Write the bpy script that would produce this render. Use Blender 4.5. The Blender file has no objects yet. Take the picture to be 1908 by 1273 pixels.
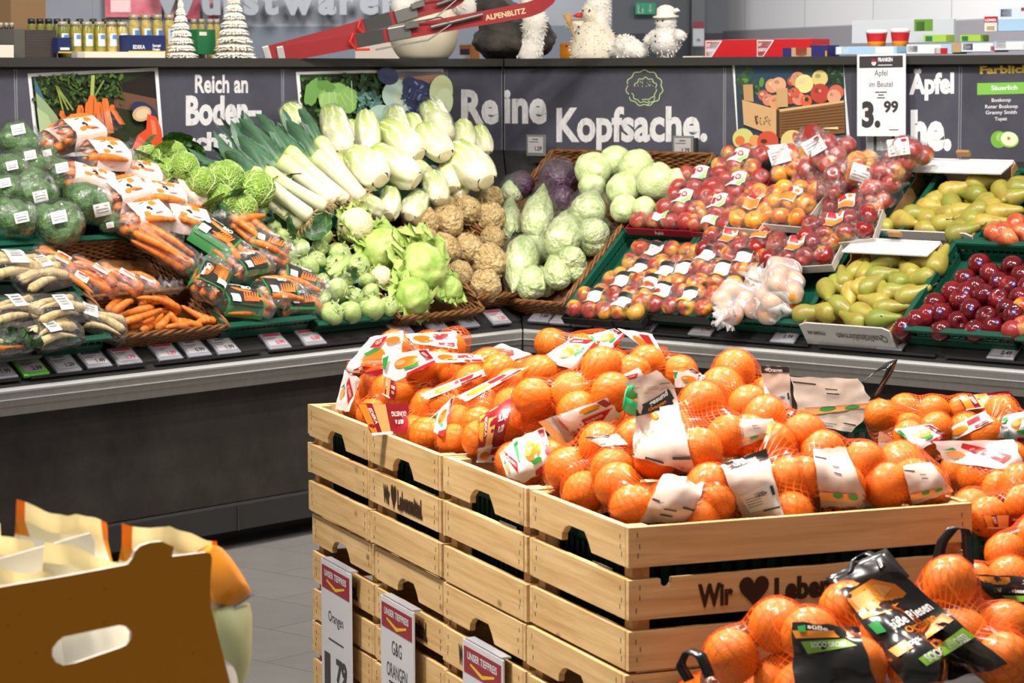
import bpy, bmesh, math, random
import numpy as np
from mathutils import Vector, Matrix, noise
random.seed(7); RS=np.random.RandomState(7)
scn=bpy.context.scene; COL=scn.collection
PI=math.pi
# ---------------------------------------------------------------- camera numbers
F_PX,PITCH,ROLL,CAM_H=4884.2,.1025,.0032,1.5885
CX,CY=954.0,636.5
CAMPOS=Vector((0,0,CAM_H))
def ray(px,py):
    X=px-CX;Y=-(py-CY);c,s=math.cos(ROLL),math.sin(ROLL)
    X,Y=c*X+s*Y,-s*X+c*Y
    cp,sp=math.cos(PITCH),math.sin(PITCH)
    return Vector((X/F_PX,cp+(Y/F_PX)*sp,-sp+(Y/F_PX)*cp))
def hit(px,py,p0,n):
    d=ray(px,py); return CAMPOS+d*((p0-CAMPOS).dot(n)/d.dot(n))
def hitz(px,py,z): return hit(px,py,Vector((0,0,z)),Vector((0,0,1)))
def hity(px,py,y): return hit(px,py,Vector((0,y,0)),Vector((0,1,0)))
# ---------------------------------------------------------------- the corner counter: two wings at a right angle
CORNER=Vector((.0392,9.6444,0)); DL=Vector((-.66002,-.75125,0)); DR=Vector((.75125,-.66002,0)); UP=Vector((0,0,1))
SL=.78; Z0=.65
def front(side): return DR if side=='l' else DL            # towards the aisle
def along(side): return DL if side=='l' else DR
def wn(side): return (front(side)*SL+UP).normalized()
def wt(side): return (UP*SL-front(side)).normalized()      # up the slope
def wx(side): return -DL if side=='l' else DR               # to the right as a shopper sees it
def wmat(side): return Matrix((wx(side),wt(side),wn(side))).transposed()
def at(side,px,py,h=0.0):
    n=wn(side); return hit(px,py,CORNER+UP*Z0+n*h,n)
def us(side,P,h=0.0):
    q=P-wn(side)*h-CORNER; return q.dot(along(side)),-q.dot(front(side))
def pos(side,u,s,h=0.0): return CORNER+along(side)*u-front(side)*s+UP*(Z0+SL*s)+wn(side)*h
def hitb(side,px,py,s=.795): return hit(px,py,CORNER-front(side)*s,front(side))
# ---------------------------------------------------------------- materials
def lin(h):
    if isinstance(h,(tuple,list)): return tuple(h[:3])
    h=h.lstrip('#'); v=[int(h[i:i+2],16)/255 for i in (0,2,4)]
    return tuple(c/12.92 if c<=.04045 else ((c+.055)/1.055)**2.4 for c in v)
MATS={}
class N:
    def __init__(s,name):
        m=bpy.data.materials.new(name); m.use_nodes=True; s.m=m; s.t=m.node_tree; s.n=s.t.nodes; s.l=s.t.links
        s.b=s.n['Principled BSDF']; s.o=s.n['Material Output']; s._co=None
    def add(s,t,**k):
        x=s.n.new(t)
        for a,b in k.items(): setattr(x,a,b)
        return x
    def co(s,which='Object'):
        if s._co is None: s._co=s.add('ShaderNodeTexCoord')
        return s._co.outputs[which]
    def link(s,a,b): s.l.new(a,b)
    def noise(s,scale,detail=3,rough=.55,vec=None,dist=0):
        x=s.add('ShaderNodeTexNoise'); x.inputs['Scale'].default_value=scale; x.inputs['Detail'].default_value=detail
        x.inputs['Roughness'].default_value=rough; x.inputs['Distortion'].default_value=dist
        s.link(vec if vec is not None else s.co(),x.inputs['Vector']); return x.outputs['Fac']
    def vor(s,scale,feature='F1',vec=None,out='Distance'):
        x=s.add('ShaderNodeTexVoronoi',feature=feature); x.inputs['Scale'].default_value=scale
        s.link(vec if vec is not None else s.co(),x.inputs['Vector']); return x.outputs[out]
    def wave(s,scale,dist=3,dscale=1.5,vec=None,axis='X',typ='BANDS'):
        x=s.add('ShaderNodeTexWave',wave_type=typ)
        if typ=='BANDS': x.bands_direction=axis
        else: x.rings_direction=axis
        x.inputs['Scale'].default_value=scale; x.inputs['Distortion'].default_value=dist; x.inputs['Detail Scale'].default_value=dscale
        s.link(vec if vec is not None else s.co(),x.inputs['Vector']); return x.outputs['Fac']
    def mapv(s,scale=(1,1,1),rot=(0,0,0),vec=None):
        x=s.add('ShaderNodeMapping'); x.inputs['Scale'].default_value=scale; x.inputs['Rotation'].default_value=rot
        s.link(vec if vec is not None else s.co(),x.inputs['Vector']); return x.outputs[0]
    def ramp(s,fac,stops,interp='LINEAR'):
        x=s.add('ShaderNodeValToRGB'); cr=x.color_ramp; cr.interpolation=interp
        while len(cr.elements)<len(stops): cr.elements.new(.5)
        for e,(p,c) in zip(cr.elements,stops): e.position=p; e.color=(*lin(c),1)
        s.link(fac,x.inputs[0]); return x.outputs[0]
    def rng(s,fac,a,b,c=0,d=1):
        x=s.add('ShaderNodeMapRange'); 
        for i,v in enumerate((a,b,c,d)): x.inputs[i+1].default_value=v
        s.link(fac,x.inputs[0]); return x.outputs[0]
    def math(s,op,a,b=None):
        x=s.add('ShaderNodeMath',operation=op)
        for i,v in enumerate((a,b)):
            if v is None: continue
            if isinstance(v,(int,float)): x.inputs[i].default_value=v
            else: s.link(v,x.inputs[i])
        return x.outputs[0]
    def mix(s,fac,a,b,mode='MIX'):
        x=s.add('ShaderNodeMix',data_type='RGBA',blend_type=mode)
        for sock,v in ((x.inputs[0],fac),(x.inputs[6],a),(x.inputs[7],b)):
            if isinstance(v,(int,float)): sock.default_value=v
            elif isinstance(v,(str,tuple)): sock.default_value=(*lin(v),1)
            else: s.link(v,sock)
        return x.outputs[2]
    def rand(s): 
        x=s.add('ShaderNodeObjectInfo'); return x.outputs['Random']
    def sep(s,vec=None):
        x=s.add('ShaderNodeSeparateXYZ'); s.link(vec if vec is not None else s.co(),x.inputs[0]); return x.outputs
    def color(s,c):
        if isinstance(c,(str,tuple)): s.b.inputs['Base Color'].default_value=(*lin(c),1)
        else: s.link(c,s.b.inputs['Base Color'])
        return s
    def set(s,rough=.5,spec=.5,metal=0,coat=0,sss=0,trans=0):
        i=s.b.inputs
        i['Roughness'].default_value=rough; i['Specular IOR Level'].default_value=spec; i['Metallic'].default_value=metal
        i['Coat Weight'].default_value=coat; i['Coat Roughness'].default_value=.08
        if sss: i['Subsurface Weight'].default_value=sss; i['Subsurface Radius'].default_value=(.01,.006,.003); i['Subsurface Scale'].default_value=.3
        return s
    def bump(s,h,strength=.3,dist=.002):
        x=s.add('ShaderNodeBump'); x.inputs['Strength'].default_value=strength; x.inputs['Distance'].default_value=dist
        s.link(h,x.inputs['Height']); s.link(x.outputs[0],s.b.inputs['Normal']); s.bn=x; return s
def M(name,col,rough=.5,spec=.5,metal=0,coat=0,var=None,bump=None,rnd=0):
    if name in MATS: return MATS[name]
    k=N(name); c=lin(col)
    out=None
    if var:  # (scale, second colour)
        out=k.mix(k.rng(k.noise(var[0],4),.35,.65),col,var[1])
    if rnd:
        v=k.rng(k.rand(),0,1,1-rnd,1+rnd); h=k.add('ShaderNodeHueSaturation'); k.link(v,h.inputs['Value'])
        if out is not None: k.link(out,h.inputs['Color'])
        else: h.inputs['Color'].default_value=(*c,1)
        out=h.outputs[0]
    k.color(out if out is not None else col).set(rough,spec,metal,coat)
    if bump: k.bump(k.noise(bump[0],4),bump[1],bump[2] if len(bump)>2 else .002)
    MATS[name]=k.m; return k.m
def film(name,tint='#ffffff',opac=.08,gloss=.25,wr=60,haze=None):
    """clear wrapping film: see-through sheet with creased gloss"""
    if name in MATS: return MATS[name]
    k=N(name); k.n.remove(k.b)
    tr=k.add('ShaderNodeBsdfTransparent'); tr.inputs[0].default_value=(*lin(tint),1)
    gl=k.add('ShaderNodeBsdfGlossy'); gl.inputs['Roughness'].default_value=.10
    di=k.add('ShaderNodeBsdfDiffuse'); di.inputs[0].default_value=(*lin(haze or '#f4f2f0'),1)
    bp=k.add('ShaderNodeBump'); bp.inputs['Strength'].default_value=.9; bp.inputs['Distance'].default_value=.006
    k.link(k.noise(wr,3,.6,dist=1.2),bp.inputs['Height'])
    k.link(bp.outputs[0],gl.inputs['Normal'])
    fr=k.add('ShaderNodeFresnel'); fr.inputs['IOR'].default_value=1.35; k.link(bp.outputs[0],fr.inputs['Normal'])
    f=k.math('MINIMUM',k.math('ADD',k.math('MULTIPLY',fr.outputs[0],gloss*1.5),gloss*.22),.30)
    hz=k.math('MULTIPLY',k.rng(k.noise(wr*.6,3,.6,dist=1.5),.52,.75),opac*3)
    hz=k.math('ADD',hz,opac*.25)
    m1=k.add('ShaderNodeMixShader'); k.link(hz,m1.inputs[0]); k.link(tr.outputs[0],m1.inputs[1]); k.link(di.outputs[0],m1.inputs[2])
    m2=k.add('ShaderNodeMixShader'); k.link(f,m2.inputs[0]); k.link(m1.outputs[0],m2.inputs[1]); k.link(gl.outputs[0],m2.inputs[2])
    k.link(m2.outputs[0],k.o.inputs[0]); MATS[name]=k.m; return k.m
# ---------------------------------------------------------------- objects
def tag(o,label=None,cat=None,group=None,kind=None):
    if label: o['label']=label
    if cat: o['category']=cat
    if group: o['group']=group
    if kind: o['kind']=kind
    return o
def mesh(name,V,Fc,mats=(),mi=None,smooth=True):
    me=bpy.data.meshes.new(name)
    me.from_pydata([tuple(v) for v in V],[],[tuple(int(i) for i in f) for f in Fc])
    for m in (mats if isinstance(mats,(list,tuple)) else [mats]): me.materials.append(m)
    if mi is not None: me.polygons.foreach_set('material_index',np.asarray(mi,dtype=np.int32))
    me.polygons.foreach_set('use_smooth',np.full(len(me.polygons),bool(smooth)))
    me.update(); return me
def link(name,me,parent=None,M4=None):
    o=bpy.data.objects.new(name,me); COL.objects.link(o)
    if parent is not None: o.parent=parent
    if M4 is not None: o.matrix_basis=M4
    return o
def empty(name,loc=(0,0,0),R=None,scale=1):
    o=bpy.data.objects.new(name,None); COL.objects.link(o); o.empty_display_size=.03
    o.matrix_basis=TRS(loc,R,scale); return o
def TRS(loc,R=None,scale=1):
    m=Matrix.Translation(Vector(loc))
    if R is not None: m=m@R.to_4x4()
    if scale!=1: m=m@Matrix.Scale(scale,4)
    return m
def copy_tree(o,parent=None):
    c=o.copy(); COL.objects.link(c)
    if parent is not None:
        c.parent=parent; c.matrix_parent_inverse=o.matrix_parent_inverse.copy()
    for ch in o.children: copy_tree(ch,c)
    return c
def rotz(a): return Matrix.Rotation(a,3,'Z')
def rotx(a): return Matrix.Rotation(a,3,'X')
def roty(a): return Matrix.Rotation(a,3,'Y')
def rrot(): return (rotz(random.uniform(0,6.3))@rotx(random.uniform(0,6.3))@rotz(random.uniform(0,6.3)))
def look(axis,spin=0):
    """rotation whose Z axis points along axis"""
    q=Vector(axis).normalized().to_track_quat('Z','Y'); return q.to_matrix()@rotz(spin)
class MB:
    """collects boxes, tubes, lathes and sheets into one mesh"""
    def __init__(s,mats): s.V=[];s.F=[];s.I=[];s.mats=mats if isinstance(mats,(list,tuple)) else [mats]
    def raw(s,V,F,mi=0,R=None,loc=None):
        b=len(s.V)
        for v in V:
            v=Vector(v)
            if R is not None: v=R@v
            if loc is not None: v=v+Vector(loc)
            s.V.append(v)
        for f in F: s.F.append([i+b for i in f]); s.I.append(mi)
        return s
    def box(s,c,d,R=None,mi=0,bev=0):
        x,y,z=[k/2 for k in d]
        if bev:
            bm=bmesh.new(); bmesh.ops.create_cube(bm,size=1); bmesh.ops.scale(bm,vec=d,verts=bm.verts)
            bmesh.ops.bevel(bm,geom=list(bm.edges),offset=bev,segments=2,affect='EDGES',profile=.6)
            bm.verts.index_update(); V=[v.co.copy() for v in bm.verts]; Fc=[[v.index for v in f.verts] for f in bm.faces]; bm.free()
            return s.raw(V,Fc,mi,R,c)
        V=[(a*x,b*y,e*z) for a in(-1,1) for b in(-1,1) for e in(-1,1)]
        return s.raw(V,[(0,1,3,2),(4,6,7,5),(0,4,5,1),(2,3,7,6),(0,2,6,4),(1,5,7,3)],mi,R,c)
    def hexa(s,P,mi=0):
        """eight corners: bottom loop of 4 then top loop of 4"""
        return s.raw(P,[(3,2,1,0),(4,5,6,7),(0,1,5,4),(1,2,6,5),(2,3,7,6),(3,0,4,7)],mi)
    def tube(s,pts,rad,n=8,mi=0,cap=True,flat=1.0):
        pts=[Vector(p) for p in pts]; k=len(pts)
        rad=rad if isinstance(rad,(list,tuple,np.ndarray)) else [rad]*k
        V=[];t0=None;nv=None
        for i,p in enumerate(pts):
            t=(pts[min(i+1,k-1)]-pts[max(i-1,0)]).normalized()
            if nv is None:
                nv=t.orthogonal().normalized()
            else:
                nv=(nv-t*nv.dot(t)); nv=nv.normalized() if nv.length>1e-6 else t.orthogonal().normalized()
            bv=t.cross(nv)
            for j in range(n):
                a=2*PI*j/n; V.append(p+(nv*math.cos(a)+bv*math.sin(a)*flat)*rad[i])
        Fc=[(i*n+j,i*n+(j+1)%n,(i+1)*n+(j+1)%n,(i+1)*n+j) for i in range(k-1) for j in range(n)]
        if cap: Fc+= [tuple(reversed(range(n))),tuple(range((k-1)*n,k*n))]
        return s.raw(V,Fc,mi)
    def lathe(s,prof,n=20,mi=0,R=None,loc=None,mis=None):
        """profile of (radius,z)"""
        V=[];k=len(prof);Fc=[]
        for r,z in prof:
            for j in range(n): a=2*PI*j/n; V.append((r*math.cos(a),r*math.sin(a),z))
        b=len(s.F)
        Fc=[(i*n+j,i*n+(j+1)%n,(i+1)*n+(j+1)%n,(i+1)*n+j) for i in range(k-1) for j in range(n)]
        Fc+=[tuple(reversed(range(n))),tuple(range((k-1)*n,k*n))]
        s.raw(V,Fc,mi,R,loc)
        if mis:
            for i in range(k-1):
                for j in range(n): s.I[b+i*n+j]=mis[i]
        return s
    def grid(s,P,nu,nv,mi=0,closed=False):
        """P: list of nu*nv points, row major"""
        Fc=[]
        for i in range(nu-1):
            for j in range(nv if closed else nv-1):
                Fc.append((i*nv+j,i*nv+(j+1)%nv,(i+1)*nv+(j+1)%nv,(i+1)*nv+j))
        return s.raw(P,Fc,mi)
    def prism(s,poly,ax0,ax1,org,nrm,th,mi=0):
        """2-D outline extruded along nrm by th"""
        n=len(poly);A=[Vector(org)+ax0*x+ax1*y for x,y in poly];B=[p+nrm*th for p in A]
        return s.raw(A+B,[tuple(reversed(range(n))),tuple(range(n,2*n))]+[(i,(i+1)%n,n+(i+1)%n,n+i) for i in range(n)],mi)
    def data(s,name,smooth=False): return mesh(name,s.V,s.F,s.mats,s.I,smooth)
    def build(s,name,parent=None,smooth=False,M4=None): return link(name,s.data(name,smooth),parent,M4)
def fix_normals(me):
    bm=bmesh.new(); bm.from_mesh(me); bmesh.ops.recalc_face_normals(bm,faces=bm.faces); bm.to_mesh(me); bm.free(); return me
def autosmooth(o,deg=35):
    me=o.data; bm=bmesh.new(); bm.from_mesh(me)
    bmesh.ops.remove_doubles(bm,verts=bm.verts,dist=1e-5)
    for f in bm.faces: f.smooth=True
    for e in bm.edges:
        e.smooth=not(len(e.link_faces)==2 and e.calc_face_angle(0)>math.radians(deg))
    bm.to_mesh(me); bm.free(); return o
# ---------------------------------------------------------------- lettering
_TXT={}
def text2d(s,bold=.0,sub=False,space=1.0):
    """text as 2-D triangles, cap height about 1, starting at x=0"""
    key=(s,bold,space)
    if key in _TXT: return _TXT[key]
    cu=bpy.data.curves.new('lettering','FONT'); cu.body=s; cu.size=1.0; cu.offset=bold; cu.resolution_u=3; cu.space_character=space
    o=bpy.data.objects.new('lettering',cu); COL.objects.link(o)
    bpy.context.view_layer.update()
    me=bpy.data.meshes.new_from_object(o.evaluated_get(bpy.context.evaluated_depsgraph_get()))
    V=[(v.co.x,v.co.y) for v in me.vertices]; Fc=[tuple(p.vertices) for p in me.polygons]
    bpy.data.objects.remove(o); bpy.data.curves.remove(cu); bpy.data.meshes.remove(me)
    if not V: V=[(0,0)]
    A=np.array(V); x0=A[:,0].min(); A[:,0]-=x0
    _TXT[key]=(A,Fc); return _TXT[key]
CAP=.729
def text_on(mb,s,org,ax,ay,width=None,height=.02,bold=.02,mi=0,align='l',space=1.0):
    """lettering as flat faces: org baseline left, ax/ay unit vectors, height = cap height"""
    A,Fc=text2d(s,bold,space=space)
    w=A[:,0].max(); k=height/CAP; kx=width/w if width else k
    dx={'l':0,'c':-.5*w*kx,'r':-w*kx}[align]
    org=Vector(org)
    mb.raw([org+ax*(x*kx+dx)+ay*(y*k) for x,y in A],Fc,mi)
# ================================================================ camera, light
cam=bpy.data.cameras.new('camera'); cam.sensor_width=36; cam.lens=F_PX/1908*36; cam.clip_end=80
co=bpy.data.objects.new('camera',cam); COL.objects.link(co); scn.camera=co
cp,sp=math.cos(PITCH),math.sin(PITCH)
fwd=Vector((0,cp,-sp)); upv=Vector((0,sp,cp)); rgt=Vector((1,0,0))
cr_,sr_=math.cos(ROLL),math.sin(ROLL)
r2=rgt*cr_-upv*(-sr_)*-1; u2=rgt*sr_*1+upv*cr_
# image x axis = cos*X + sin... solved so that the camera rolls by ROLL
r2=rgt*cr_+upv*(-sr_); u2=rgt*sr_+upv*cr_
co.matrix_world=Matrix(((r2.x,u2.x,-fwd.x,0),(r2.y,u2.y,-fwd.y,0),(r2.z,u2.z,-fwd.z,CAM_H),(0,0,0,1)))
cam.dof.use_dof=True; cam.dof.focus_distance=6.0; cam.dof.aperture_fstop=15.0
vs=scn.view_settings; vs.view_transform='Standard'; vs.look='None'; vs.exposure=0.0; vs.gamma=1.0; vs.use_curve_mapping=False
w=bpy.data.worlds.new('store_light'); scn.world=w; w.use_nodes=True
w.node_tree.nodes['Background'].inputs[0].default_value=(1,.97,.94,1); w.node_tree.nodes['Background'].inputs[1].default_value=.27
def area(name,loc,target,size,power,col=(1,.95,.88),spread=PI*.75):
    l=bpy.data.lights.new(name,'AREA'); l.shape='DISK'; l.size=size; l.energy=power; l.color=col; l.spread=spread
    o=bpy.data.objects.new(name,l); COL.objects.link(o); o.location=loc
    o.rotation_euler=(Vector(target)-Vector(loc)).to_track_quat('-Z','Y').to_euler(); return o
for x,y,tx,ty,p in [(-2.3,6.2,-1.6,8.2,95),(-1.2,7.1,-1.0,8.7,66),(-.3,7.6,-.3,9.5,60),(.6,7.6,.4,9.6,60),(1.5,7.0,1.2,9.1,60),(2.3,6.4,1.7,8.6,60)]:
    area('ceiling_spot',(x,y,3.3),(tx,ty,.95),.16,p*.27,spread=PI*.55)
for x,y,tx,ty,p in [(-.2,5.6,.1,4.9,45),(1.0,5.0,.6,4.3,55),(.2,3.4,.45,4.2,12),(-.6,3.9,-.75,3.0,55),(-1.0,4.2,.1,4.7,60)]:  # last spot is an added light, brightening the left side of the pine crates
    area('ceiling_spot',(x,y,3.3),(tx,ty,.9),.2,p*.75,spread=PI*.6)
for x,y in [(-3,13),(1.0,13.0),(3.2,12.0),(-1,15)]:
    area('ceiling_panel',(x,y,3.6),(x,y+1.2,0),1.0,120,(1,.98,.95),spread=PI)
# ================================================================ setting
def struct(o): o['kind']='structure'; return o
k=N('grey floor tiles'); 
br=k.add('ShaderNodeTexBrick'); br.offset=.5; br.inputs['Scale'].default_value=1; br.inputs['Mortar Size'].default_value=.003; br.inputs['Brick Width'].default_value=.6; br.inputs['Row Height'].default_value=.3
k.link(k.mapv(rot=(0,0,.72)),br.inputs['Vector'])
br.inputs['Color1'].default_value=(*lin('#7f7b78'),1);br.inputs['Color2'].default_value=(*lin('#777371'),1);br.inputs['Mortar'].default_value=(*lin('#605d5b'),1)
k.color(k.mix(k.rng(k.noise(9,6),.3,.7,0,.5),br.outputs[0],'#6f6b69')).set(.42,.4).bump(k.noise(60,4),.08)
struct(MB(k.m).box((0,8,-.05),(16,26,.1)).build('floor'))
# back wall, left: grey with a dark band below
k=N('grey painted wall'); k.color(k.mix(k.rng(k.noise(2,3),.3,.7),'#83868d','#787b82')).set(.6,.3); wallgrey=k.m
mb=MB([wallgrey,M('dark band',"#565c66",.6),M('panel seam','#7c8088',.6)])
YB=17.0
zb=hity(600,49,YB).z
mb.box((-2.325,YB+.1,(zb+4)/2),(5.95,.2,4-zb),mi=0); mb.box((-2.325,YB+.1,zb/2),(5.95,.2,zb),mi=1)
for px in (598,175): mb.box((hity(px,20,YB).x,YB-.001,(zb+4)/2),(.012,.004,4-zb),mi=2)
struct(mb.build('wall_back'))
# right wall in large white tiles over a grey band
A=Vector((2.95,13.0,0)); B=Vector((1.385,18.9,0)); wd=(B-A).normalized(); wnv=Vector((-wd.y,wd.x,0))
if wnv.x>0: wnv=-wnv
k=N('white wall tiles'); br=k.add('ShaderNodeTexBrick'); br.offset=0; br.inputs['Scale'].default_value=1
br.inputs['Brick Width'].default_value=1.13; br.inputs['Row Height'].default_value=.33; br.inputs['Mortar Size'].default_value=.006
br.inputs['Color1'].default_value=(*lin('#d9d8da'),1);br.inputs['Color2'].default_value=(*lin('#d3d3d6'),1);br.inputs['Mortar'].default_value=(*lin('#a5a6ac'),1)
k.link(k.co('UV'),br.inputs['Vector']); k.color(br.outputs[0]).set(.35,.4); tiles=k.m
zt=hit(1500,52,A,wnv).z
mb=MB([tiles,M('grey wall band','#8e8b90',.6)])
Q=A-wd*3.0; E_=B
mb.raw([Q+UP*zt,E_+UP*zt,E_+UP*4,Q+UP*4],[(0,1,2,3)],0); mb.raw([Q,E_,E_+UP*zt,Q+UP*zt],[(0,1,2,3)],1)
mb.raw([E_,E_-wnv*.3,E_-wnv*.3+UP*4,E_+UP*4],[(0,1,2,3)],1)
o=struct(mb.build('wall_right')); me=o.data
uvl=me.uv_layers.new(name='UV')
for lp in me.loops:
    v=me.vertices[lp.vertex_index].co; uvl.data[lp.index].uv=((v-Q).dot(wd)-.35,v.z-zt)
# grey column at the end of the tiled wall and a recess wall behind
x0=hity(1140,60,18.5).x;x1=hity(1312,60,18.5).x
mb=MB([M('recess wall grey','#7e8289',.6),M('deep grey','#4b5058',.6)])  # recess wall paint: mid grey above, deep grey below
zc=hity(1240,62,18.5).z
mb.box(((x0+x1)/2+.3,18.62,(zc+4)/2),(1.8,.2,4-zc),mi=0); mb.box(((x0+x1)/2+.3,18.62,zc/2),(1.8,.2,zc),mi=1)
struct(mb.build('wall_recess'))
mb=MB([M('column grey','#74777d',.6)]); mb.box((hity(1299,50,18.2).x,18.2,2),(.09,.2,4)); struct(mb.build('trim_1'))
# ================================================================ counters
k=N('dark stone laminate'); k.color(k.mix(k.rng(k.noise(3,6,.7),.35,.7),'#2c2724','#443e39')).set(.55,.3); stone=k.m
black=M('black plastic','#2a2828',.42,.4); dark=M('dark grey lacquer','#363432',.5,.3); plinthm=M('plinth grey','#312f2e',.4,.4)
k=N('brushed aluminium'); k.color(k.mix(k.noise(40,3,vec=k.mapv((1,1,.05))),'#b8b5b0','#a29f9a')).set(.36,.5,.75); alu=k.m
alu2=M('pale aluminium','#d8d8d6',.3,.5,.5)
LU=3.6
def counter(side,label):
    t=empty('produce_counter',CORNER); tag(t,label,'display counter')
    fr=front(side);al=along(side);bk=-fr
    def P(u,s,z): return CORNER+al*u+bk*s+UP*z-CORNER   # local
    def extr(prof,u0,u1,mb,mi=0,mitre=True):
        # profile of (s,z) swept along the wing; the inner end is mitred on the diagonal (u=-s)
        n=len(prof); A=[P((-s if mitre else u0)+.004,s,z) for s,z in prof]; B=[P(u1,s,z) for s,z in prof]
        Fc=[(i,(i+1)%n,n+(i+1)%n,n+i) for i in range(n)]+[tuple(reversed(range(n))),tuple(range(n,2*n))]
        mb.raw(A+B,Fc,mi)
    mb=MB([stone]); extr([(.085,.16),(.085,.56),(.8,.56),(.8,.16)],0,LU,mb); mb.build('front_panel',t)
    mb=MB([plinthm]); extr([(.075,.065),(.07,.15),(.085,.157),(.5,.157),(.5,.065)],0,LU,mb)
    for u in (.35,1.37,2.4): mb.box(P(u,.068,.11),(.004,.004,.09))
    mb.build('plinth',t)
    mb=MB([black]); extr([(.22,0),(.22,.066),(.6,.066),(.6,0)],0,LU,mb); mb.build('foot',t)
    mb=MB([alu,alu2])
    extr([(0,.64),(-.006,.632),(-.006,.608),(.002,.602),(.004,.585),(.012,.578),(.014,.556),(.08,.556),(.08,.64)],0,LU,mb)
    extr([(-.004,.6405),(-.009,.634),(-.0065,.628),(0,.6405),(.01,.645)],0,LU,mb,1)
    extr([(-.008,.6085),(-.0085,.606),(0,.6025),(.004,.606)],0,LU,mb,1)
    o=mb.build('bumper_rail',t)
    mb=MB([black]); extr([(.004,.645),(.03,.662),(.03,.672),(.9,.65+SL*.9),(.9,.6),(.03,.6)],0,LU,mb)
    u=.3
    while u<LU: mb.box(P(u+.24,.017,.664),(.46,.012,.008),R=Matrix((al,bk,UP)).transposed()); u+=.5
    mb.build('tilted_deck',t)
    mb=MB([dark,black]); extr([(.802,.9),(.802,1.62),(.9,1.62),(.9,.9)],0,LU,mb,1)
    extr([(.76,1.611),(.76,1.642),(1.25,1.642),(1.25,1.611)],0,LU,mb,0)
    o=mb.build('top_shelf',t); 
    return t
counter('l','dark stone-fronted vegetable counter running along the left, with aluminium bumper rail')
counter('r','dark stone-fronted fruit counter running along the right, with aluminium bumper rail')
# ================================================================ printed panels
k=N('slate print'); k.color(k.mix(k.rng(k.noise(4,5,.65),.3,.75),'#42414d','#565561')).set(.5,.35); slate=k.m
k=N('chalk white print'); k.color(k.mix(k.rng(k.noise(60,4,.7,vec=k.mapv((1,1,.35))),.5,.8),'#dcdadb','#a9a7ab')).set(.6,.2); chalk=k.m
white=M('white print','#e6e6e8',.5,.3); grid_=M('panel joint','#85868f',.4)
class Pic:
    def __init__(s,side,d=.795,depth=0): s.side=side;s.d=d;s.mats=[];s.mb=MB(s.mats);s.k=1
    def mi(s,m):
        if isinstance(m,str): m=M('print '+m,m,.45,.35)
        if m not in s.mats: s.mats.append(m)
        return s.mats.index(m)
    def pt(s,px,py): return hitb(s.side,px,py,s.d)
    def poly(s,pts,m,lift=True):
        if lift: s.k+=1
        off=front(s.side)*(.00025*s.k)
        s.mb.raw([s.pt(*p)+off for p in pts],[tuple(range(len(pts)))],s.mi(m))
    def ell(s,cx,cy,rx,ry,m,rot=0,n=20,wob=0,lift=True):
        P=[]
        for i in range(n):
            a=-2*PI*i/n; w=1+wob*math.sin(5*a+cx)+wob*.6*math.sin(9*a+cy)
            x,y=rx*math.cos(a)*w,ry*math.sin(a)*w
            P.append((cx+x*math.cos(rot)-y*math.sin(rot),cy+x*math.sin(rot)+y*math.cos(rot)))
        s.poly(P,m,lift)
    def scatter(s,x0,y0,x1,y1,n,r,cols,asp=.5,clip=None):
        for i in range(n):
            x,y=random.uniform(x0,x1),random.uniform(y0,y1)
            if clip and not clip(x,y): continue
            rr=r*random.uniform(.5,1.2); s.ell(x,y,rr,rr*asp,random.choice(cols),random.uniform(0,3.1),8,lift=(i%6==0))
    def line(s,pts,wd,m):
        for (a,b) in zip(pts[:-1],pts[1:]):
            dx,dy=b[0]-a[0],b[1]-a[1];L=math.hypot(dx,dy) or 1;nx,ny=-dy/L*wd/2,dx/L*wd/2
            s.poly([(a[0]+nx,a[1]+ny),(b[0]+nx,b[1]+ny),(b[0]-nx,b[1]-ny),(a[0]-nx,a[1]-ny)],m,False)
    def text(s,st,xl,xr,yb,yt,m,bold=.03,slope=0):
        """lettering filling xl..xr, baseline yb, cap top yt (in the plane of the panel)"""
        s.k+=1; off=front(s.side)*(.00025*s.k)
        a=s.pt(xl,yb);b=s.pt(xr,yb+slope);c=s.pt(xl,yt)
        A,Fc=text2d(st,bold); w=A[:,0].max()
        s.mb.raw([a+(b-a)*(x/w)+(c-a)*(y/CAP)+off for x,y in A],Fc,s.mi(m))
    def build(s,name,parent): return s.mb.build(name,parent)
def panel(side,px0,px1,label,s=.795,extra=0,u0=None,u1=None):
    if u0 is None: u0=us(side,hitb(side,px0,200))[0]
    if u1 is None: u1=us(side,hitb(side,px1,200))[0]
    a,b=min(u0,u1),max(u0,u1)
    zt,zl=1.602,1.268
    al=along(side);fr=front(side);c=CORNER+al*((a+b)/2)-fr*s
    t=empty('sign_panel',(c.x,c.y,zl)); tag(t,label,'sign')
    mb=MB([slate,grid_]); R=Matrix((al,fr,UP)).transposed()
    mb.box(fr*-.003+UP*((zt-zl)/2),(b-a-.004,.006,zt-zl),R=R,mi=0)
    for e in (-1,1): mb.box(al*(e*((b-a)/2-.002))+Vector((0,0,(zt-zl)/2))+fr*-.0025,(.004,.006,zt-zl),R=R,mi=1)
    mb.build('board',t)
    t['org']=list(c); return t
def put(pic,name,t):
    o=pic.build(name,None); 
    inv=t.matrix_basis.inverted(); o.data.transform(inv); o.parent=t; return o
# far-left plain panel
panel('l',-160,29,'plain dark slate panel cut by the left edge of the photo')
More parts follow.
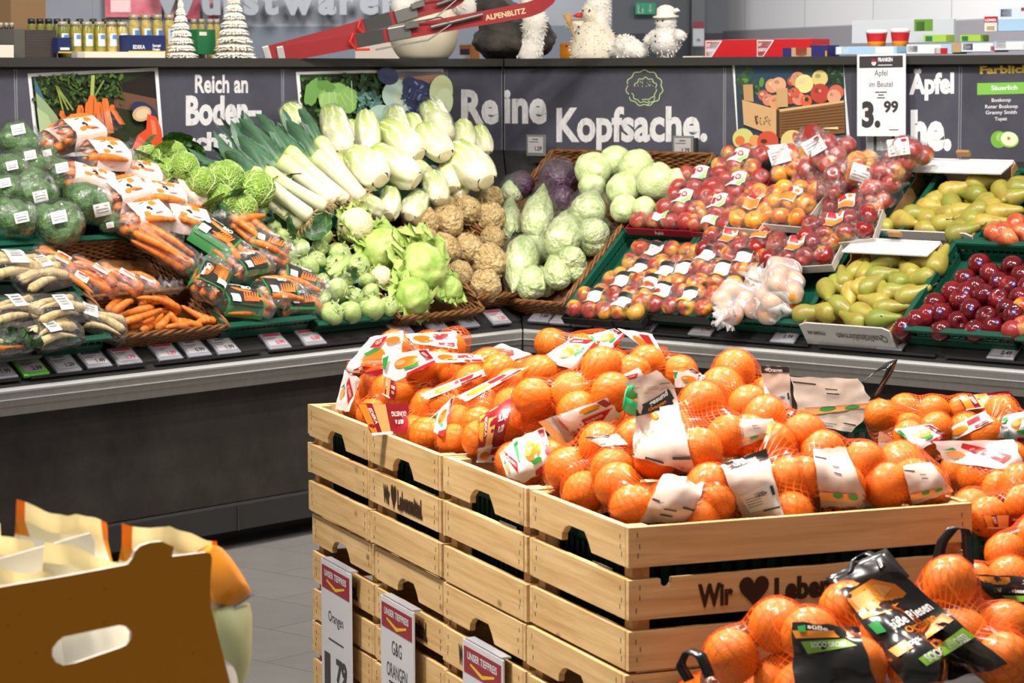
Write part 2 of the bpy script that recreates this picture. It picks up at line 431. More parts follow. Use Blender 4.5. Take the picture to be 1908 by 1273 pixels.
# ---- carrots photo + text
t=panel('l',31,526,'slate panel with a carrot photo and the words Reich an Boden')
p=Pic('l')
p.poly([(51,137),(294,126),(306,281),(68,296)],white)
def inq(q):
    def f(x,y):
        s=0
        for i in range(4):
            ax,ay=q[i];bx,by=q[(i+1)%4]
            if (bx-ax)*(y-ay)-(by-ay)*(x-ax)<2: return False
        return True
    return f
q=[(58,143),(288,132.5),(299,274),(74,288)]
p.poly(q,'#2b3420'); cl=inq(q)
p.poly([(205,163),(288,133),(291,184),(220,200)],'#231d1a')
p.poly([(208,167),(290,184),(293,215),(214,200)],'#6b4a38')
p.scatter(62,140,225,195,330,6,['#33451f','#3f5a28','#27351b','#4d6a30','#20301a'],.45,cl)
p.poly([(58,143),(66,160),(80,190),(92,212),(88,216),(70,190),(60,170)],'#44697a')
p.poly([(61,172),(80,190),(100,215),(112,240),(112,284),(74,288)],'#8fa57c')
p.poly([(63,200),(84,215),(96,245),(98,285),(74,288)],'#a9bd92')
for x,w_ in ((112,5),(122,6),(131,5)): p.line([(100,160),(x,205)],3,'#8b9a4a')
p.line([(168,140),(166,180)],7,'#a0ad60'); p.line([(188,150),(172,178)],3,'#7d9048')
for x0,y0,x1,y1,wd in [(110,206,132,250,12),(128,212,140,250,9),(144,196,140,250,13),(158,190,158,250,11),(166,178,163,250,16),(178,190,184,248,13),(190,183,200,248,13),(203,195,222,232,12)]:
    L=math.hypot(x1-x0,y1-y0);nx,ny=-(y1-y0)/L*wd/2,(x1-x0)/L*wd/2
    p.poly([(x0+nx*.6,y0),(x0+nx,y0+8),(x1+nx,y1),(x1-nx,y1),(x0-nx,y0+8),(x0-nx*.6,y0)],'#e0702f')
    p.poly([(x0-nx*.2,y0+6),(x1-nx*.2,y1),(x1-nx*.7,y1),(x0-nx*.7,y0+6)],'#ee8a48',False)
p.ell(262,207,26,15,'#2b3556',.5); p.ell(258,212,18,14,'#c9a57c',-.3); p.ell(259,212,13,9,'#dcc09a',-.4)
p.poly([(268,212),(285,218),(294,240),(299,274),(240,277),(250,252),(266,240)],'#d9512c'); p.poly([(274,222),(282,226),(286,250),(278,252)],'#ef7d55')
put(p,'photo_print',t)
p=Pic('l')
p.text('Reich an',363,462,172,138,chalk,.03); p.text('Boden–',346,487,231,178,chalk,.045,-2); p.text('schätzen',347,500,279,246,chalk,.05)
put(p,'lettering',t)
# ---- cabbage photo
t=panel('l',528,831,'slate panel with a photo of savoy and red cabbage')
p=Pic('l')
p.poly([(551,134),(826,128),(838,290),(566,300)],white)
q=[(558,139),(822,133),(833,290),(572,300)]; p.poly(q,'#2f3d26'); cl=inq(q)
p.scatter(560,140,722,260,420,7,['#2c4423','#38562b','#20331b','#456a33','#1b2b18'],.6,cl)
p.poly([(700,136),(822,134),(824,160),(760,158),(705,150)],'#5d5a66'); p.poly([(718,146),(822,138),(823,152),(740,160)],'#a37a62')
for cx,cy,rx,ry,c in [(618,178,34,24,'#7da55a'),(612,190,26,18,'#98bd72'),(640,188,20,26,'#86ae5f'),(575,172,14,26,'#6d9a4e'),(600,160,18,10,'#5c8a44')]:
    p.ell(cx,cy,rx,ry,c,.3,20,.08)
p.line([(648,150),(650,205)],1.6,'#a9c98a')
for i in range(5): p.line([(598+i*9,166+i*2),(590+i*16,196)],1.1,'#b4d193')
p.scatter(660,170,700,230,120,6,['#5a8079','#47685f','#39584f','#6b938a'],.5,cl)
p.ell(737,178,34,30,'#bcd4cc',.2); p.ell(747,182,24,22,'#cddcc4',0)
for cx,cy,r in ((770,172,30),(778,190,32),(714,142,20),(756,156,16)):
    p.ell(cx,cy,r,r*.8,'#3a3f63',.3)
p.scatter(740,150,802,214,80,5,['#252a48','#2f355a','#55608f','#8490bb'],.35,lambda x,y: math.hypot(x-772,(y-184)*1.2)<36)
p.ell(812,170,22,30,'#cfd9a6',.1); p.ell(818,190,16,26,'#dbe2b8',.1); p.ell(700,225,30,30,'#a9c4b6')
put(p,'photo_print',t)
# ---- Reine
t=panel('l',833,937,'narrow slate panel with the word Reine, folded into the corner',u0=-.79,u1=us('l',hitb('l',833,200))[0])
p=Pic('l'); p.text('Re',859,929,228,166,chalk,.04); put(p,'lettering',t)
t=panel('r',937,1349,'slate panel reading ine Kopfsache with a cauliflower drawing',u0=-.79)
p=Pic('r'); p.text('ine',939,1019,226.5,163,chalk,.04,1); p.text('Kopfsache.',1037,1318,262,200,chalk,.035,-1)
GL=M('print #b9d08f','#b9d08f',.5)
def ringline(cx,cy,r,a0,a1,wd,wob,n,seed=0):
    P=[]
    for i in range(n+1):
        a=a0+(a1-a0)*i/n; rr=r*(1+wob*math.sin(a*11+seed)); P.append((cx+rr*math.cos(a),cy+rr*math.sin(a)*.98))
    p.line(P,wd,GL)
ringline(1201,164,33,-2.9,2.6,1.7,.05,80); ringline(1203,166,21,-2.9,-.1,1.5,.08,40); ringline(1203,166,20,.0,1.9,1.5,.03,30)
ringline(1201,164,33,2.75,3.3,1.6,.05,8); ringline(1200,168,23,1.1,2.9,1.5,.06,30); ringline(1197,170,27,.4,1.3,1.5,.05,20)
for i in range(26): p.ell(1203+random.uniform(-15,15),156+random.uniform(-7,6),.9,.7,GL,0,6,lift=False)
put(p,'lettering',t)
# ---- apple photo panel
t=panel('r',1351,1788,'slate panel with a photo of apples in a wooden box and the word Äpfel')
p=Pic('r')
p.poly([(1364.5,119),(1571,112),(1584,262),(1376,286)],white)
q=[(1369,119),(1570,112),(1578,262),(1377,281)]; p.poly(q,'#33424c'); cl=inq(q)
p.poly([(1400,118),(1470,116),(1480,150),(1400,190)],'#2c4356'); p.poly([(1510,114),(1571,112),(1574,165),(1520,150)],'#2c3d30')
p.scatter(1378,130,1420,175,26,8,['#3f5b3a','#5d8a3a','#39503a'],.5,cl); p.scatter(1540,125,1572,160,20,6,['#3a5340','#4c6b4a','#283a2e'],.7,cl)
reds=['#c8654b','#d98a66','#b94a3c','#dfa07a','#a83c36']
for cx,cy,r,c in [(1440,160,13,'#d2916f'),(1452,158,14,'#dfa27e'),(1476,152,8,'#b8503f'),(1488,148,14,'#c98a66'),(1500,156,17,'#ddd08a'),(1529,146,15,'#cfc07c'),(1424,178,10,'#b85f55'),(1433,186,11,'#cf8468'),(1447,190,13,'#d9946c'),(1475,180,14,'#b54a3e'),(1490,184,12,'#d8826a'),(1504,188,11,'#cf5c3f'),(1530,174,18,'#b34238'),(1560,172,14,'#c9634f'),(1556,180,13,'#d99a7c'),(1483,172,9,'#c55a44')]:
    p.ell(cx,cy,r,r*1.02,c); p.ell(cx-r*.25,cy-r*.3,r*.35,r*.3,'#e9c7a4',lift=False)
p.ell(1505,185,4,4,'#3c3a1e')
p.poly([(1385,186),(1451,204),(1449,255),(1388,232)],'#c9a173'); p.poly([(1451,204),(1575,188),(1577,248),(1452,258)],'#7d5636'); p.poly([(1451,204),(1575,187),(1575,191),(1452,209)],'#d0ac7c')
p.poly([(1449,204),(1455,205),(1455,258),(1449,255)],'#4a3220'); p.poly([(1387,158),(1405,157),(1407,190),(1389,187)],'#b98f63'); p.poly([(1449,165),(1470,164),(1471,199),(1451,200)],'#c29a6e')
p.line([(1410,216),(1413,232)],3,'#5a3c22')
p.text('ANTJE',1408,1437,231,218,'#5f4027',.02,6) if False else p.scatter(1409,216,1438,232,26,1.6,['#5f4027'],.5)
for i in range(8): p.line([(1458,212+i*5),(1575,197+i*6)],1,'#65432a')
for cx,cy,r,c in [(1388,259,20,'#c9c878'),(1374+8,262,9,'#d8713e'),(1410,262,11,'#d99a5c'),(1434,264,20,'#c9513a'),(1480,264,22,'#d8c47c'),(1492,258,10,'#a83d36'),(1518,252,21,'#a23430'),(1396,278,12,'#c55a44')]:
    p.ell(cx,cy,r,r,c) if cl(cx,cy) else None
p.ell(1427,263,6,4,'#4d3520'); p.ell(1485,255,5,9,'#b5533c'); p.poly([(1537,238),(1565,236),(1566,241),(1540,240)],'#e1c692')
p.poly([(1366,277),(1584,256),(1585,262),(1376,287)],white)
put(p,'photo_print',t)
p=Pic('r'); p.text('Äpfel',1694,1778,174,137,white,.05,-2); p.text('he.',1697,1773,276,206,white,.06,-1); p.text('nn',1614,1682,276,222,white,.06); put(p,'lettering',t)
t=panel('r',1790,2060,'slate panel headed Farblick in yellow with a green apple, at the right edge')
p=Pic('r'); p.text('Farblick',1826,1922,137,123,'#e3c548',.04,-2)
p.poly([(1821,155),(1960,152),(1960,173),(1821,177)],'#7fc04f'); p.text('Säuerlich',1847,1896,168,159,white,.02,-1)
for st,a,b,y in (('Boskoop',1848,1884,190),('Roter Boskoop',1836,1897,202),('Granny Smith',1837,1895,213),('Topaz',1854,1877,225)): p.text(st,a,b,y,y-7,white,.015,-1)
put(p,'lettering',t); p=Pic('r'); p.ell(1861,260,15,16,'#79b045'); p.ell(1867,256,11,9,'#9fcf63'); p.ell(1880,260,19,15,'#8fbf52',.2); p.ell(1881,259,16,13,'#e6ebc8',.2); p.ell(1880,258,3,3,'#a08a55')
put(p,'apple_print',t)
# ================================================================ solid shapes wrapped around prims (bags, films, nets)
class Blob:
    """smooth union of capsules (a,b,r); surf() finds its skin"""
    def __init__(s,prims,k=.012,off=.0,wob=0,wsc=30):
        s.a=np.array([p[0] for p in prims],float); s.b=np.array([p[1] for p in prims],float); s.r=np.array([p[2] for p in prims],float)+off
        s.k=k; s.c=((s.a+s.b)/2).mean(0); s.wob=wob; s.wsc=wsc
        P=np.concatenate([s.a,s.b]); s.R=np.linalg.norm(P-s.c,axis=1).max()+s.r.max()+.03
        C=np.cov((P-s.c).T) if len(P)>2 else np.eye(3); w,v=np.linalg.eigh(C); s.ax=v[:,2]
    def sdf(s,P):
        P=P[:,None,:]; ab=s.b-s.a; L=(ab*ab).sum(-1)+1e-12
        t=np.clip(((P-s.a)*ab).sum(-1)/L,0,1); d=np.linalg.norm(P-s.a-t[...,None]*ab,axis=-1)-s.r
        m=d.min(1,keepdims=True); return (m[:,0]-s.k*np.log(np.exp(-(d-m)/s.k).sum(1)))
    def march(s,O,D,tmax):
        t=np.zeros(len(O))
        for _ in range(48):
            d=s.sdf(O+D*t[:,None]); t=np.minimum(t+d*.85,tmax)
        return t
    def surf(s,dirs):
        O=s.c+dirs*s.R; t=s.march(O,-dirs,s.R*.98); P=O-dirs*t[:,None]
        if s.wob:
            n=np.array([noise.noise(Vector(p*s.wsc)) for p in P]); P=P+dirs*(n*s.wob)[:,None]
        return P
    def shell(s,nu=24,nv=36,axis=None):
        ax=np.array(axis if axis is not None else s.ax,float); ax/=np.linalg.norm(ax)
        e1=np.cross(ax,[.3,.5,.81]); e1/=np.linalg.norm(e1); e2=np.cross(ax,e1)
        th=np.linspace(.02,PI-.02,nu); ph=np.linspace(0,2*PI,nv,endpoint=False)
        T,Ph=np.meshgrid(th,ph,indexing='ij')
        D=(np.cos(T)[...,None]*ax+np.sin(T)[...,None]*(np.cos(Ph)[...,None]*e1+np.sin(Ph)[...,None]*e2)).reshape(-1,3)
        P=s.surf(D)
        Fc=[(i*nv+j,i*nv+(j+1)%nv,(i+1)*nv+(j+1)%nv,(i+1)*nv+j) for i in range(nu-1) for j in range(nv)]
        Fc+=[tuple(reversed(range(nv))),tuple(range((nu-1)*nv,nu*nv))]
        uv=np.stack([Ph.ravel()/(2*PI),T.ravel()/PI],1)
        return P,Fc,uv
    def project(s,XY,org,ax,ay,off=.0015,depth=.25,fall=None):
        """lay 2-D points (metres) onto the skin, seen along ax x ay"""
        ax=np.array(ax);ay=np.array(ay);nz=np.cross(ax,ay); XY=np.asarray(XY)
        O=np.array(org)+XY[:,:1]*ax+XY[:,1:2]*ay+nz*depth
        t=s.march(O,np.tile(-nz,(len(O),1)),depth+(fall if fall is not None else .02))
        return O-nz*t[:,None]+nz*off
def rect_grid(w,h,nx,ny):
    XY=[(-w/2+w*i/(nx-1),-h/2+h*j/(ny-1)) for j in range(ny) for i in range(nx)]
    Fc=[(j*nx+i,j*nx+i+1,(j+1)*nx+i+1,(j+1)*nx+i) for j in range(ny-1) for i in range(nx-1)]
    return np.array(XY),Fc
def subdiv2(A,Fc,n=1):
    """split flat 2-D faces so lettering can follow a curved skin"""
    bm=bmesh.new(); vs_=[bm.verts.new((x,y,0)) for x,y in A]
    for f in Fc:
        try: bm.faces.new([vs_[i] for i in f])
        except ValueError: pass
    bmesh.ops.triangulate(bm,faces=bm.faces)
    for _ in range(n): bmesh.ops.subdivide_edges(bm,edges=[e for e in bm.edges if e.calc_length()>.012],cuts=1,use_grid_fill=False); bmesh.ops.triangulate(bm,faces=bm.faces)
    bm.verts.index_update(); V=np.array([(v.co.x,v.co.y) for v in bm.verts]); F2=[tuple(v.index for v in f.verts) for f in bm.faces]; bm.free(); return V,F2
class Decal:
    """printed sheet laid on a blob: base sheet plus flat printed marks, one mesh"""
    def __init__(s,blob,org,ax,ay,mats,depth=.25,fall=.02,lift=.0015,warp=None):
        s.b=blob;s.o=np.array(org,float);ax=np.array(ax,float);ax/=np.linalg.norm(ax);ay=np.array(ay,float);ay-=ax*ay.dot(ax);ay/=np.linalg.norm(ay)
        s.ax=ax;s.ay=ay;s.mb=MB(mats);s.d=depth;s.f=fall;s.l=lift;s.n=0;s.warp=warp
    def put(s,XY,Fc,mi,lift=None):
        s.n+=1
        P=s.b.project(np.asarray(XY),s.o,s.ax,s.ay,s.l+.0008*s.n if lift is None else lift,s.d,s.f)
        s.mb.raw([tuple(p) for p in P],Fc,mi)
    def sheet(s,w,h,mi=0,nx=14,ny=14,x=0,y=0,jag=0,wr=0):
        XY,Fc=rect_grid(w,h,nx,ny)
        if jag:
            for k in range(len(XY)):
                XY[k,0]+=jag*math.sin(XY[k,1]*90+s.o[0]*50)*(abs(XY[k,0])/(w/2))
        s.n+=1
        P=s.b.project(XY+np.array([x,y]),s.o,s.ax,s.ay,s.l,s.d,s.f)
        if wr:
            nz=np.cross(s.ax,s.ay); n=np.array([noise.noise(Vector((p*38).tolist())) for p in P]); P=P+nz*((np.abs(n))*wr)[:,None]
        s.mb.raw([tuple(p) for p in P],Fc,mi)
    def poly(s,pts,mi,n=2):
        V,Fc=subdiv2(np.array(pts,float),[tuple(range(len(pts)))],n); s.put(V,Fc,mi)
    def ell(s,x,y,rx,ry,mi,rot=0,n=16):
        P=[(x+rx*math.cos(a)*math.cos(rot)-ry*math.sin(a)*math.sin(rot),y+rx*math.cos(a)*math.sin(rot)+ry*math.sin(a)*math.cos(rot)) for a in [2*PI*i/n for i in range(n)]]
        s.poly(P,mi,2)
    def text(s,st,x,y,h,mi,width=None,bold=.04,rot=0,align='c'):
        A,Fc=text2d(st,bold); w=A[:,0].max(); k=h/CAP; kx=width/w if width else k
        dx={'l':0,'c':-.5*w*kx,'r':-w*kx}[align]
        X=A[:,0]*kx+dx;Y=A[:,1]*k; c,sn=math.cos(rot),math.sin(rot)
        V,F2=subdiv2(np.stack([x+X*c-Y*sn,y+X*sn+Y*c],1),Fc,1); s.put(V,F2,mi)
    def build(s,name,parent,M4inv=None):
        o=s.mb.build(name,None,smooth=True)
        if M4inv is not None: o.data.transform(M4inv)
        o.parent=parent; return o
def noisy_sphere(n=24,m=32,f=None):
    V=[];Fc=[]
    for i in range(n+1):
        t=PI*i/n
        for j in range(m):
            a=2*PI*j/m; d=Vector((math.sin(t)*math.cos(a),math.sin(t)*math.sin(a),math.cos(t))); V.append(d*(f(d) if f else 1))
    for i in range(n):
        for j in range(m): Fc.append((i*m+j,(i+1)*m+j,(i+1)*m+(j+1)%m,i*m+(j+1)%m))
    return V,Fc
def leaf(mb,L,W,mi=0,curl=.6,ruf=.15,cup=.3,nu=14,nv=9,R=None,loc=(0,0,0),seed=0,shape=1.0,fr=9):
    """leaf blade along +Y from the origin, curling towards +Z at the tip"""
    P=[]
    for i in range(nu):
        t=i/(nu-1); wd=W*.5*(max(0,1-abs(2*min(1,t*.9+.13)-1.13)**3.2 if False else max(0,math.sin(PI*min(1,t*.80+.20)**1.5))**.42)*(1 if t<.97 else .75))*(1 if shape==1 else (1-(1-shape)*t))
        ang=curl*t; y=L*(math.sin(ang)/curl if abs(curl)>1e-3 else t); z=L*((1-math.cos(ang))/curl if abs(curl)>1e-3 else 0)
        for j in range(nv):
            q=2*j/(nv-1)-1
            rz=ruf*W*abs(q)**2*math.sin(t*fr*2+seed*3+q*2)*.5
            P.append(Vector((q*wd,y-.0*W,z+cup*W*q*q*.5+rz)))
    mb.grid(P,nu,nv,mi)
    if R is not None or loc!=(0,0,0):
        k=len(mb.V)-nu*nv
        for i in range(k,len(mb.V)): mb.V[i]=((R@mb.V[i]) if R is not None else mb.V[i])+Vector(loc)
def mfilm(): return film('clear film',opac=.03,gloss=.22,wr=55)
# ================================================================ plastic crates and wicker baskets
green=M('green crate plastic','#0d4a38',.42,.45); 
def crate(side,u0,u1,s0,s1,h,label,base=0.0,name='plastic_crate',m=None,g='green produce crates on the tilted counters'):
    """open crate with slatted sides lying on the tilted deck; u runs along the wing, s up the slope"""
    m=m or green
    W=abs(u1-u0);D=(s1-s0)*math.hypot(1,SL); c=pos(side,(u0+u1)/2,s0,base)
    t=empty(name,c,wmat(side)); tag(t,label,'crate',g)
    mb=MB(m); th=.009
    mb.box((0,D/2,.006),(W-.01,D-.01,.008))
    for x in(-W/2+th/2,W/2-th/2):
        for z,hh in((h-.012,.022),(h*.45,.012),(.016,.02)): mb.box((x,D/2,z),(th,D,hh))
        for i in range(15): mb.box((x,th+(D-2*th)*i/14,h/2),(th*.6,.006,h-.01))
    for y in(th/2,D-th/2):
        for z,hh in((h-.012,.022),(h*.45,.012),(.016,.02)): mb.box((0,y,z),(W,th,hh))
        for i in range(17): mb.box((-W/2+th+(W-2*th)*i/16,y,h/2),(.006,th*.6,h-.01))
    mb.build('slatted_body',t)
    mb=MB(m); r=.02
    mb.box((0,-.004,h),(W+.012,.022,.006)); mb.box((0,D+.004,h),(W+.012,.022,.006)); mb.box((-W/2-.001,D/2,h),(.02,D,.006)); mb.box((W/2+.001,D/2,h),(.02,D,.006))
    mb.build('rim',t); return t
k=N('wicker'); k.color(k.mix(k.rng(k.noise(35,4),.35,.65),k.mix(k.rng(k.noise(160,2),.4,.6),'#4f2f14','#70451f'),'#82562b')).set(.5,.4); wicker=k.m
def basket(side,u0,u1,s0,s1,h,label,base=0.0,divider=None,flare=.02,strands=9):
    W=abs(u1-u0);D=(s1-s0)*math.hypot(1,SL); c=pos(side,(u0+u1)/2,s0,base)
    t=empty('wicker_basket',c,wmat(side)); tag(t,label,'basket','wicker baskets on the tilted counters')
    def loop(z,k,amp,n,ph):
        g=flare*(z/h); w,d=W/2-.012+g,D/2-.012+g; P=[]
        per=2*(2*w+2*d)
        for i in range(n):
            q=(i/n)*per
            if q<2*w: p=(-w+q,-d);nr=(0,-1)
            elif q<2*w+2*d: p=(w,-d+q-2*w);nr=(1,0)
            elif q<4*w+2*d: p=(w-(q-2*w-2*d),d);nr=(0,1)
            else: p=(-w,d-(q-4*w-2*d));nr=(-1,0)
            o=amp*math.sin(q/per*2*PI*k+ph); P.append(Vector((p[0]+nr[0]*o,p[1]+nr[1]*o+D/2,z)))
        return P+[P[0]]
    mb=MB(wicker); per=2*(W+D); kk=int(per/.055)
    for r in range(strands):
        mb.tube(loop(.006+(h-.012)*r/(strands-1),kk,.0035,kk*4,PI*(r%2)),h/strands*.62,5,cap=False)
    mb.box((0,D/2,.004),(W-.03,D-.03,.006))
    mb.build('woven_body',t,True)
    mb=MB(wicker)
    for j in range(3):
        L=loop(h+.002,1,0,150,0); P=[]
        for i,p in enumerate(L):
            a=2*PI*j/3+i*.55; n=Vector((p.x,p.y-D/2,0)).normalized(); P.append(p+n*(.0065*math.cos(a))+Vector((0,0,.0065*math.sin(a))))
        mb.tube(P,.0058,5,cap=False)
    mb.build('braided_rim',t,True)
    if divider is not None:
        mb=MB(wicker); y=D*divider
        for r in range(5): mb.tube([(-W/2+.01,y,.01+(h-.012)*r/4),(W/2-.01,y,.01+(h-.012)*r/4)],h/10,6)
        mb.build('divider',t,True)
    return t
# left wing
crate('l',1.95,2.42,.075,.225,.075,'green crate holding parsnip trays, lower of two at the far left front')
crate('l',1.93,2.45,.235,.41,.075,'green crate of bagged parsnips just below the broccoli crate')
crate('l',1.60,2.5,.43,.68,.085,'green crate under the broccoli at far left')
basket('l',1.455,1.895,.075,.42,.07,'long wicker basket with loose carrots in front and bunched carrots behind',divider=.43)
crate('l',1.045,1.45,.075,.40,.07,'green crate buried under the black-labelled carrot bags')
crate('l',1.06,1.58,.42,.70,.08,'green crate under the pink-labelled carrot bags')
crate('l',.655,1.03,.06,.40,.055,'green crate filled with kohlrabi')
crate('l',.50,1.04,.42,.70,.08,'green crate under the savoy cabbages and leeks')
basket('l',.225,.645,.045,.39,.06,'wicker basket of lettuces, its front edge above three price tags')
basket('l',-.1,.215,.085,.44,.075,'wicker basket of celeriac in the inner corner of the left counter')
crate('l',-.2,.49,.46,.70,.06,'green crate buried under the Chinese cabbages')
# right wing
basket('r',-.10,.185,.05,.42,.075,'wicker basket of pointed cabbages in the inner corner of the right counter')
basket('r',-.42,.36,.44,.715,.075,'wide wicker basket of red and white cabbages at the back, between two price tags')
crate('r',.215,.56,.05,.375,.07,'green crate with the leftmost apple trays, front row of the fruit counter')
crate('r',.575,1.24,.05,.375,.07,'wide green crate with apple trays and white plastic apple bags, front row')
crate('r',.37,.76,.41,.69,.075,'green crate of apple trays directly right of the white cabbage basket')
crate('r',.77,1.395,.41,.69,.075,'green crate of bagged apples in front of the hanging price board')
crate('r',1.64,2.06,.05,.385,.08,'green crate of dark red apples')
crate('r',2.08,2.6,.05,.385,.07,'green crate cut by the right edge, lower of two, with pink apples')
crate('r',1.70,2.3,.41,.69,.07,'green crate cut by the right edge, upper of two, with orange-red apples')
# ================================================================ things on top of the counter backs
ZS=1.642
def sh(side,x,s=.92):
    P=hitb(side,x,105,s); return Vector((P.x,P.y,ZS))
def pxm(P): return (P-CAMPOS).dot(fwd)/F_PX      # metres per pixel there
def face(side): return Matrix((wx(side),-front(side),UP)).transposed()
def fur(mb,P,Nn,n,L,mi,seed=0,w=.0035):
    rs=random.Random(seed); k=len(P)
    for i in range(n):
        j=rs.randrange(k); p=Vector(P[j]); d=(Vector(Nn[j])+Vector((rs.gauss(0,.5),rs.gauss(0,.5),rs.gauss(-.15,.4)))).normalized(); q=d.orthogonal().normalized()
        e=p+d*L*rs.uniform(.5,1.2)+Vector((0,0,-L*.25)); mb.raw([p-q*w,p+q*w,e],[(0,1,2)],mi)
FURW=M('white fluff','#e4dfd6',.9,.1); FURC=M('cream fluff','#dcd3c0',.9,.1)
def furry(name,prims,k,parent,m,n,L,seed,wob=.006):
    n=int(n*.55); L=L*.8
    b=Blob(prims,k,wob=wob,wsc=30); V,Fc,_=b.shell(26,34,(0,0,1)); mb=MB([m]); mb.raw([tuple(v) for v in V],Fc)
    Nn=[(v-b.c)/np.linalg.norm(v-b.c) for v in V]; fur(mb,[tuple(v) for v in V],Nn,n,L,0,seed); return mb.build(name,parent,True)
def thing_at(name,side,x,label,cat,group=None,s=.92):
    t=empty(name,sh(side,x,s),face(side)); tag(t,label,cat,group); return t
# paper trees
PAP=M('crumpled white paper','#e6e0d4',.7,.2,bump=(60,.4))
def paper_tree(x,wpx,ytop,tiers,lab):
    t=thing_at('paper_tree','l',x,lab,'Christmas tree','white paper trees',.86); u=pxm(t.location); H=(111-ytop)*u; W=wpx*u/2
    for i in range(tiers):
        f=i/(tiers-1); z0=H*f*.86; r=W*(1-f*.80); h=H/tiers*1.35; mb=MB(PAP); n=56; rs=random.Random(i*7+tiers)
        for lay in range(2):
            A=[];
            for j in range(n):
                a=2*PI*j/n; rr=r*(1 if j%2 else .84)*rs.uniform(.93,1.06); A+= [Vector((rr*math.cos(a),rr*math.sin(a),z0+lay*h*.22+(0 if j%2 else h*.12)+rs.uniform(-.003,.003))),Vector((rr*.55*math.cos(a),rr*.55*math.sin(a),z0+h*(.55+lay*.1))),Vector((r*.12*math.cos(a),r*.12*math.sin(a),z0+h*.95))]
            mb.raw(A,[(j*3+q,((j+1)%n)*3+q,((j+1)%n)*3+q+1,j*3+q+1) for j in range(n) for q in range(2)])
        mb.build('tier',t)
    MB(PAP).tube([(0,0,0),(0,0,H*.9)],.008,8).build('trunk',t)
paper_tree(338,62,3,8,'smaller white paper Christmas tree, left of two'); paper_tree(437,86,-22,9,'larger white paper Christmas tree, its top out of the photo')
# jars
GLS=M('pickle jar yellow','#a8913a',.15,.6,var=(45,'#6f7a2c')); GLS2=M('asparagus jar','#c9b56a',.15,.6,var=(50,'#a8924a')); GLS3=M('olive jar','#5d6a2c',.15,.6,var=(50,'#7d7a34')); LIDM=M('jar lid','#a39a86',.35,.5,.2); LIDD=M('dark jar lid','#3a3a38',.3,.5,.5); JLAB=M('jar label','#d8dce0',.5,.3); JBLU=M('jar label blue','#5f86b8',.5,.3)
def jar(x,y0,y1,wpx,m,lab,s=1.0,lidm=None,label=True,grp='jars on top of the left counter'):
    t=thing_at('glass_jar','l',x,lab,'jar',grp,s); u=pxm(t.location); z0=0; h=(109-y0)*u; r=wpx*u/2; t.location.z+=z0
    MB([m]).lathe([(r*.8,0),(r,.006),(r,h*.78),(r*.8,h*.86),(r*.8,h*.9)],14).build('glass',t,True)
    MB([lidm or LIDM]).lathe([(r*.88,h*.88),(r*.9,h),(r*.6,h*1.01)],14).build('lid',t,True)
    if label:
        mb=MB([JLAB,JBLU]); a0=-PI/2-.9
        mb.grid([Vector((r*1.02*math.cos(a0+1.8*i/8),r*1.02*math.sin(a0+1.8*i/8),h*(.33+.35*j))) for i in range(9) for j in range(2)],9,2,0); mb.grid([Vector((r*1.03*math.cos(a0+.4+1.0*i/8),r*1.03*math.sin(a0+.4+1.0*i/8),h*(.52+.12*j))) for i in range(9) for j in range(2)],9,2,1); mb.build('label',t,True)
on=['first','second','third','fourth','fifth','sixth','seventh','eighth','ninth']
for i,x in enumerate((118,141,163,186,208,228)): jar(x,42,97,21,[GLS3,GLS,GLS,GLS,GLS2,GLS2][i],'pickle jar, %s from the left in the front row of six'%on[i],.92)
for i,x in enumerate((250,272,294,316)): jar(x,28,66 if i<3 else 97,20,GLS2,'tall asparagus jar, %s from the left behind the wide blue carton'%on[i],1.0)
for i,x in enumerate((60,76,92,108,126,150,175,198,222)): jar(x,36,60,16,GLS3 if i<5 else GLS,'dark-lidded jar, %s from the left in the back row'%on[i],1.12,LIDD,False)
for i,x in enumerate((362,376,392,404)): jar(x,36,60,13,GLS2,'small yellow jar between the paper trees, %s from the left'%on[i],1.1,LIDM,False)
for i,x in enumerate((3,13,23)): jar(x,44,84,10,M('dark sauce bottle','#2c1f1a',.2,.5),'small dark bottle at the left edge, %s from the left'%on[i],1.0,LIDM,False)
def carton(name,side,x0,x1,y0,y1,m,lab,cat,s=.9,d=.10,parts=(),grp=None,zlift=None):
    t=thing_at(name,side,(x0+x1)/2,lab,cat,grp,s); A=hitb(side,x0,y1,s);B=hitb(side,x1,y0,s); w_=abs(us(side,A)[0]-us(side,B)[0]); h=max(.01,B.z-A.z); z0=max(0,A.z-ZS) if zlift is None else zlift
    if y1>=104: z0=0; h=B.z-ZS
    t.location.z+=z0; mb=MB([m]); mb.box((0,d/2,h/2),(w_,d,h),bev=.0015); mb.build('carton',t)
    if parts:
        ms=[]; mb=MB(ms)
        for (a,b,c,e,mm) in parts: # fractions of the face
            if mm not in ms: ms.append(mm)
            if isinstance(a,str): text_on(mb,a,((b-.5)*w_,-.0009,c*h),Vector((1,0,0)),UP,e[0]*w_,e[1]*h,.03,ms.index(mm))
            elif isinstance(a,list): mb.prism([((p[0]-.5)*w_,p[1]*h) for p in a],Vector((1,0,0)),UP,(0,-.0007,0),Vector((0,1,0)),.0004,ms.index(mm))
            else: mb.box(((a+b)/2*w_-w_/2,-.0004,(c+e)/2*h),((b-a)*w_,.0006,(e-c)*h),mi=ms.index(mm))
        mb.build('print',t)
    return t
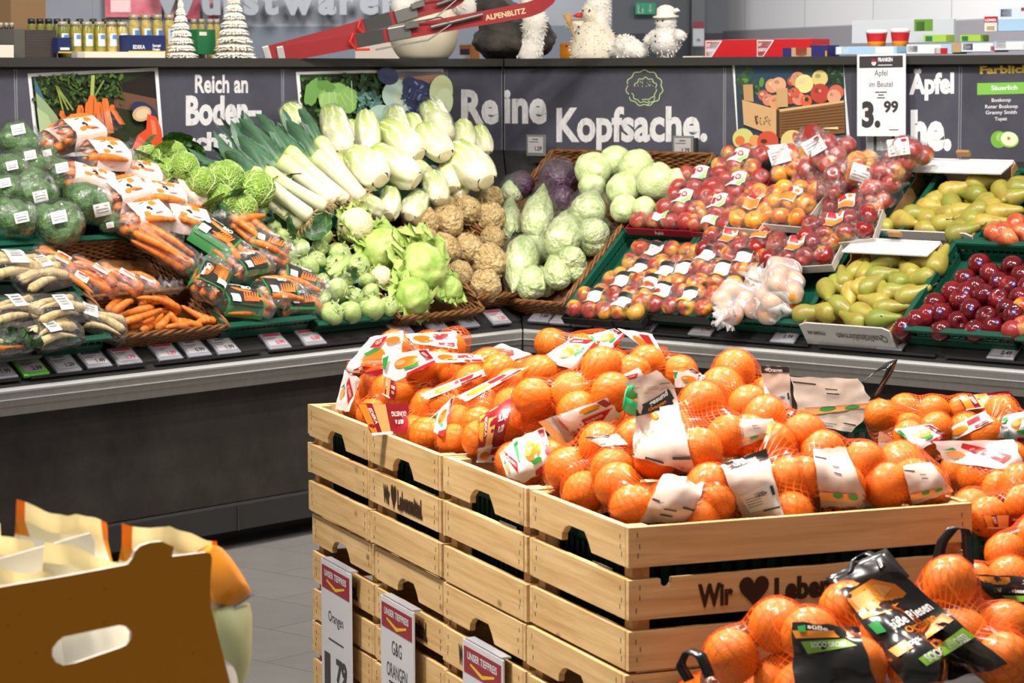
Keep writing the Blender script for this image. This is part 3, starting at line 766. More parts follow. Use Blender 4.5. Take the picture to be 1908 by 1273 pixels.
BLUE=M('carton blue','#1c2a5c',.45); YEL=M('carton yellow','#d9b31f',.45); WHT=white; GRN=M('carton green','#1f6b40',.5); REDB=M('carton red','#c01c24',.4); ORGB=M('carton orange','#e08a1e',.4); LBL=M('carton light blue','#a9cbe6',.45); NAVY=M('carton navy','#2a2a6a',.45); BRN=M('carton brown','#8f6f4d',.7); TAN=M('carton tan','#b59a72',.7); GRYB=M('grey post','#57544f',.6); DBR=M('dark ribbed carton','#3f3634',.7); CRM=M('cream carton','#e6dccb',.5)
carton('post_box','l',28,47,54,106,GRYB,'grey upright block near the left edge of the counter top','box',.9,.12)
carton('ribbed_carton','l',49,106,56,107,DBR,'dark ribbed carton beside the grey block','box',.9,.12,[(0,1,.1*i,.1*i+.015,M('carton line','#5a4f4b',.7)) for i in range(1,9)])
carton('blue_carton','l',109,133,70,99,BLUE,'small blue carton with a yellow stripe beside the dark ribbed carton','box',.86,.03,[(0,1,.0,.10,YEL),(.15,.85,.2,.36,WHT)])
carton('blue_carton','l',240,309,66,98,BLUE,'wide blue carton with a yellow stripe left of the paper trees','box',.86,.05,[(0,1,.0,.10,YEL),('EDEKA',.12,.22,(.32,.22),WHT),('Spargel',.64,.34,(.22,.16),WHT),('Stangen',.64,.14,(.2,.14),WHT)])
carton('white_tray','l',160,309,97,107,CRM,'white cardboard tray below the jars','tray',.84,.2)
carton('white_tray','l',0,26,84,104,CRM,'white tray cut by the left edge','tray',.86,.14)
carton('green_carton','l',369,402,55,101,GRN,'green carton between the two paper trees','box',.95,.08,[(.1,.5,.75,.9,CRM)])
carton('brown_carton','l',24,86,-12,106,BRN,'brown carton out of focus behind the jars at the far left','box',1.22,.1,zlift=0)
# skis
SKI=M('ski red','#85141a',.35,.5,coat=.2); SKE=M('ski edge','#c9b48c',.5); STL=M('binding steel','#6f6d6a',.35,.5,.8)
def ski(x0,y0,x1,y1,s,wd,lab,word,wx_,binding):
    A=hitb('l',x0,y0,s); B=hitb('r',x1,y1,s) if x1>937 else hitb('l',x1,y1,s)
    A=hity(x0,y0,9.85-0*s);B=hity(x1,y1,9.98)
    ax=(B-A).normalized(); L=(B-A).length; yv=Vector((0,1,0)); yv=(yv-ax*yv.dot(ax)).normalized(); zv=ax.cross(yv)
    if zv.z<0: zv=-zv; 
    R=Matrix((ax,yv,zv)).transposed(); t=empty('ski',A,R); tag(t,lab,'ski','old red skis on the counter top')
    P=[];n=24;Q=[]
    mb=MB([SKI,SKE])
    for i in range(n+1):
        q=i/n; c=L*q; up=.06*max(0,(q-.86)/.14)**2; wv=wd*(1-.15*math.sin(PI*q))*(1 if q<.93 else max(.15,1-((q-.93)/.07)**2)); P.append((c,wv,up))
    V=[]
    for c,wv,up in P:
        V+=[Vector((c,-.008-up*.3,-wv/2+up)),Vector((c,-.008-up*.3,wv/2+up)),Vector((c,.008-up*.3,wv/2+up)),Vector((c,.008-up*.3,-wv/2+up))]
    Fc=[];I=[]
    for i in range(n):
        for j in range(4):
            Fc.append((i*4+j,i*4+(j+1)%4,(i+1)*4+(j+1)%4,(i+1)*4+j)); I.append(0 if j==0 else 1)
    b0=len(mb.F); mb.raw(V,Fc+[(3,2,1,0)]); 
    for i,m_ in enumerate(I): mb.I[b0+i]=m_
    mb.build('blade',t)
    mb=MB([SKE]); text_on(mb,word,(wx_*L,-.0095,-wd*.18),Vector((1,0,0)),UP,None,wd*.34,.02,0); mb.build('lettering',t)
    MB([M('ski tip guard','#a9a6a2',.4,.5,.5)]).box((.012,0,0),(.026,.02,wd*1.04),bev=.003).build('end_cap',t)
    bx=binding*L; mb=MB([STL,M('binding rubber','#232120',.6),M('red cable','#c9301f',.4)])
    mb.box((bx,-.014,0),(.085,.014,wd*.85),mi=0,bev=.003); mb.box((bx-.11,-.011,0),(.10,.006,wd*.86),mi=1); mb.box((bx+.05,-.03,.02),(.05,.02,.02),mi=0)
    mb.tube([(bx-.17,-.014,.03),(bx-.19,-.03,0),(bx-.17,-.014,-.032),(bx-.12,-.012,-.04)],.005,6,2); mb.tube([(bx+.04,-.02,.03),(bx+.16,-.05,.03),(bx+.20,-.03,0),(bx+.1,-.03,-.045),(bx-.1,-.02,-.045)],.003,6,0); mb.tube([(bx+.12,-.03,0),(bx+.32,-.03,.012)],.007,8,0); mb.build('binding',t)
ski(492,103,890,-12,.9,.060,'red ski with the higher tail, behind the other one','HEAD',.93,.66)
ski(518,103,1052,6,.86,.060,'red ski in front, lettering near its tip, running across the snowman','ALPENBLITZ',.72,.42)
# big white figure, rocks, fur
t=thing_at('snowman','l',790,'big cream plaster snowman behind the skis, its top out of the photo','snowman',None,1.0); u=pxm(t.location)
PLA=M('cream plaster','#d9d0ba',.45,.4,var=(6,'#c9bea4'))
b=Blob([((0,0,45*u),(0,0,45*u),60*u),((0,0,62*u),(0,0,62*u),52*u)],.03); V,Fc,_=b.shell(24,32,(0,0,1)); V=np.array(V); V[:,2]=np.maximum(V[:,2],0); link('lower_body',mesh('lower_body',V,Fc,PLA),t)
b=Blob([((0,0,135*u),(0,0,150*u),50*u)],.02); V,Fc,_=b.shell(20,28,(0,0,1)); link('upper_body',mesh('upper_body',V,Fc,PLA),t)
for sx in(-1,1): furry('arm',[((sx*40*u,-.03,118*u),(sx*85*u,-.06,95*u),22*u)],.01,t,FURW,150,.03,sx+5)
MB([M('navy scarf','#39415c',.8)]).lathe([(38*u,112*u),(45*u,118*u),(43*u,126*u),(36*u,128*u)],20).build('scarf',t,True)
ROCK=M('dark rock','#2b2826',.75,.3,var=(9,'#4a443f'),bump=(22,.9,.012))
def rock(x,y,wpx,hpx,lab,zl,seed):
    t=thing_at('rock','r',x,lab,'rock','dark rocks on the counter top',.95); u=pxm(t.location)
    V,Fc=noisy_sphere(26,36,lambda d:1+.22*noise.noise(d*1.6+Vector((seed,0,0)))+.10*noise.noise(d*4+Vector((0,seed,0)))); V=[Vector((v.x*wpx*u/2,v.y*wpx*u*.4,max(-.9,v.z)*hpx*u/2+hpx*u*.45+zl*u)) for v in V]
    link('stone',mesh('stone',V,Fc,ROCK),t); return t
rock(958,0,172,88,'large dark rock in the middle of the counter top',0,3); rock(920,0,100,60,'smaller dark rock lying on the large one',62,8)
t=thing_at('fur_strip','r',992,'strip of white fleece hanging over the dark rock','fleece',None,.84); u=pxm(t.location)
furry('fleece',[((0,0,10*u),(6*u,0,70*u),15*u),((6*u,0,70*u),(-20*u,.02,125*u),17*u),((-12*u,-.01,8*u),(-4*u,0,14*u),12*u)],.02,t,FURW,900,.02,2)
# furry snowman with broom
t=thing_at('snowman','r',1108,'white fluffy snowman with a red nose holding a broom','snowman',None,.88); u=pxm(t.location)
furry('body',[((0,0,14*u),(0,0,42*u),30*u),((-6*u,0,10*u),(6*u,0,10*u),38*u)],.02,t,FURC,900,.018,3); furry('head',[((-2*u,0,82*u),(-2*u,0,86*u),22*u)],.01,t,FURC,300,.012,4,.003)
furry('hat',[((4*u,0,100*u),(6*u,0,125*u),18*u),((8*u,.01,60*u),(10*u,.01,95*u),18*u)],.01,t,FURW,300,.015,5,.003)
furry('arm',[((-25*u,-.02,62*u),(-46*u,-.03,62*u),10*u)],.005,t,FURC,150,.014,6,.003)
MB([M('red nose','#c4201f',.4)]).lathe([(6*u,0),(4*u,10*u),(.5*u,18*u)],10,R=look((-.8,-.6,-.1)),loc=(-14*u,-20*u,80*u)).build('nose',t,True)
for ex in(-10,6): MB([black]).lathe([(2.2*u,0),(1.6*u,1.6*u),(.1*u,2*u)],10,R=look((0,-1,0)),loc=(ex*u,-22*u,88*u)).build('eye',t,True)
for zz in(58,46): MB([black]).lathe([(2.4*u,0),(1.6*u,1.8*u),(.1*u,2*u)],10,R=look((0,-1,0)),loc=(-12*u,-32*u,zz*u)).build('button',t,True)
t2=thing_at('straw_broom','r',1070,'tiny straw broom held by the fluffy snowman','broom',None,.81); mb=MB([M('broom straw','#b98f52',.7)]); mb.tube([(16*u,0,8*u),(-6*u,-.01,62*u)],1.6*u,6); mb.build('stick',t2,True); mb=MB([MATS['broom straw']]); mb.tube([(-6*u,-.01,60*u),(-10*u,-.01,72*u),(-14*u,-.012,82*u)],[3*u,6*u,8*u],9,0,True,.5); mb.build('bristles',t2,True)
t=thing_at('fur_strip','r',1165,'white fleece lying right of the fluffy snowman','fleece',None,.88); furry('fleece',[((-38*u,0,10*u),(0,0,18*u),14*u),((0,0,18*u),(34*u,0,12*u),16*u)],.02,t,FURW,700,.02,7)
# glitter snowman
t=thing_at('snowman','r',1241,'small glittery white snowman in a hat, rightmost on the counter','snowman',None,.88); u=pxm(t.location); TIN=M('glitter white','#dcd8d2',.35,.8,bump=(120,.9,.004))
furry('body',[((0,0,30*u),(0,0,30*u),29*u)],.01,t,TIN,500,.012,8,.003); furry('head',[((0,0,66*u),(0,0,66*u),19*u)],.01,t,TIN,250,.010,9,.002)
for sx in(-1,1): furry('arm',[((sx*24*u,0,40*u),(sx*36*u,-.01,32*u+ (8*u if sx>0 else 0)),11*u)],.005,t,TIN,200,.012,10+sx,.002)
mb=MB([FURW]); mb.lathe([(24*u,74*u),(24*u,77*u),(17*u,79*u),(16*u,92*u),(8*u,97*u),(1*u,98*u)],18,loc=(2*u,0,0),R=rotx(.05)); mb.tube([(14*u,0,84*u),(26*u,0,88*u),(32*u,0,86*u)],[5*u,4*u,1*u],6); mb.build('hat',t,True)
for ex in(-6,6): MB([black]).lathe([(2*u,0),(1.4*u,1.4*u),(.1*u,1.8*u)],10,R=look((0,-1,0)),loc=(ex*u,-18*u,68*u)).build('eye',t,True)
for zz in(40,30): MB([black]).lathe([(2*u,0),(1.4*u,1.4*u),(.1*u,1.8*u)],10,R=look((0,-1,0)),loc=(-2*u,-30*u,zz*u)).build('button',t,True)
# cartons on the right
carton('orange_carton','r',856,876,82,118,ORGB,'orange and white carton between the plaster snowman and the rock','box',1.05,.06,[(0,1,0,.28,WHT),(.1,.9,.32,.68,NAVY),(0,1,.92,1,WHT)])
carton('orange_carton','r',1043,1078,80,116,ORGB,'orange carton between the rock and the fluffy snowman','box',1.05,.06,[(.3,.5,.75,.85,NAVY)])
carton('orange_carton','r',1130,1150,80,100,ORGB,'orange carton peeping out right of the fluffy snowman','box',1.1,.06)
BADGE=lambda x:[([(x,.02),(x,.95),(x+.16,.95),(x+.06,.02)],0,0,0,WHT),([(x+.006,.05),(x+.006,.90),(x+.145,.90),(x+.055,.05)],0,0,0,REDB),('GUT',x+.012,.62,(.035,.18),WHT),('GÜNSTIG',x+.012,.32,(.08,.18),WHT)]
carton('red_carton','r',1311,1510,72,108,REDB,'long red carton with white corner badges','box',.86,.12,BADGE(.01)+BADGE(.50)+[(.74,.82,0,.5,NAVY),(.82,1.0,0,.5,TAN),([(.86,.1),(.89,.02),(.93,.02),(.96,.1),(.96,.5),(.86,.5)],0,0,0,REDB)])
carton('blue_pack','r',1508,1541,84,107,NAVY,'dark blue packet beside the long red carton','box',.86,.08,[(.9,1,0,.5,ORGB)])
carton('cream_slat','r',1272,1308,104.5,109,CRM,'thin pale card strip left of the long red carton','card',.80,.05,zlift=0)
carton('light_blue_carton','r',1556,1670,86,102,LBL,'flat light blue carton with a barcode, behind the price board','box',.86,.1,[(.02,.1,.1,.9,WHT),(.66,.95,.1,.9,WHT),('3.7',.14,.3,(.08,.4),WHT)])
carton('picture_panel','r',1585,1775,42,88,M('pale picture','#d3dbe2',.5),'pale picture panel with a green leaf behind the cups','panel',1.12,.015,[(.62,.80,.5,1.0,M('leaf picture green','#6fa03c',.5)),(.64,.72,.5,.9,M('leaf picture dark','#4c7d30',.5))],zlift=.05)
for i,(x0,x1,y0,y1) in enumerate(((1612,1654,54,86),(1658,1696,50,84))):
    t=thing_at('snack_cup','r',(x0+x1)/2,['red and white snack cup, left of two','red and white snack cup, right of two'][i],'cup','snack cups on the fruit counter',.98); u=pxm(t.location); t.location.z+=.035; h=(y1-y0)*u;r=(x1-x0)*u/2
    mb=MB([REDB,WHT,JLAB,ORGB]); mb.lathe([(r*.78,0),(r*.82,h*.3),(r*.95,h*.78),(r*.96,h*.82)],18,0,mis=[3,0,1]); mb.lathe([(r,h*.82),(r,h*.88),(r*.9,h*.9),(r*.9,h*1.0),(r*.3,h)],18,1); mb.build('cup',t,True)
carton('white_blue_carton','r',1688,1774,82,101,LBL,'white and blue carton with a navy badge, first of three','box',.86,.1,[(.03,.75,.05,.95,WHT),(.04,.25,.2,.85,NAVY),(.08,.21,.4,.65,WHT),(.62,.90,.0,.6,REDB)],'white and blue cartons')
carton('tan_carton','r',1772,1790,80,98,TAN,'small tan carton between the white and blue cartons','box',.86,.08)
carton('white_blue_carton','r',1790,1852,79,97,LBL,'white and blue carton with a navy badge, second of three','box',.86,.1,[(.03,.95,.05,.9,WHT),(.06,.36,.2,.9,NAVY),(.12,.3,.4,.65,WHT),(.9,1,.1,.6,REDB)],'white and blue cartons')
carton('white_blue_carton','r',1852,1925,76,94,LBL,'white and blue carton with a navy badge, third of three at the right edge','box',.86,.1,[(.03,.95,.05,.9,WHT),(.04,.30,.2,.95,NAVY),(.09,.25,.4,.65,WHT),(.76,.9,.1,.6,REDB)],'white and blue cartons')
carton('light_blue_carton','r',1858,1920,33,77,LBL,'upright light blue carton stacked at the right edge','box',.90,.08,[(0,1,.5,1,M('ice white','#d6e4f0',.45)),(.08,.42,.62,.95,NAVY),(.14,.36,.72,.85,WHT),(.7,1,.85,1,REDB)],zlift=.085)
carton('rusk_carton','r',1833,1857,49,77,M('rusk white','#e3ddd6',.5),'small carton with a red head beside the upright light blue one','box',.92,.06,[(0,1,.6,1,REDB),('LEIMER',.06,.68,(.9,.18),WHT),(.2,.8,.08,.35,TAN)],zlift=.085)
for i,(x0,x1,y0,y1) in enumerate(((1720,1762,68,82),(1788,1826,66,79))): carton('green_packet','r',x0,x1,y0,y1,M('packet green','#9fc04a',.4),['green packet lying on the first white and blue carton','green packet lying on the second white and blue carton'][i],'packet',.94,.06,[(.1,.4,.1,.8,GRN)],'green packets',zlift=.05)
# ---------------------------------------------------------------- far background
def far_box(name,x0,x1,y0,y1,Y,d,m,lab,cat,parts=(),grp=None):
    A=hity(x0,y1,Y);B=hity(x1,y0,Y); t=empty(name,((A.x+B.x)/2,Y,A.z)); tag(t,lab,cat,grp); w_=B.x-A.x;h=B.z-A.z
    mb=MB([m]); mb.box((0,d/2,h/2),(w_,d,h)); mb.build('body',t)
    if parts:
        ms=[];mb=MB(ms)
        for a,b,c,e,mm in parts:
            if mm not in ms: ms.append(mm)
            mb.box(((a+b)/2*w_-w_/2,-.002,(c+e)/2*h),((b-a)*w_,.004,(e-c)*h),mi=ms.index(mm))
        mb.build('print',t)
    return t
MEAT=M('meat picture','#a83a48',.5,var=(5,'#c9808a')); MEAT2=M('meat picture dark','#8e2a3a',.5,var=(6,'#b4606c'))
for x0,x1,y1,m,l in ((196,300,32,MEAT,'blurred red meat picture on the back wall, left'),(309,372,36,MEAT2,'blurred red meat picture on the back wall, middle'),(388,406,36,MEAT,'narrow red meat picture on the back wall behind the large paper tree')): far_box('meat_picture',x0,x1,-60,y1,16.96,.02,m,l,'picture',[(.1,.45,.1,.35,M('meat fat','#d9b0b0',.5))],'meat pictures')
far_box('picture_rail',178,304,-60,0,16.9,.02,wallgrey,'x','x') if False else None
A=hity(335,25,16.9); B=hity(735,25,16.9); t=empty('wall_lettering',A); tag(t,'large grey letters Wurstwaren standing out from the back wall','lettering')
TXT,Fc=text2d('Wurstwaren',.06); k_=(B.x-A.x)/TXT[:,0].max()*1.0; 
GL1=M('letter grey','#7f8288',.5); 
x_=0
for ch in 'Wurstwaren':
    T2,F2=text2d(ch,.05); kk=.42; V0=[Vector((p[0]*kk+x_,0,p[1]*kk)) for p in T2]; n=len(V0); V1=[v+Vector((0,-.06,0)) for v in V0]
    bm=bmesh.new(); vs1=[bm.verts.new(v) for v in V0]
    for f in F2:
        try: bm.faces.new([vs1[i] for i in f])
        except ValueError: pass
    r=bmesh.ops.extrude_face_region(bm,geom=list(bm.faces)); bmesh.ops.translate(bm,vec=(0,-.06,0),verts=[g for g in r['geom'] if isinstance(g,bmesh.types.BMVert)]); bmesh.ops.recalc_face_normals(bm,faces=bm.faces)
    me=bpy.data.meshes.new('letter'); bm.to_mesh(me); bm.free(); me.materials.append(GL1); link('letter',me,t); x_+=T2[:,0].max()*kk+.035
s_=(B.x-A.x+ .22)/x_; t.matrix_basis=Matrix.Translation(A+Vector((-.16,0,0)))@Matrix.Scale(s_,4)
# freezer row, glimpsed under the skis
EM=N('freezer lamp'); EM.b.inputs['Emission Color'].default_value=(.75,.82,1,1); EM.b.inputs['Emission Strength'].default_value=3; EM=EM.m
t=empty('freezer_cabinet',(hity(600,110,15).x,15,0)); tag(t,'lit freezer cabinet glimpsed below the skis','freezer')
MB([M('freezer grey','#9aa0a8',.5)]).box((0,.4,.8),(1.7,.8,1.6)).build('body',t); MB([EM]).box((0,-.01,1.63),(1.6,.04,.03)).build('lamp',t)
mb=MB([JBLU,M('freezer pink','#c98aa8',.5),WHT,NAVY]); 
for i in range(12): mb.box((-.75+i*.135,-.012,1.52),(.10,.02,.14),mi=i%4)
mb.build('display_row',t)
t=empty('cold_shelf_post',(hity(680,110,15).x,14.8,0)); tag(t,'pale brown cabinet end beside the freezer, behind the skis','cabinet'); MB([M('beige panel','#b5a89a',.6)]).box((.1,.1,.88),(.28,.3,1.75)).build('panel',t)
# exit sign and red call box
EXG=N('exit green'); EXG.color('#1f9a6a'); EXG.b.inputs['Emission Color'].default_value=(.05,.5,.28,1); EXG.b.inputs['Emission Strength'].default_value=.2; EXG=EXG.m
A=hity(1184,27,18.4);B=hity(1222,5,18.4); t=empty('exit_sign',((A.x+B.x)/2,18.4,A.z)); tag(t,'green emergency exit sign with a running figure and arrow on the far wall','exit sign'); w_=B.x-A.x;h_=B.z-A.z
mb=MB([EXG]); mb.box((0,.03,h_/2),(w_,.05,h_),bev=.004); mb.build('panel',t); mb=MB([WHT]); 
mb.box((w_*.22,0,h_*.6),(.008,.004,h_*.5)); mb.prism([(w_*.12,h_*.40),(w_*.22,h_*.15),(w_*.32,h_*.40)],Vector((1,0,0)),UP,(0,0,0),Vector((0,1,0)),.003); mb.box((-w_*.25,0,h_*.45),(w_*.28,.003,h_*.7)); mb.build('pictogram',t)
mb=MB([EXG]); mb.lathe([(.016,0),(.016,.003)],10,R=rotx(PI/2),loc=(-w_*.22,-.003,h_*.68)); mb.tube([(-w_*.22,-.004,h_*.58),(-w_*.28,-.004,h_*.38),(-w_*.2,-.004,h_*.18)],.008,6); mb.build('figure',t)
t=far_box('alarm_switch_box',1291,1312,40,86,17.9,.05,M('alarm white','#c9cdd2',.5),'white call box with a red top on the grey column','alarm box',[(0,1,.72,1,M('alarm red','#8e2a35',.5)),(.35,.65,.2,.3,M('alarm grey','#7d8288',.5))])
# ================================================================ produce materials
def rvec(k,mul=7.0):
    """object coordinates shifted by a per-object amount, so copies differ"""
    x=k.add('ShaderNodeVectorMath',operation='ADD'); k.link(k.co(),x.inputs[0])
    c=k.add('ShaderNodeCombineXYZ'); r=k.math('MULTIPLY',k.rand(),mul)
    for i in range(3): k.link(r,c.inputs[i])
    k.link(c.outputs[0],x.inputs[1]); return x.outputs[0]
def applemat(name,a,b,mid=None,rough=.22,bias=.5,streak=True):
    k=N(name); v=rvec(k)
    big=k.noise(14,2,vec=v); st=k.noise(60,4,.6,vec=k.mapv((1,1,.18),vec=v))
    f=k.math('ADD',k.math('MULTIPLY',big,.75),k.math('MULTIPLY',st,.25))
    f=k.math('ADD',f,k.math('MULTIPLY',k.math('SUBTRACT',k.rand(),.5),.12))
    c=k.ramp(f,[(bias-.09,a),(bias+.02,mid or a),(bias+.1,b)])
    sp=k.rng(k.vor(260,vec=v),.0,.12,.35,0); c=k.mix(sp,c,'#e8c9a0')
    k.color(c).set(rough,.5,coat=.25); MATS[name]=k.m; return k.m
A_RED=applemat('red apple','#7d1616','#b8852f','#961f1b',bias=.58)
A_BI=applemat('red and yellow apple','#951815','#d29c24','#b8441a',bias=.48)
A_GALA=applemat('orange apple','#b5371d','#e09a2b','#d0741f',bias=.43)
A_PINK=applemat('rosy apple','#9c2f2c','#bf974a','#aa4438',bias=.55,rough=.3)
A_DARK=applemat('dark red apple','#5c0c16','#8e1d20','#74131a',bias=.55,rough=.16)
A_ORNG=applemat('orange-red apple','#b8402a','#d68a55','#c65a3a',bias=.52)
def vegm(name,a,b,scale=20,rough=.45,bump=None,z=None,veins=None,spec=.45,mid=None):
    k=N(name); v=rvec(k); f=k.rng(k.noise(scale,4,vec=v),.3,.7); c=k.mix(f,a,b)
    if z: # base-to-tip colouring along the object's own axis: (z0,z1,colour at z1)
        c=k.mix(k.rng(k.math('ADD',k.sep()[2],k.math('MULTIPLY',k.math('SUBTRACT',k.noise(30,3,vec=k.mapv((1,1,.15))),.5),abs(z[1]-z[0])*.9)),z[0],z[1]),c,z[2])
    if veins: # (scale,colour,width)
        if veins[0]=='r': # ribs running from the base to the tip
            q=k.sep(); a=k.math('ADD',k.math('ARCTAN2',q[1],q[0]),k.math('MULTIPLY',k.noise(veins[4] if len(veins)>4 else 1.5,3,vec=v),2.2))
            d=k.math('ABSOLUTE',k.math('SUBTRACT',k.math('FRACT',k.math('MULTIPLY',a,veins[1]/6.2832)),.5)); c=k.mix(k.rng(d,0,veins[3],.85,0),c,veins[2])
        else:
            d=k.vor(veins[0],'DISTANCE_TO_EDGE',vec=v); c=k.mix(k.rng(d,0,veins[2],1,0),c,veins[1])
    k.color(c).set(rough,spec)
    if bump:
        if bump[0]=='v': k.bump(k.rng(k.vor(bump[1],'DISTANCE_TO_EDGE',vec=v),0,.35),bump[2],bump[3])
        else: k.bump(k.noise(bump[1],4,vec=v),bump[2],bump[3])
    MATS[name]=k.m; return k.m
SAVOY=vegm('savoy leaf','#6f9632','#8cb044',12,.5,('v',42,.9,.006),veins=(26,'#c3d488',.045))
SAVOYH=vegm('savoy head','#6c9430','#93b54a',2.5,.5,('v',5,.55,.03),veins=(5,'#a5c25e',.05))
SAVOYD=vegm('dark savoy leaf','#2f5228','#44702f',14,.5,('v',60,.8,.004),veins=(16,'#6f9a4a',.03))
LEAFD=vegm('dark green leaf','#2c4c28','#3d6534',20,.45,('n',60,.4,.003),veins=(18,'#7c9c62',.02))
LETT=vegm('lettuce leaf','#86a844','#b9c973',16,.42,('n',34,.7,.006),veins=None)
WCAB=vegm('white cabbage','#a8bf72','#dbe1b4',1.6,.38,('n',5,.25,.02),veins=('r',9,'#e6ebc4',.10))
PCAB=vegm('pointed cabbage','#a6bd70','#d8dfb2',1.7,.36,('n',4,.6,.05),veins=('r',8,'#e2e7bf',.13))
RCAB=vegm('red cabbage','#33202f','#563a4e',2,.28,('n',5,.4,.02),veins=('r',9,'#8c6f85',.05))
NAPA=vegm('Chinese cabbage','#dedab4','#e8e4c4',14,.36,('n',24,.5,.005),z=(.03,.23,'#a3b656'),veins=('r',9,'#f0eeda',.16,9))
NAPAB=vegm('Chinese cabbage cut base','#d8c99c','#e6dcb8',60,.5)
CELER=vegm('celeriac skin','#b58f52','#e6cf9c',2.6,.75,('n',5,.7,.06),veins=(3.4,'#94733f',.05))
KOHL=vegm('kohlrabi skin','#90a856','#b7c885',2.2,.4,('n',6,.2,.02))
KOHLR=vegm('kohlrabi leaf scar','#b3bd88','#c6cda2',60,.5)
BROC=vegm('broccoli','#35582f','#66894c',34,.6,('n',90,1.0,.012))
CAULI=vegm('cauliflower curd','#dccb9c','#e8dcb6',50,.6,('n',110,.8,.005))
CARR=vegm('carrot','#c4611c','#d9792c',20,.45,('n',26,.25,.002))
k=N('ringed carrot'); v=rvec(k); k.color(k.mix(k.rng(k.noise(70,2,vec=k.mapv((.3,.3,1),vec=v)),.45,.7),k.mix(k.noise(18,3,vec=v),'#d26a1c','#e88a34'),'#b85a1c')).set(.42,.45).bump(k.noise(90,2,vec=k.mapv((.2,.2,1),vec=v)),.35,.002); CARR=k.m
k=N('parsnip'); v=rvec(k); k.color(k.mix(k.rng(k.noise(70,2,vec=k.mapv((.3,.3,1),vec=v)),.45,.75),k.mix(k.noise(18,3,vec=v),'#d9bd80','#e8d3a0'),'#b8965a')).set(.5,.4).bump(k.noise(90,2,vec=k.mapv((.2,.2,1),vec=v)),.35,.002); PARS=k.m
LEEKW=vegm('leek shaft','#d3d0ac','#e0ddc0',30,.35,('n',40,.1,.001),z=(.15,.30,'#a9bf62'))
k=N('leek leaf'); v=rvec(k); k.color(k.mix(k.rng(k.sep()[2],.17,.27),k.mix(k.rng(k.noise(30,3,vec=k.mapv((1,1,.1),vec=v)),.3,.7),'#9ab653','#b9c878'),k.mix(k.rng(k.noise(40,3,vec=k.mapv((1,1,.1),vec=v)),.3,.7),'#35543f','#4d7152'))).set(.42,.4); LEEKG=k.m
ROOTS=vegm('leek roots','#a98a5c','#c8b084',80,.8)
PEARM=vegm('pear skin','#a3a03c','#c2b551',16,.4,('n',60,.06,.001),veins=None)
k=N('green-yellow pear'); v=rvec(k); c=k.mix(k.rng(k.rand(),0,1),'#7d8a34','#b5a044'); c=k.mix(k.rng(k.noise(22,5,.65,vec=v),.48,.7),c,'#957438'); c=k.mix(k.rng(k.vor(170,vec=v),0,.1,.6,0),c,'#6e5a2c'); k.color(c).set(.38,.45,coat=.1); PEARM=k.m
STEM=M('dry stem','#5a4426',.7); LABW=M('white paper label','#e4e2e0',.5,.3); LABG=M('grey print','#8a888a',.5); LABR=M('red print','#b3202a',.45); LABK=M('black label','#262422',.4,.4); LABGR=M('label green','#2f7a3c',.45); LABLG=M('label light green','#8fbf6a',.45); LABY=M('label yellow','#e0b62c',.45); LABO=M('label orange','#d97a2a',.45); LABP=M('pale pink label','#e3c9bf',.45,.35)
BTRAY=M('black tray plastic','#1f1e1d',.3,.5); CARD=M('grey card','#b9b2a8',.7); KRAFT=M('brown cardboard','#a8804f',.75,var=(30,'#9a7345')); REDC=M('red printed card','#8e1a2c',.45)
# ---------------------------------------------------------------- produce meshes (unit: metres)
def apple_mesh(nm,m,tall=.9,R=.037,seed=0,n=20):
    V=[];Fc=[];rs=random.Random(seed); nt=14
    for i in range(nt+1):
        t=PI*i/nt; ct,st=math.cos(t),math.sin(t)
        r=R*st*(1+.07*ct)*(1.0); z=R*tall*ct*(1-.42*math.exp(-(st/.34)**2))
        for j in range(n):
            a=2*PI*j/n; q=1+.018*math.cos(5*a+seed)*(1 if ct<0 else .5)+.012*math.cos(2*a+seed*2)
            V.append((r*q*math.cos(a),r*q*math.sin(a),z))
    Fc=[(i*n+j,(i+1)*n+j,(i+1)*n+(j+1)%n,i*n+(j+1)%n) for i in range(nt) for j in range(n)]
    mb=MB([m,STEM]); mb.raw(V,Fc); mb.tube([(0,0,R*tall*.5),(.001,0,R*tall*.8),(.004,.001,R*tall*1.08)],[.0012,.001,.0014],5,1)
    return mb.data(nm,True)
APPLE={k:[apple_mesh('apple',m,t,R,s) for s in (0,1)] for k,m,t,R in (('red',A_RED,.92,.037),('bi',A_BI,.92,.036),('gala',A_GALA,.9,.037),('pink',A_PINK,.95,.038),('dark',A_DARK,1.0,.039),('orng',A_ORNG,.9,.040))}
def pear_mesh(nm,seed):
    prof=[(.002,-.044),(.012,-.047),(.024,-.043),(.033,-.030),(.0355,-.012),(.033,.006),(.026,.026),(.019,.043),(.015,.058),(.0125,.070),(.009,.077),(.003,.078)]
    n=18;V=[];b=(seed%3-1)*.012
    for r,z in prof:
        off=b*max(0,(z+.02)/.09)**2
        for j in range(n):
            a=2*PI*j/n; q=1+.03*math.cos(2*a+seed); V.append((r*q*math.cos(a)+off,r*q*math.sin(a),z))
    Fc=[(i*n+j,i*n+(j+1)%n,(i+1)*n+(j+1)%n,(i+1)*n+j) for i in range(len(prof)-1) for j in range(n)]
    mb=MB([PEARM,STEM]); mb.raw(V,Fc); mb.raw(V[:n],[tuple(reversed(range(n)))]); mb.raw(V[-n:],[tuple(range(n))])
    mb.tube([(b,0,.074),(b*1.3,.002,.088),(b*1.6+.003,.003,.100)],[.002,.0016,.0022],6,1)
    return mb.data(nm,True)
PEAR=[pear_mesh('pear',s) for s in range(3)]
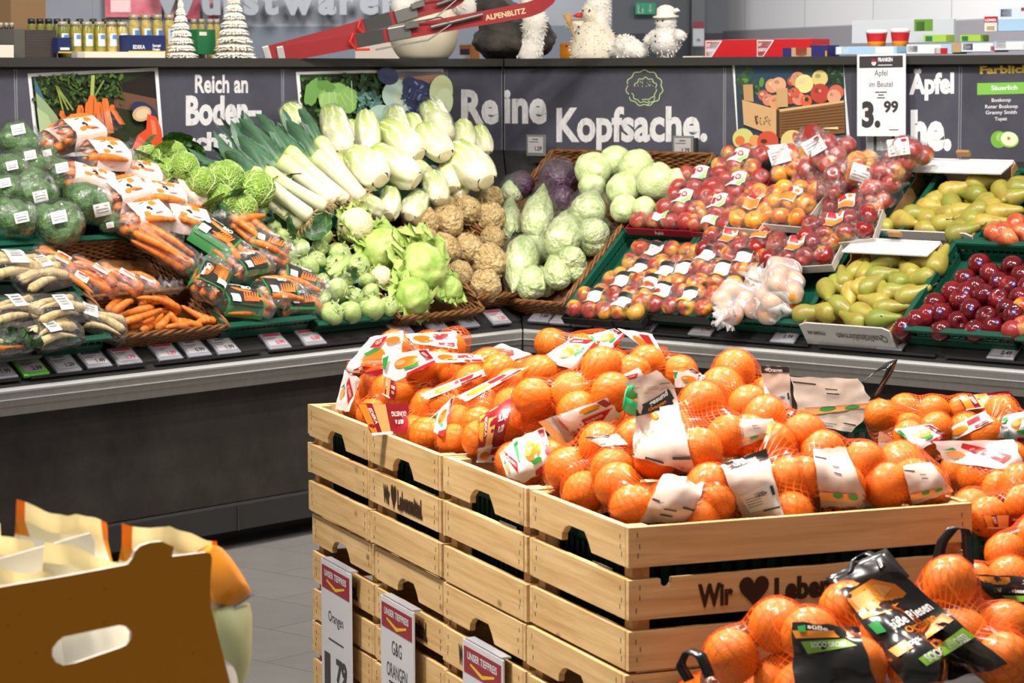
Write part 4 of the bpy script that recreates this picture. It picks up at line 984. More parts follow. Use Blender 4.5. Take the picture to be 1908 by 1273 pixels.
def root_mesh(nm,m,L,R,seed,tip=.12,crown=None):
    rs=random.Random(seed); P=[];rad=[]; bx,by=rs.uniform(-.12,.12)*L,rs.uniform(-.12,.12)*L
    for i in range(12):
        t=i/11; P.append((bx*math.sin(t*2.6),by*math.sin(t*3.1),L*(t-.5)))
        r=R*(1-(1-tip)*t**1.25)*(1+.05*math.sin(i*2.1+seed)); 
        if i==0: r*=.55
        if i==11: r*=.35
        rad.append(r)
    mb=MB([m,crown or LEAFD]); mb.tube(P,rad,9); mb.tube([(0,0,-L*.5),(0,0,-L*.5-.006)],[R*.3,R*.22],6,1)
    return mb.data(nm,True)
CARROT=[root_mesh('carrot',CARR,.17,.016,s,.35) for s in range(4)]
PARSNIP=[root_mesh('parsnip',PARS,.20,.019,s,.18) for s in range(3)]
def ridged(dirs,amp,base):
    def f(d):
        r=base(d) if base else 1.0
        for i,(c,th) in enumerate(dirs):
            x=d.dot(c)-th+.10*noise.noise(d*2.3+Vector((i*3,0,0)))
            r+=amp*(1/(1+math.exp(-x*60)))
        return r
    return f
def cabbage_mesh(nm,m,seed,amp=.022,shape=None,n=32,mm=44):
    rs=random.Random(seed); dirs=[]
    for i in range(6):
        v=Vector((rs.gauss(0,1),rs.gauss(0,1),rs.gauss(.3,1))).normalized(); dirs.append((v,rs.uniform(.1,.6)))
    f=ridged(dirs,amp,lambda d:1+.03*noise.noise(d*1.7+Vector((seed,0,0))))
    V,Fc=noisy_sphere(n,mm,f)
    if shape: V=[shape(v) for v in V]
    return mesh(nm,V,Fc,m)
WC=[cabbage_mesh('white_cabbage',WCAB,s,.035) for s in range(3)]
def savoy_mesh(seed):
    rs=random.Random(seed); dirs=[(Vector((rs.gauss(0,1),rs.gauss(0,1),rs.gauss(.3,1))).normalized(),rs.uniform(.1,.6)) for i in range(6)]
    f=ridged(dirs,.05,lambda d:1+.03*noise.noise(d*1.7+Vector((seed,0,0)))+.025*noise.noise(d*7)); V,Fc=noisy_sphere(36,48,f); mb=MB([SAVOYH,M('pale cabbage rib','#c3d48c',.5)]); mb.raw(V,Fc)
    def on(t,a): d=Vector((math.sin(t)*math.cos(a),math.sin(t)*math.sin(a),math.cos(t))); return d*(f(d)+.004)
    for q in range(5):
        a0=q*1.2566+seed; mb.tube([on(2.5-2.2*i/14,a0+.05*math.sin(i)) for i in range(15)],[.045*(1-.75*i/14)+.008 for i in range(15)],6,1,True,.6)
        for b in range(5):
            for sg in(-1,1):
                t0=2.2-.36*b; mb.tube([on(t0-.5*i/7,a0+sg*(.02+.52*(i/7)**.9)) for i in range(8)],[.022*(1-.7*i/7)+.004 for i in range(8)],5,1,True,.6)
    return mb.data('savoy_cabbage',True)
SV=[savoy_mesh(10+s) for s in range(3)]
RC=[cabbage_mesh('red_cabbage',RCAB,20+s,.02) for s in range(2)]
def cone(v): # pointed head: tip at +Z
    z=v.z; t=max(0,(z+1)/2); k=(1-.72*t**1.3); return Vector((v.x*k*1.0,v.y*k,z*1.45))
PC=[cabbage_mesh('pointed_cabbage',PCAB,30+s,.07,cone) for s in range(3)]
def napa_mesh(seed):
    nt,n=22,36; V=[]
    for i in range(nt+1):
        t=i/nt; z=.265*t; r=.032+.020*max(0,math.sin(PI*min(1,t*1.05)**.8))+.006*t
        if t>.8: r*=math.sqrt(max(0,1-((t-.8)/.2)**2*.93))
        if i==0: r=.026
        for j in range(n):
            a=2*PI*j/n; rib=.0030*(1-t)*math.cos(5*a+seed)+.0022*math.cos(11*a+2*seed+t*3)*t+.002*noise.noise(Vector((math.cos(a)*2,math.sin(a)*2,t*6+seed)))*2
            st=.004*(1/(1+math.exp(-(math.sin(2*a+seed*1.3+t*1.5))*12)))*(t<.97)
            V.append(((r+rib+st)*math.cos(a),(r+rib+st)*math.sin(a)*.93,z))
    Fc=[(i*n+j,i*n+(j+1)%n,(i+1)*n+(j+1)%n,(i+1)*n+j) for i in range(nt) for j in range(n)]+[tuple(range(nt*n,nt*n+n))]
    me=MB([NAPA,NAPAB]); me.raw(V,Fc); me.lathe([(.027,.0005),(.025,-.003),(.018,-.0045),(.004,-.004)],20,1); return me.data('chinese_cabbage',True)
NP=[napa_mesh(s) for s in range(3)]
def celeriac_mesh(seed):
    def f(d):
        q=1+.12*noise.noise(d*2.2+Vector((seed*5,0,0)))+.07*noise.noise(d*6+Vector((seed,2,0)))+.03*noise.noise(d*14)
        if d.z<-.35: q+=.10*abs(noise.noise(d*9+Vector((0,seed,0))))
        return q
    V,Fc=noisy_sphere(28,36,f); mb=MB([CELER]); mb.raw(V,Fc)
    rs=random.Random(seed)
    for i in range(14):
        a=rs.uniform(0,6.3); d=Vector((math.cos(a)*.6,math.sin(a)*.6,-.75)).normalized()
        mb.tube([d*.9,d*1.1+Vector((rs.uniform(-.1,.1),rs.uniform(-.1,.1),0)),d*1.2+Vector((rs.uniform(-.25,.25),rs.uniform(-.25,.25),.05))],[.05,.035,.012],5)
    return mb.data('celeriac',True)
CE=[celeriac_mesh(s) for s in range(3)]
def kohl_mesh(seed):
    V,Fc=noisy_sphere(18,26,lambda d:(1+.04*math.cos(3*math.atan2(d.y,d.x)+seed))*(1-.13*abs(d.z)))
    mb=MB([KOHL,KOHLR,LEAFD]); mb.raw(V,Fc)
    rs=random.Random(seed)
    for r0,z in ((.18,.89),(.42,.80),(.64,.66)): # rings of leaf scars round the crown
        P=[Vector((r0*math.cos(a),r0*math.sin(a),z+.035*math.sin(3*a+seed))) for a in [2*PI*i/22 for i in range(22)]]
        mb.tube([p*1.01 for p in P]+[P[0]*1.01],.03,5,1,False,.6)
    for i in range(4):
        a=i*1.6+seed; d=Vector((math.cos(a)*.5,math.sin(a)*.5,.75)).normalized()
        mb.tube([d*.9,d*1.12,d*1.22+Vector((.05,0,.05))],[.11,.075,.05],7,0,True,.5)
    return mb.data('kohlrabi',True)
KO=[kohl_mesh(s) for s in range(3)]
# ---------------------------------------------------------------- placing
def R_px(P,rpx): return rpx*(P-CAMPOS).dot(fwd)/F_PX
def put_me(name,me,P,R,scale,label=None,cat=None,group=None):
    o=link(name,me,None,TRS(P,R,scale)); tag(o,label,cat,group); return o
def leafthing(name,m,side,px,py,L,W,h,ang,label,cat,group,curl=.7,tilt=.3,seed=0,ruf=.15):
    mb=MB(m); leaf(mb,L,W,0,curl,ruf,.3,seed=seed)
    o=mb.build(name,None,True); P=at(side,px,py,h)
    o.matrix_basis=TRS(P,wmat(side)@rotz(ang)@rotx(tilt)); tag(o,label,cat,group); return o
# --- white, red and pointed cabbages
def rank_labels(items,base,per=5):
    """give each of many look-alikes its place: row counted from the front, then from the left"""
    it=sorted(items,key=lambda q:-q[2]); rows=[it[i:i+per] for i in range(0,len(it),per)]
    for r,row in enumerate(rows):
        row.sort(key=lambda q:q[1])
        for i,(o,x,y) in enumerate(row):
            side=ORD(i)+' from the left' if i<len(row)/2 else ('rightmost' if i==len(row)-1 else ORD(len(row)-1-i)+' from the right')
            o['label']='%s, %s, %s row from front'%(base,side.replace('first from the left','leftmost').replace('from the','from'),ORD(r))
def ORD(n): return ['first','second','third','fourth','fifth','sixth','seventh','eighth','ninth','tenth','eleventh','twelfth'][n]
wl=['with its pale cut stem showing, left end of the heap','topmost of the heap, behind the stem-side head','upper right of the heap, streaked green','large and green, right side of the heap','cream coloured, in the middle of the heap','half hidden at the right end, against the basket side','small, tucked under the stem-side head','in the bottom row beside the long wrapped cabbage','in the bottom row at the right']
for i,(x,y,r) in enumerate([(1105,316,32),(1148,300,28),(1185,312,32),(1224,341,35),(1161,353,31),(1261,335,21),(1102,346,24),(1163,390,25),(1200,388,21)]):
    P=at('r',x,y,.12 if i!=0 else .15); R=R_px(P,r)
    put_me('white_cabbage',WC[i%3],P,rrot(),R,'white cabbage '+wl[i],'cabbage','white cabbages in the wide back basket')
o=MB(vegm('cut cabbage stem','#d9d0aa','#e6dfc2',40,.6)); o.lathe([(.3,0),(.28,.1),(.05,.13)],14)
st=o.build('cut_stem',bpy.data.objects['white_cabbage'],True); 
Rw=bpy.data.objects['white_cabbage'].matrix_basis.to_3x3().normalized(); d=Rw.inverted()@Vector((.3,-.8,.0)).normalized()
st.matrix_basis=TRS(d*.92,look(d))
for i,(x,y,r,l) in enumerate([(1040,335,37,'large film-wrapped red cabbage lying in front of the basket wall'),(972,345,23,'red cabbage in the left corner of the wide basket'),(1046,372,27,'red cabbage half hidden behind the pointed cabbages')]):
    P=at('r',x,y,.09); R=R_px(P,r); t=put_me('red_cabbage',RC[i%2],P,rotz(i)@rotx(1.3),R,l,'cabbage','red cabbages in the wide back basket')
    if i<2:
        b=Blob([((0,0,0),(.0,.2,0),1.04)],.05,wob=.06,wsc=4); V,Fc,_=b.shell(18,26); link('film_wrap',mesh('film_wrap',V,Fc,mfilm()),t)
pcs=[('1',952,362,958,345,22,'r','white-wrapped pointed cabbage at the top left corner of the basket'),
 ('2',1000,440,1012,352,30,'r','long film-wrapped pointed cabbage standing upright in the middle'),
 ('3',950,440,952,372,22,'r','narrow wrapped pointed cabbage beside the celeriac'),
 ('4',1040,470,1058,400,34,'r','plump wrapped pointed cabbage, its base towards the shopper'),
 ('5',975,455,957,535,31,'r','long pointed cabbage hanging tip down by the celeriac basket'),
 ('6',992,548,988,492,27,'r','pointed cabbage at the front rim, tip up'),
 ('7',1045,530,1028,480,26,'r','pointed cabbage behind the front rim, leaning right'),
 ('8',1076,492,1050,470,24,'r','pointed cabbage lying against the right side of the basket'),
 ('9',1092,408,1108,365,31,'r','long wrapped pointed cabbage lying over the join of two baskets'),
 ('10',1112,436,1090,428,29,'r','round-looking pointed cabbage seen from its base, upper right'),
 ('11',990,470,1020,455,28,'r','pointed cabbage in the middle, under the plump wrapped one'),
 ('12',1100,470,1125,430,22,'r','pointed cabbage at the top right corner of the narrow basket'),('13',1020,545,1005,500,22,'r','pointed cabbage between the two at the front rim'),('14',1068,520,1085,478,20,'r','pointed cabbage tucked along the right basket side'),('15',978,556,972,520,18,'r','pointed cabbage low at the left front rim')]
for i,(n_,bx,by,tx,ty,r,sd,lab) in enumerate(pcs):
    hh=(.09 if i<11 else .05) if i not in (1,3,4,8) else .13
    B=at(sd,bx,by,hh);T=at(sd,tx,ty,hh); ax=(T-B).normalized(); L=(T-B).length
    P=(B+T)/2; R=R_px(P,r)*1.22; t=empty('pointed_cabbage',P,look(ax)); tag(t,lab,'cabbage','pointed cabbages in the corner basket')
    me=PC[i%3]; zs=max(L/2/1.45,R*.75)
    o=link('head',me,t,Matrix.Diagonal((R,R,zs,1)))
    if i in (0,1,2,3,4,8,9,10):
        b=Blob([((0,0,-zs*.7),(0,0,-zs*.2),R*1.02),((0,0,0),(0,0,zs*1.25),R*.55)],.02,wob=.010,wsc=28); V,Fc,_=b.shell(20,24,(0,0,1)); link('film_wrap',mesh('film_wrap',V,Fc,mfilm()),t)
# --- celeriac
cl_=[(789,414,28),(831,414,32),(869,392,27),(829,386,22),(912,370,25),(912,406,29),(795,446,21),(826,465,30),(872,465,28),(917,445,23),(911,489,33),(857,510,24),(903,533,30),(752,441,18),(790,450,22)]
cn=['at the upper left, smooth and pale','large, with a torn pale patch on top','with a pale root end, behind the large pale-patched one','small, peeping over the large pale-patched one','topmost at the right','large and round, second from the top at the right','in the second row at the left','in front of the large pale-patched one','with a scarred brown side, in the middle','small, above the biggest lower one','biggest, right of the lettuce','dark, wedged beside the iceberg lettuce','lowest, rough root side showing, on the basket rim','small, leftmost on the wicker edge','between two in the second row']
for i,(x,y,r) in enumerate(cl_):
    P=at('l',x,y,.10 if i<6 else .08); R=R_px(P,r)*1.12
    put_me('celeriac',CE[i%3],P,rotz(i*1.7)@rotx([.4,2.6,1.2,.2,.9,2.2,.3][i%7] if i!=12 else 2.4),R*.93,'celeriac '+cn[i],'celeriac','celeriac roots in the corner basket')
# --- Chinese cabbages: top, base, half width
nps=[(613,199,641,284,27,.24,'standing upright, leftmost of the top row'),(683,211,687,284,27,.22,'standing upright, second in the top row'),(656,287,700,352,33,.24,'lying base forward, left of the middle row'),(718,300,768,352,33,.22,'pale, lying base forward in the middle'),(727,250,772,306,32,.20,'lying behind the pale middle one'),(786,242,822,305,29,.24,'slanting, its cut base above the celeriac'),(862,233,866,282,25,.18,'standing upright, rightmost of the top row'),(858,290,897,354,36,.24,'green-streaked, standing beside the celeriac at the right'),(806,212,830,260,28,.20,'in the top row, leaning right'),(893,250,904,286,20,.15,'small and greenish, at the right end behind'),(802,322,820,375,23,.20,'film-wrapped, in the gap behind the celeriac'),(728,358,724,402,23,.16,'standing tip up in front of the cut bases'),(785,362,762,404,23,.15,'dark green and wrapped, lying beside the cauliflower'),(667,374,711,396,21,.17,'with its white end beside the leek roots'),(738,226,746,262,24,.20,'wrapped, at the back between two uprights'),(656,226,664,272,19,.18,'at the back between the first two uprights'),(771,238,784,270,21,.2,'at the back, left of the slanting one'),(838,322,842,352,22,.18,'mostly hidden above the celeriac'),(632,312,646,340,19,.16,'mostly hidden beside the leeks'),(548,222,566,258,24,.2,'yellowish and wrapped, behind the leek leaves'),(760,306,800,330,22,.16,'hidden in the middle of the heap'),(860,340,850,368,20,.14,'low at the right, behind the top celeriac')]
for i,(tx,ty,bx,by,r,hh,lab) in enumerate(nps):
    hh*=.85; hB=hh; hT=hh+(.02 if i!=2 else .0)
    B=at('l',bx,by,hB);T=at('l',tx,ty,hT)
    if i in (2,3,4,5,7): B=B+wn('l')*.04
    ax=(T-B);L=ax.length; R=R_px(B,r)
    k=1.0
    t=empty('chinese_cabbage',B,look(ax.normalized(),i*1.3)); tag(t,'Chinese cabbage '+lab,'Chinese cabbage','Chinese cabbages heaped on the left counter')
    zz=max(L/.265,R/.058*.75); link('head',NP[i%3],t,Matrix.Diagonal((R/.055,R/.055,zz,1)))
    if i in (10,12,14,19,0,8):
        b=Blob([((0,0,.03),(0,0,.2*zz),R*1.05)],.02,wob=.008,wsc=28); V,Fc,_=b.shell(18,22,(0,0,1)); link('film_wrap',mesh('film_wrap',V,Fc,mfilm()),t)
# --- savoy cabbages
for i,(x,y,r,lab) in enumerate([(421,333,34,'savoy cabbage with bold pale veins, rounded and in front'),(476,353,33,'yellow-green savoy cabbage under the leek shafts'),(345,312,26,'savoy cabbage in the middle of the back row'),(310,318,23,'savoy cabbage leftmost beside the pink carrot bags'),(376,340,26,'savoy cabbage tucked left of the bold-veined one'),(411,377,30,'savoy cabbage half buried below the bold-veined one'),(448,388,30,'savoy cabbage above the clear carrot bag'),(275,296,24,'savoy cabbage behind the topmost carrot bag'),(325,290,24,'dark-leaved savoy cabbage at the back')]):
    P=at('l',x,y,.21 if i<3 or i==4 else .17); R=R_px(P,r)*1.04; t=empty('savoy_cabbage',P,rotz(i*2.1)@rotx(.5)); tag(t,lab,'cabbage','savoy cabbages beside the leeks')
    link('head',SV[i%3],t,Matrix.Scale(R*.96,4))
    for j in range(0 if i<2 else 2):
        mb=MB(SAVOYD if (j%2 and i>1) or i>=7 else SAVOY); leaf(mb,R*2.0,R*1.7,0,-1.5,.22,.35,seed=i+j); a=j*1.6+i
        q=link('outer_leaf',mb.data('outer_leaf',True),t,TRS(Vector((0,0,-R*.9))+rotz(a)@Vector((0,R*.35,0)),rotz(a)@rotx(1.25)))
for i,(x,y,L,W,a,ti,m,lab) in enumerate([(264,296,.10,.10,.6,.9,SAVOYD,'dark crinkled savoy leaf sticking up behind the carrot bags'),(318,296,.11,.11,-.4,.8,SAVOYD,'dark savoy leaf at the back, middle of three'),(348,303,.09,.09,-.9,.9,SAVOYD,'dark savoy leaf at the back, right of three'),(300,330,.13,.13,.2,.5,SAVOY,'pale savoy leaf beside the pink carrot bags'),(405,402,.08,.09,1.9,.4,SAVOYD,'dark savoy leaf curling over the clear carrot bag'),(462,404,.08,.10,-1.0,.4,SAVOY,'pale savoy leaf under the leek shafts'),(510,396,.09,.09,-1.6,.4,LETT,'yellow-green leaf beside the leek roots')]):
    leafthing('savoy_leaf',m,'l',x,y,L,W,.13,a,lab,'cabbage leaf','loose savoy leaves',curl=1.2,tilt=ti,seed=i,ruf=.2)
# --- leeks
lks=[(578,404,474,326,350,262,19),(604,386,500,326,392,222,19),(622,377,527,304,424,216,20),(645,377,541,287,456,208,19),(675,370,591,294,505,216,21),(668,362,598,268,545,208,18),(562,420,462,350,385,292,15),(640,390,560,320,480,262,16),(690,384,600,312,530,232,16)]
for i,(rx,ry,mx,my,lx,ly,r) in enumerate(lks):
    hh=.20 if i<6 else .15
    A=at('l',rx,ry,hh-.02);Bm=at('l',mx,my,hh+.02);Cc=at('l',lx,ly,hh+.05)
    t=empty('leek',A,look((Bm-A).normalized())); iM=t.matrix_basis.inverted()
    tag(t,['leek lying lowest of the fan, roots nearest the kohlrabi','leek second from the bottom of the fan','leek in the middle of the fan','leek fourth from the bottom, thick white shaft','topmost right leek, roots lying beside the Chinese cabbage','leek at the back with leaves standing upright','leek mostly hidden under the lowest one','leek mostly hidden under the middle of the fan','leek mostly hidden behind the topmost right one'][i],'leek','leeks fanned across the left counter')
    mb=MB(LEEKW); R=R_px(A,r)*.8; q0=Vector((0,0,0));q1=iM@Bm
    mb.tube([q0+(q1-q0)*s for s in (0,.05,.15,.4,.7,.9,1.0,1.08)],[R*.75,R*1.0,R*.95,R*.88,R*.92,R*1.1,R*1.2,R*.9],14); mb.build('shaft',t,True)
    mb=MB(ROOTS); rs=random.Random(i)
    for j in range(34):
        d=Vector((rs.gauss(0,1),rs.gauss(0,1),-rs.uniform(.3,1.2))).normalized(); s0=Vector((d.x*R*.7,d.y*R*.7,0)); e=s0+d*rs.uniform(.015,.04)
        mb.tube([s0,(s0+e)/2+Vector((rs.uniform(-.006,.006),rs.uniform(-.006,.006),0)),e],[.0016,.0013,.0006],4)
    mb.build('roots',t)
    tip=iM@Cc; dirv=(tip-q1); Ld=dirv.length; ez=dirv.normalized(); e1=(iM.to_3x3()@wx('l')); e1=(e1-ez*e1.dot(ez)).normalized(); e2=ez.cross(e1)
    for j in range(8):
        mb=MB(LEEKG); sp=(j-3.5)/3.5; Lj=Ld*rs.uniform(.5,.98); P=[];nu=14
        for a in range(nu):
            s=a/(nu-1); wv=R*1.7*(1-.35*s)*(1 if s<.8 else max(.06,math.sqrt(max(0,1-((s-.8)/.2)**2))))
            cpt=q1-ez*R*2+ez*(Lj+R*2)*s+e1*(sp*Lj*.26*s**1.3+.02*math.sin(j*3+s*4)*s)+e2*(rs.uniform(-.002,.002)+(.015*math.sin(j*1.9)*s-.025*s*s*(j%3-.5)))
            roll=sp*.9*s+math.sin(j*2.2)*.9*s; d1=(e1*math.cos(roll)+e2*math.sin(roll)); d2=ez.cross(d1)
            for b in range(5):
                q=(b-2)/2; P.append(cpt+d1*(q*wv*.55)+d2*(abs(q)*wv*.38*(1-.4*s)))
        mb.grid(P,nu,5); mb.build('leaf',t,True)
# --- kohlrabi
kx=lambda X,Y:(350+.262*X,330+.262*Y)
ks=[(700,560,70),(740,640,62),(855,640,72),(915,592,60),(1050,640,80),(1205,640,82),(1075,550,76),(960,420,62),(780,395,70),(790,510,66),(680,490,62),(960,735,46),(1062,805,80),(1100,740,66),(1270,740,52),(955,860,56),(1185,850,58),(1300,822,58),(1020,970,77),(1155,962,74),(1312,935,86),(1422,925,66),(600,370,62),(940,500,55),(660,420,55),(880,800,55),(1250,560,45)]
kd=[]
for i,(X,Y,r) in enumerate(ks):
    x,y=kx(X,Y); P=at('l',x,y,.075); R=R_px(P,r*.262)*1.17
    sd='row %s from the front rim, %s'%(['at the front','second','third','fourth','back'][min(4,int((1000-Y)/130))] ,['far left','left','middle','right','far right'][min(4,max(0,int((X-600)/165)))])
    kd.append(put_me('kohlrabi',KO[i%3],P,wmat('l')@rotz(i*1.1)@rotx([.9,.5,1.3,.2,1.0][i%5]),R*1.02,None,'kohlrabi','kohlrabi in the green crate'))
knames=['behind the black-labelled carrot bag','low beside the carrot bag tip','with a smooth pale side, left of the middle','small, above the smooth pale one','with a star-shaped crown, in the middle','right of the star-crowned one, ringed like a target','ringed, under the cauliflower leaves','upright and yellowish near the leek roots','oblique and pinkish, under dark leaves','with a stalk stump, upper left','half hidden by the dark leaves, upper left','tiny, above the carrot tip','large ringed one in the second row','squeezed between two rings in the third row','small, touching the lettuce basket','half hidden behind the carrot tip','small, in the second row middle','small, in the second row right','leftmost at the front rim','second from the left at the front rim','largest at the front rim','rightmost at the front rim','pale cut one among the dark leaves','greyish one under the leaf beside the leek roots','beneath the dark leaves at the far left','under the carrot tip','beside the small cauliflower']
for o,nm in zip(kd,knames): o['label']='kohlrabi '+nm
for i,(X,Y,L,W,a,lab) in enumerate([(640,300,.15,.13,.3,'big dark kohlrabi leaf standing behind the crate'),(730,250,.14,.13,-.5,'big dark kohlrabi leaf right of the standing one'),(560,330,.12,.11,.9,'dark kohlrabi leaf touching the clear carrot bag'),(760,440,.12,.06,1.5,'narrow dark leaf across the middle kohlrabi'),(860,440,.11,.08,-1.2,'dark leaf under the yellowish kohlrabi'),(830,360,.11,.09,-.4,'dark leaf beside the leek roots'),(930,330,.10,.08,-.8,'grey-green leaf against the cauliflower'),(1000,690,.11,.03,-1.5,'thin green leaf stalk lying across the crate'),(1190,760,.06,.05,.3,'small dark leaf among the front kohlrabi')]):
    x,y=kx(X,Y); leafthing('kohlrabi_leaf',LEAFD if i!=7 else KOHL,'l',x,y,L,W,.11,a,lab,'leaf','loose kohlrabi leaves',curl=.9,tilt=.45,seed=i,ruf=.12)
# --- cauliflower and lettuce
def cauliflower(x,y,r,h,lab,curd=.85):
    P=at('l',x,y,h);R=R_px(P,r); t=empty('cauliflower',P,wmat('l')@rotx(.35)); tag(t,lab,'cauliflower')
    def f(d):
        return 1+.10*abs(noise.noise(d*4.5))+.05*noise.noise(d*11)
    V,Fc=noisy_sphere(30,44,f); link('curd',mesh('curd',[v*R*curd for v in V],Fc,CAULI),t)
    for j in range(7):
        mb=MB(LETT); leaf(mb,R*1.6,R*1.3,0,-1.3 if j%2 else -.9,.35,.3,16,13,seed=j,fr=12); a=j*.9
        link('leaf',mb.data('leaf',True),t,TRS(Vector((0,0,-R*.95))+rotz(a)@Vector((0,R*.45,0)),rotz(a)@rotx(1.55)))
cauliflower(662,420,38,.15,'large cauliflower in pale leaves, just right of the leek roots')
cauliflower(710,518,23,.09,'small cauliflower half hidden at the left edge of the lettuce basket',.95)
def lettuce(x,y,r,h,lab,nl,spread):
    P=at('l',x,y,h);R=R_px(P,r); t=empty('lettuce',P,wmat('l')@rotx(.5)@rotz(x)); tag(t,lab,'lettuce')
    rs=random.Random(int(x))
    dirs=[(Vector((rs.gauss(0,1),rs.gauss(0,1),rs.gauss(.5,1))).normalized(),rs.uniform(0,.6)) for _ in range(8)]
    f=ridged(dirs,.05,lambda d:1+.06*noise.noise(d*2.5)+.03*noise.noise(d*7)); V,Fc=noisy_sphere(34,48,f); link('head',mesh('head',[v*R*.92 for v in V],Fc,LETT),t)
    for j in range(nl):
        mb=MB(LETT); leaf(mb,R*rs.uniform(1.6,2.1),R*1.7,0,-spread*rs.uniform(.7,1.2),.55,.3,20,15,seed=j,fr=15); a=j*2*PI/nl
        link('leaf',mb.data('leaf',True),t,TRS(Vector((0,0,-R*.9))+rotz(a)@Vector((0,R*.4,0)),rotz(a)@rotx(1.35)))
lettuce(708,464,38,.12,'lettuce with a pale ribbed side, left of the large frilly one',5,1.6)
lettuce(782,498,46,.13,'large frilly lettuce, its head opening towards the shopper',8,1.3)
lettuce(765,553,34,.09,'lettuce at the front rim of the wicker basket',6,1.5)
lettuce(832,540,26,.09,'small lettuce with loose frilly leaves beside the celeriac',7,.9)
# ================================================================ wrapped vegetables on the left
# --- broccoli in film
bl=[(30,268,40,'topmost at the far left'),(15,320,34,'cut by the left edge, second row'),(57,308,34,'with a large pale label, second row'),(112,334,38,'right of the second row, beside the carrot bags'),(58,361,43,'with a square label on its right cheek, in the middle'),(6,356,34,'cut by the left edge, third row'),(162,391,50,'rightmost, with a label on its right side'),(26,410,42,'with a slanting label, lower left'),(105,420,46,'lowest, in front of the rightmost one'),(200,412,22,'small, peeping out right of the rightmost one'),(85,300,26,'behind the labelled one of the second row')]
for i,(x,y,r,lab) in enumerate(bl):
    P=at('l',x,y,.15 if i<3 else .12);R=R_px(P,r)*1.12; t=empty('broccoli',P,wmat('l')@rotz(i*1.3)@rotx(.3)); tag(t,'film-wrapped broccoli '+lab,'broccoli','wrapped broccoli at the far left')
    rs=random.Random(i); lob=[]
    for j in range(9):
        a=j*2.4; d=Vector((math.cos(a)*rs.uniform(.2,.62),math.sin(a)*rs.uniform(.2,.62),rs.uniform(-.05,.45)))*R; lob.append((tuple(d),tuple(d),R*rs.uniform(.42,.55)))
    b=Blob(lob,R*.04,wob=R*.07,wsc=45/R*.06); V,Fc,_=b.shell(34,48,(0,0,1)); link('florets',mesh('florets',V,Fc,BROC),t)
    mb=MB(KOHL); mb.lathe([(R*.22,-R*.75),(R*.25,-R*.5),(R*.3,0)],10); mb.build('stalk',t,True)
    b2=Blob([(p,q,r_+.002) for p,q,r_ in lob],R*.16,wob=R*.03,wsc=20); V,Fc,_=b2.shell(22,30,(0,0,1)); link('film_wrap',mesh('film_wrap',V,Fc,film('vegetable film',opac=.012,gloss=.2,wr=38)),t)
    Mi=t.matrix_basis.inverted(); v=(Mi.to_3x3()@(CAMPOS-P).normalized()); up=Mi.to_3x3()@UP; rt=up.cross(v).normalized(); upp=v.cross(rt)
    ox,oy=[(.1,.6),(.2,.3),(.0,.5),(.1,.5),(.35,-.1),(.1,.4),(.5,.0),(.3,.1),(.1,.3),(.2,-.3),(.1,.5)][i]
    D=Decal(b2,tuple(rt*ox*R+upp*oy*R),rt+upp*.2,upp-rt*.2,[LABW,LABG],depth=R*2,fall=R)
    D.sheet(R*.55,R*.42,0,6,6); 
    for q in range(3): D.poly([(-R*.2,R*(.1-.1*q)),(R*.2,R*(.1-.1*q)),(R*.2,R*(.13-.1*q)),(-R*.2,R*(.13-.1*q))],1,0)
    D.build('label',t)
# --- parsnip trays
def veg_tray(side,x,y,ang,L,W,h,me,n,lab,cat,group,lblxy=(0,0),tilt=0,name='parsnip_tray',lw=.05):
    P=at(side,x,y,h); t=empty(name,P,wmat(side)@rotz(ang)@rotx(tilt)); tag(t,lab,cat,group)
    mb=MB(BTRAY); a,b=L/2,W/2
    mb.raw([(-a*.92,-b*.88,-.02),(a*.92,-b*.88,-.02),(a*.92,b*.88,-.02),(-a*.92,b*.88,-.02),(-a,-b,.006),(a,-b,.006),(a,b,.006),(-a,b,.006),(-a-.006,-b-.006,.007),(a+.006,-b-.006,.007),(a+.006,b+.006,.007),(-a-.006,b+.006,.007)],[(0,1,2,3),(0,4,5,1),(1,5,6,2),(2,6,7,3),(3,7,4,0),(4,8,9,5),(5,9,10,6),(6,10,11,7),(7,11,8,4)]); mb.build('tray',t)
    rs=random.Random(int(x*7+y)); pr=[]
    for i in range(n):
        q=(i+.5)/n-.5; s=1 if i%2 else -1; k=L*.9/.20
        yy=q*W*.92; zz=.012+.012*(i%2)
        R=rotz(-s*PI/2+rs.uniform(-.12,.12))@rotx(PI/2)
        o=link(name.split('_')[0],me[i%len(me)],t,TRS((rs.uniform(-.01,.01),yy,zz),R,k*rs.uniform(.9,1.02)*(.20/(.17 if me is CARROT else .20))))
        pr.append(((-a*.8,yy,zz),(a*.8,yy,zz),.020))
    bl_=Blob(pr,.012,wob=.004,wsc=30); V,Fc,_=bl_.shell(20,26,(1,0,0)); link('film_wrap',mesh('film_wrap',V,Fc,mfilm()),t)
    D=Decal(bl_,(lblxy[0],lblxy[1],0),(1,0,0),(0,1,0),[LABW,LABG],depth=.2); D.sheet(lw,lw*1.3,0,6,6)
    for q in range(4): D.poly([(-lw*.36,.022-.012*q),(lw*.3,.022-.012*q),(lw*.3,.026-.012*q),(-lw*.36,.026-.012*q)],1,0)
    D.build('label',t); return t
g='packs of parsnips at the far left'
veg_tray('l',102,584,-.02,.19,.105,.115,PARSNIP,4,'black tray of parsnips tilted on top of the others, white label in the middle','parsnips',g,(.01,0))
veg_tray('l',95,628,.12,.20,.10,.08,PARSNIP,4,'black tray of parsnips at the front rim, under the tilted one','parsnips',g,(-.02,.01))
veg_tray('l',180,608,-.55,.17,.10,.07,PARSNIP,4,'black tray of parsnips at the right end of the front crate','parsnips',g,(-.04,.01))
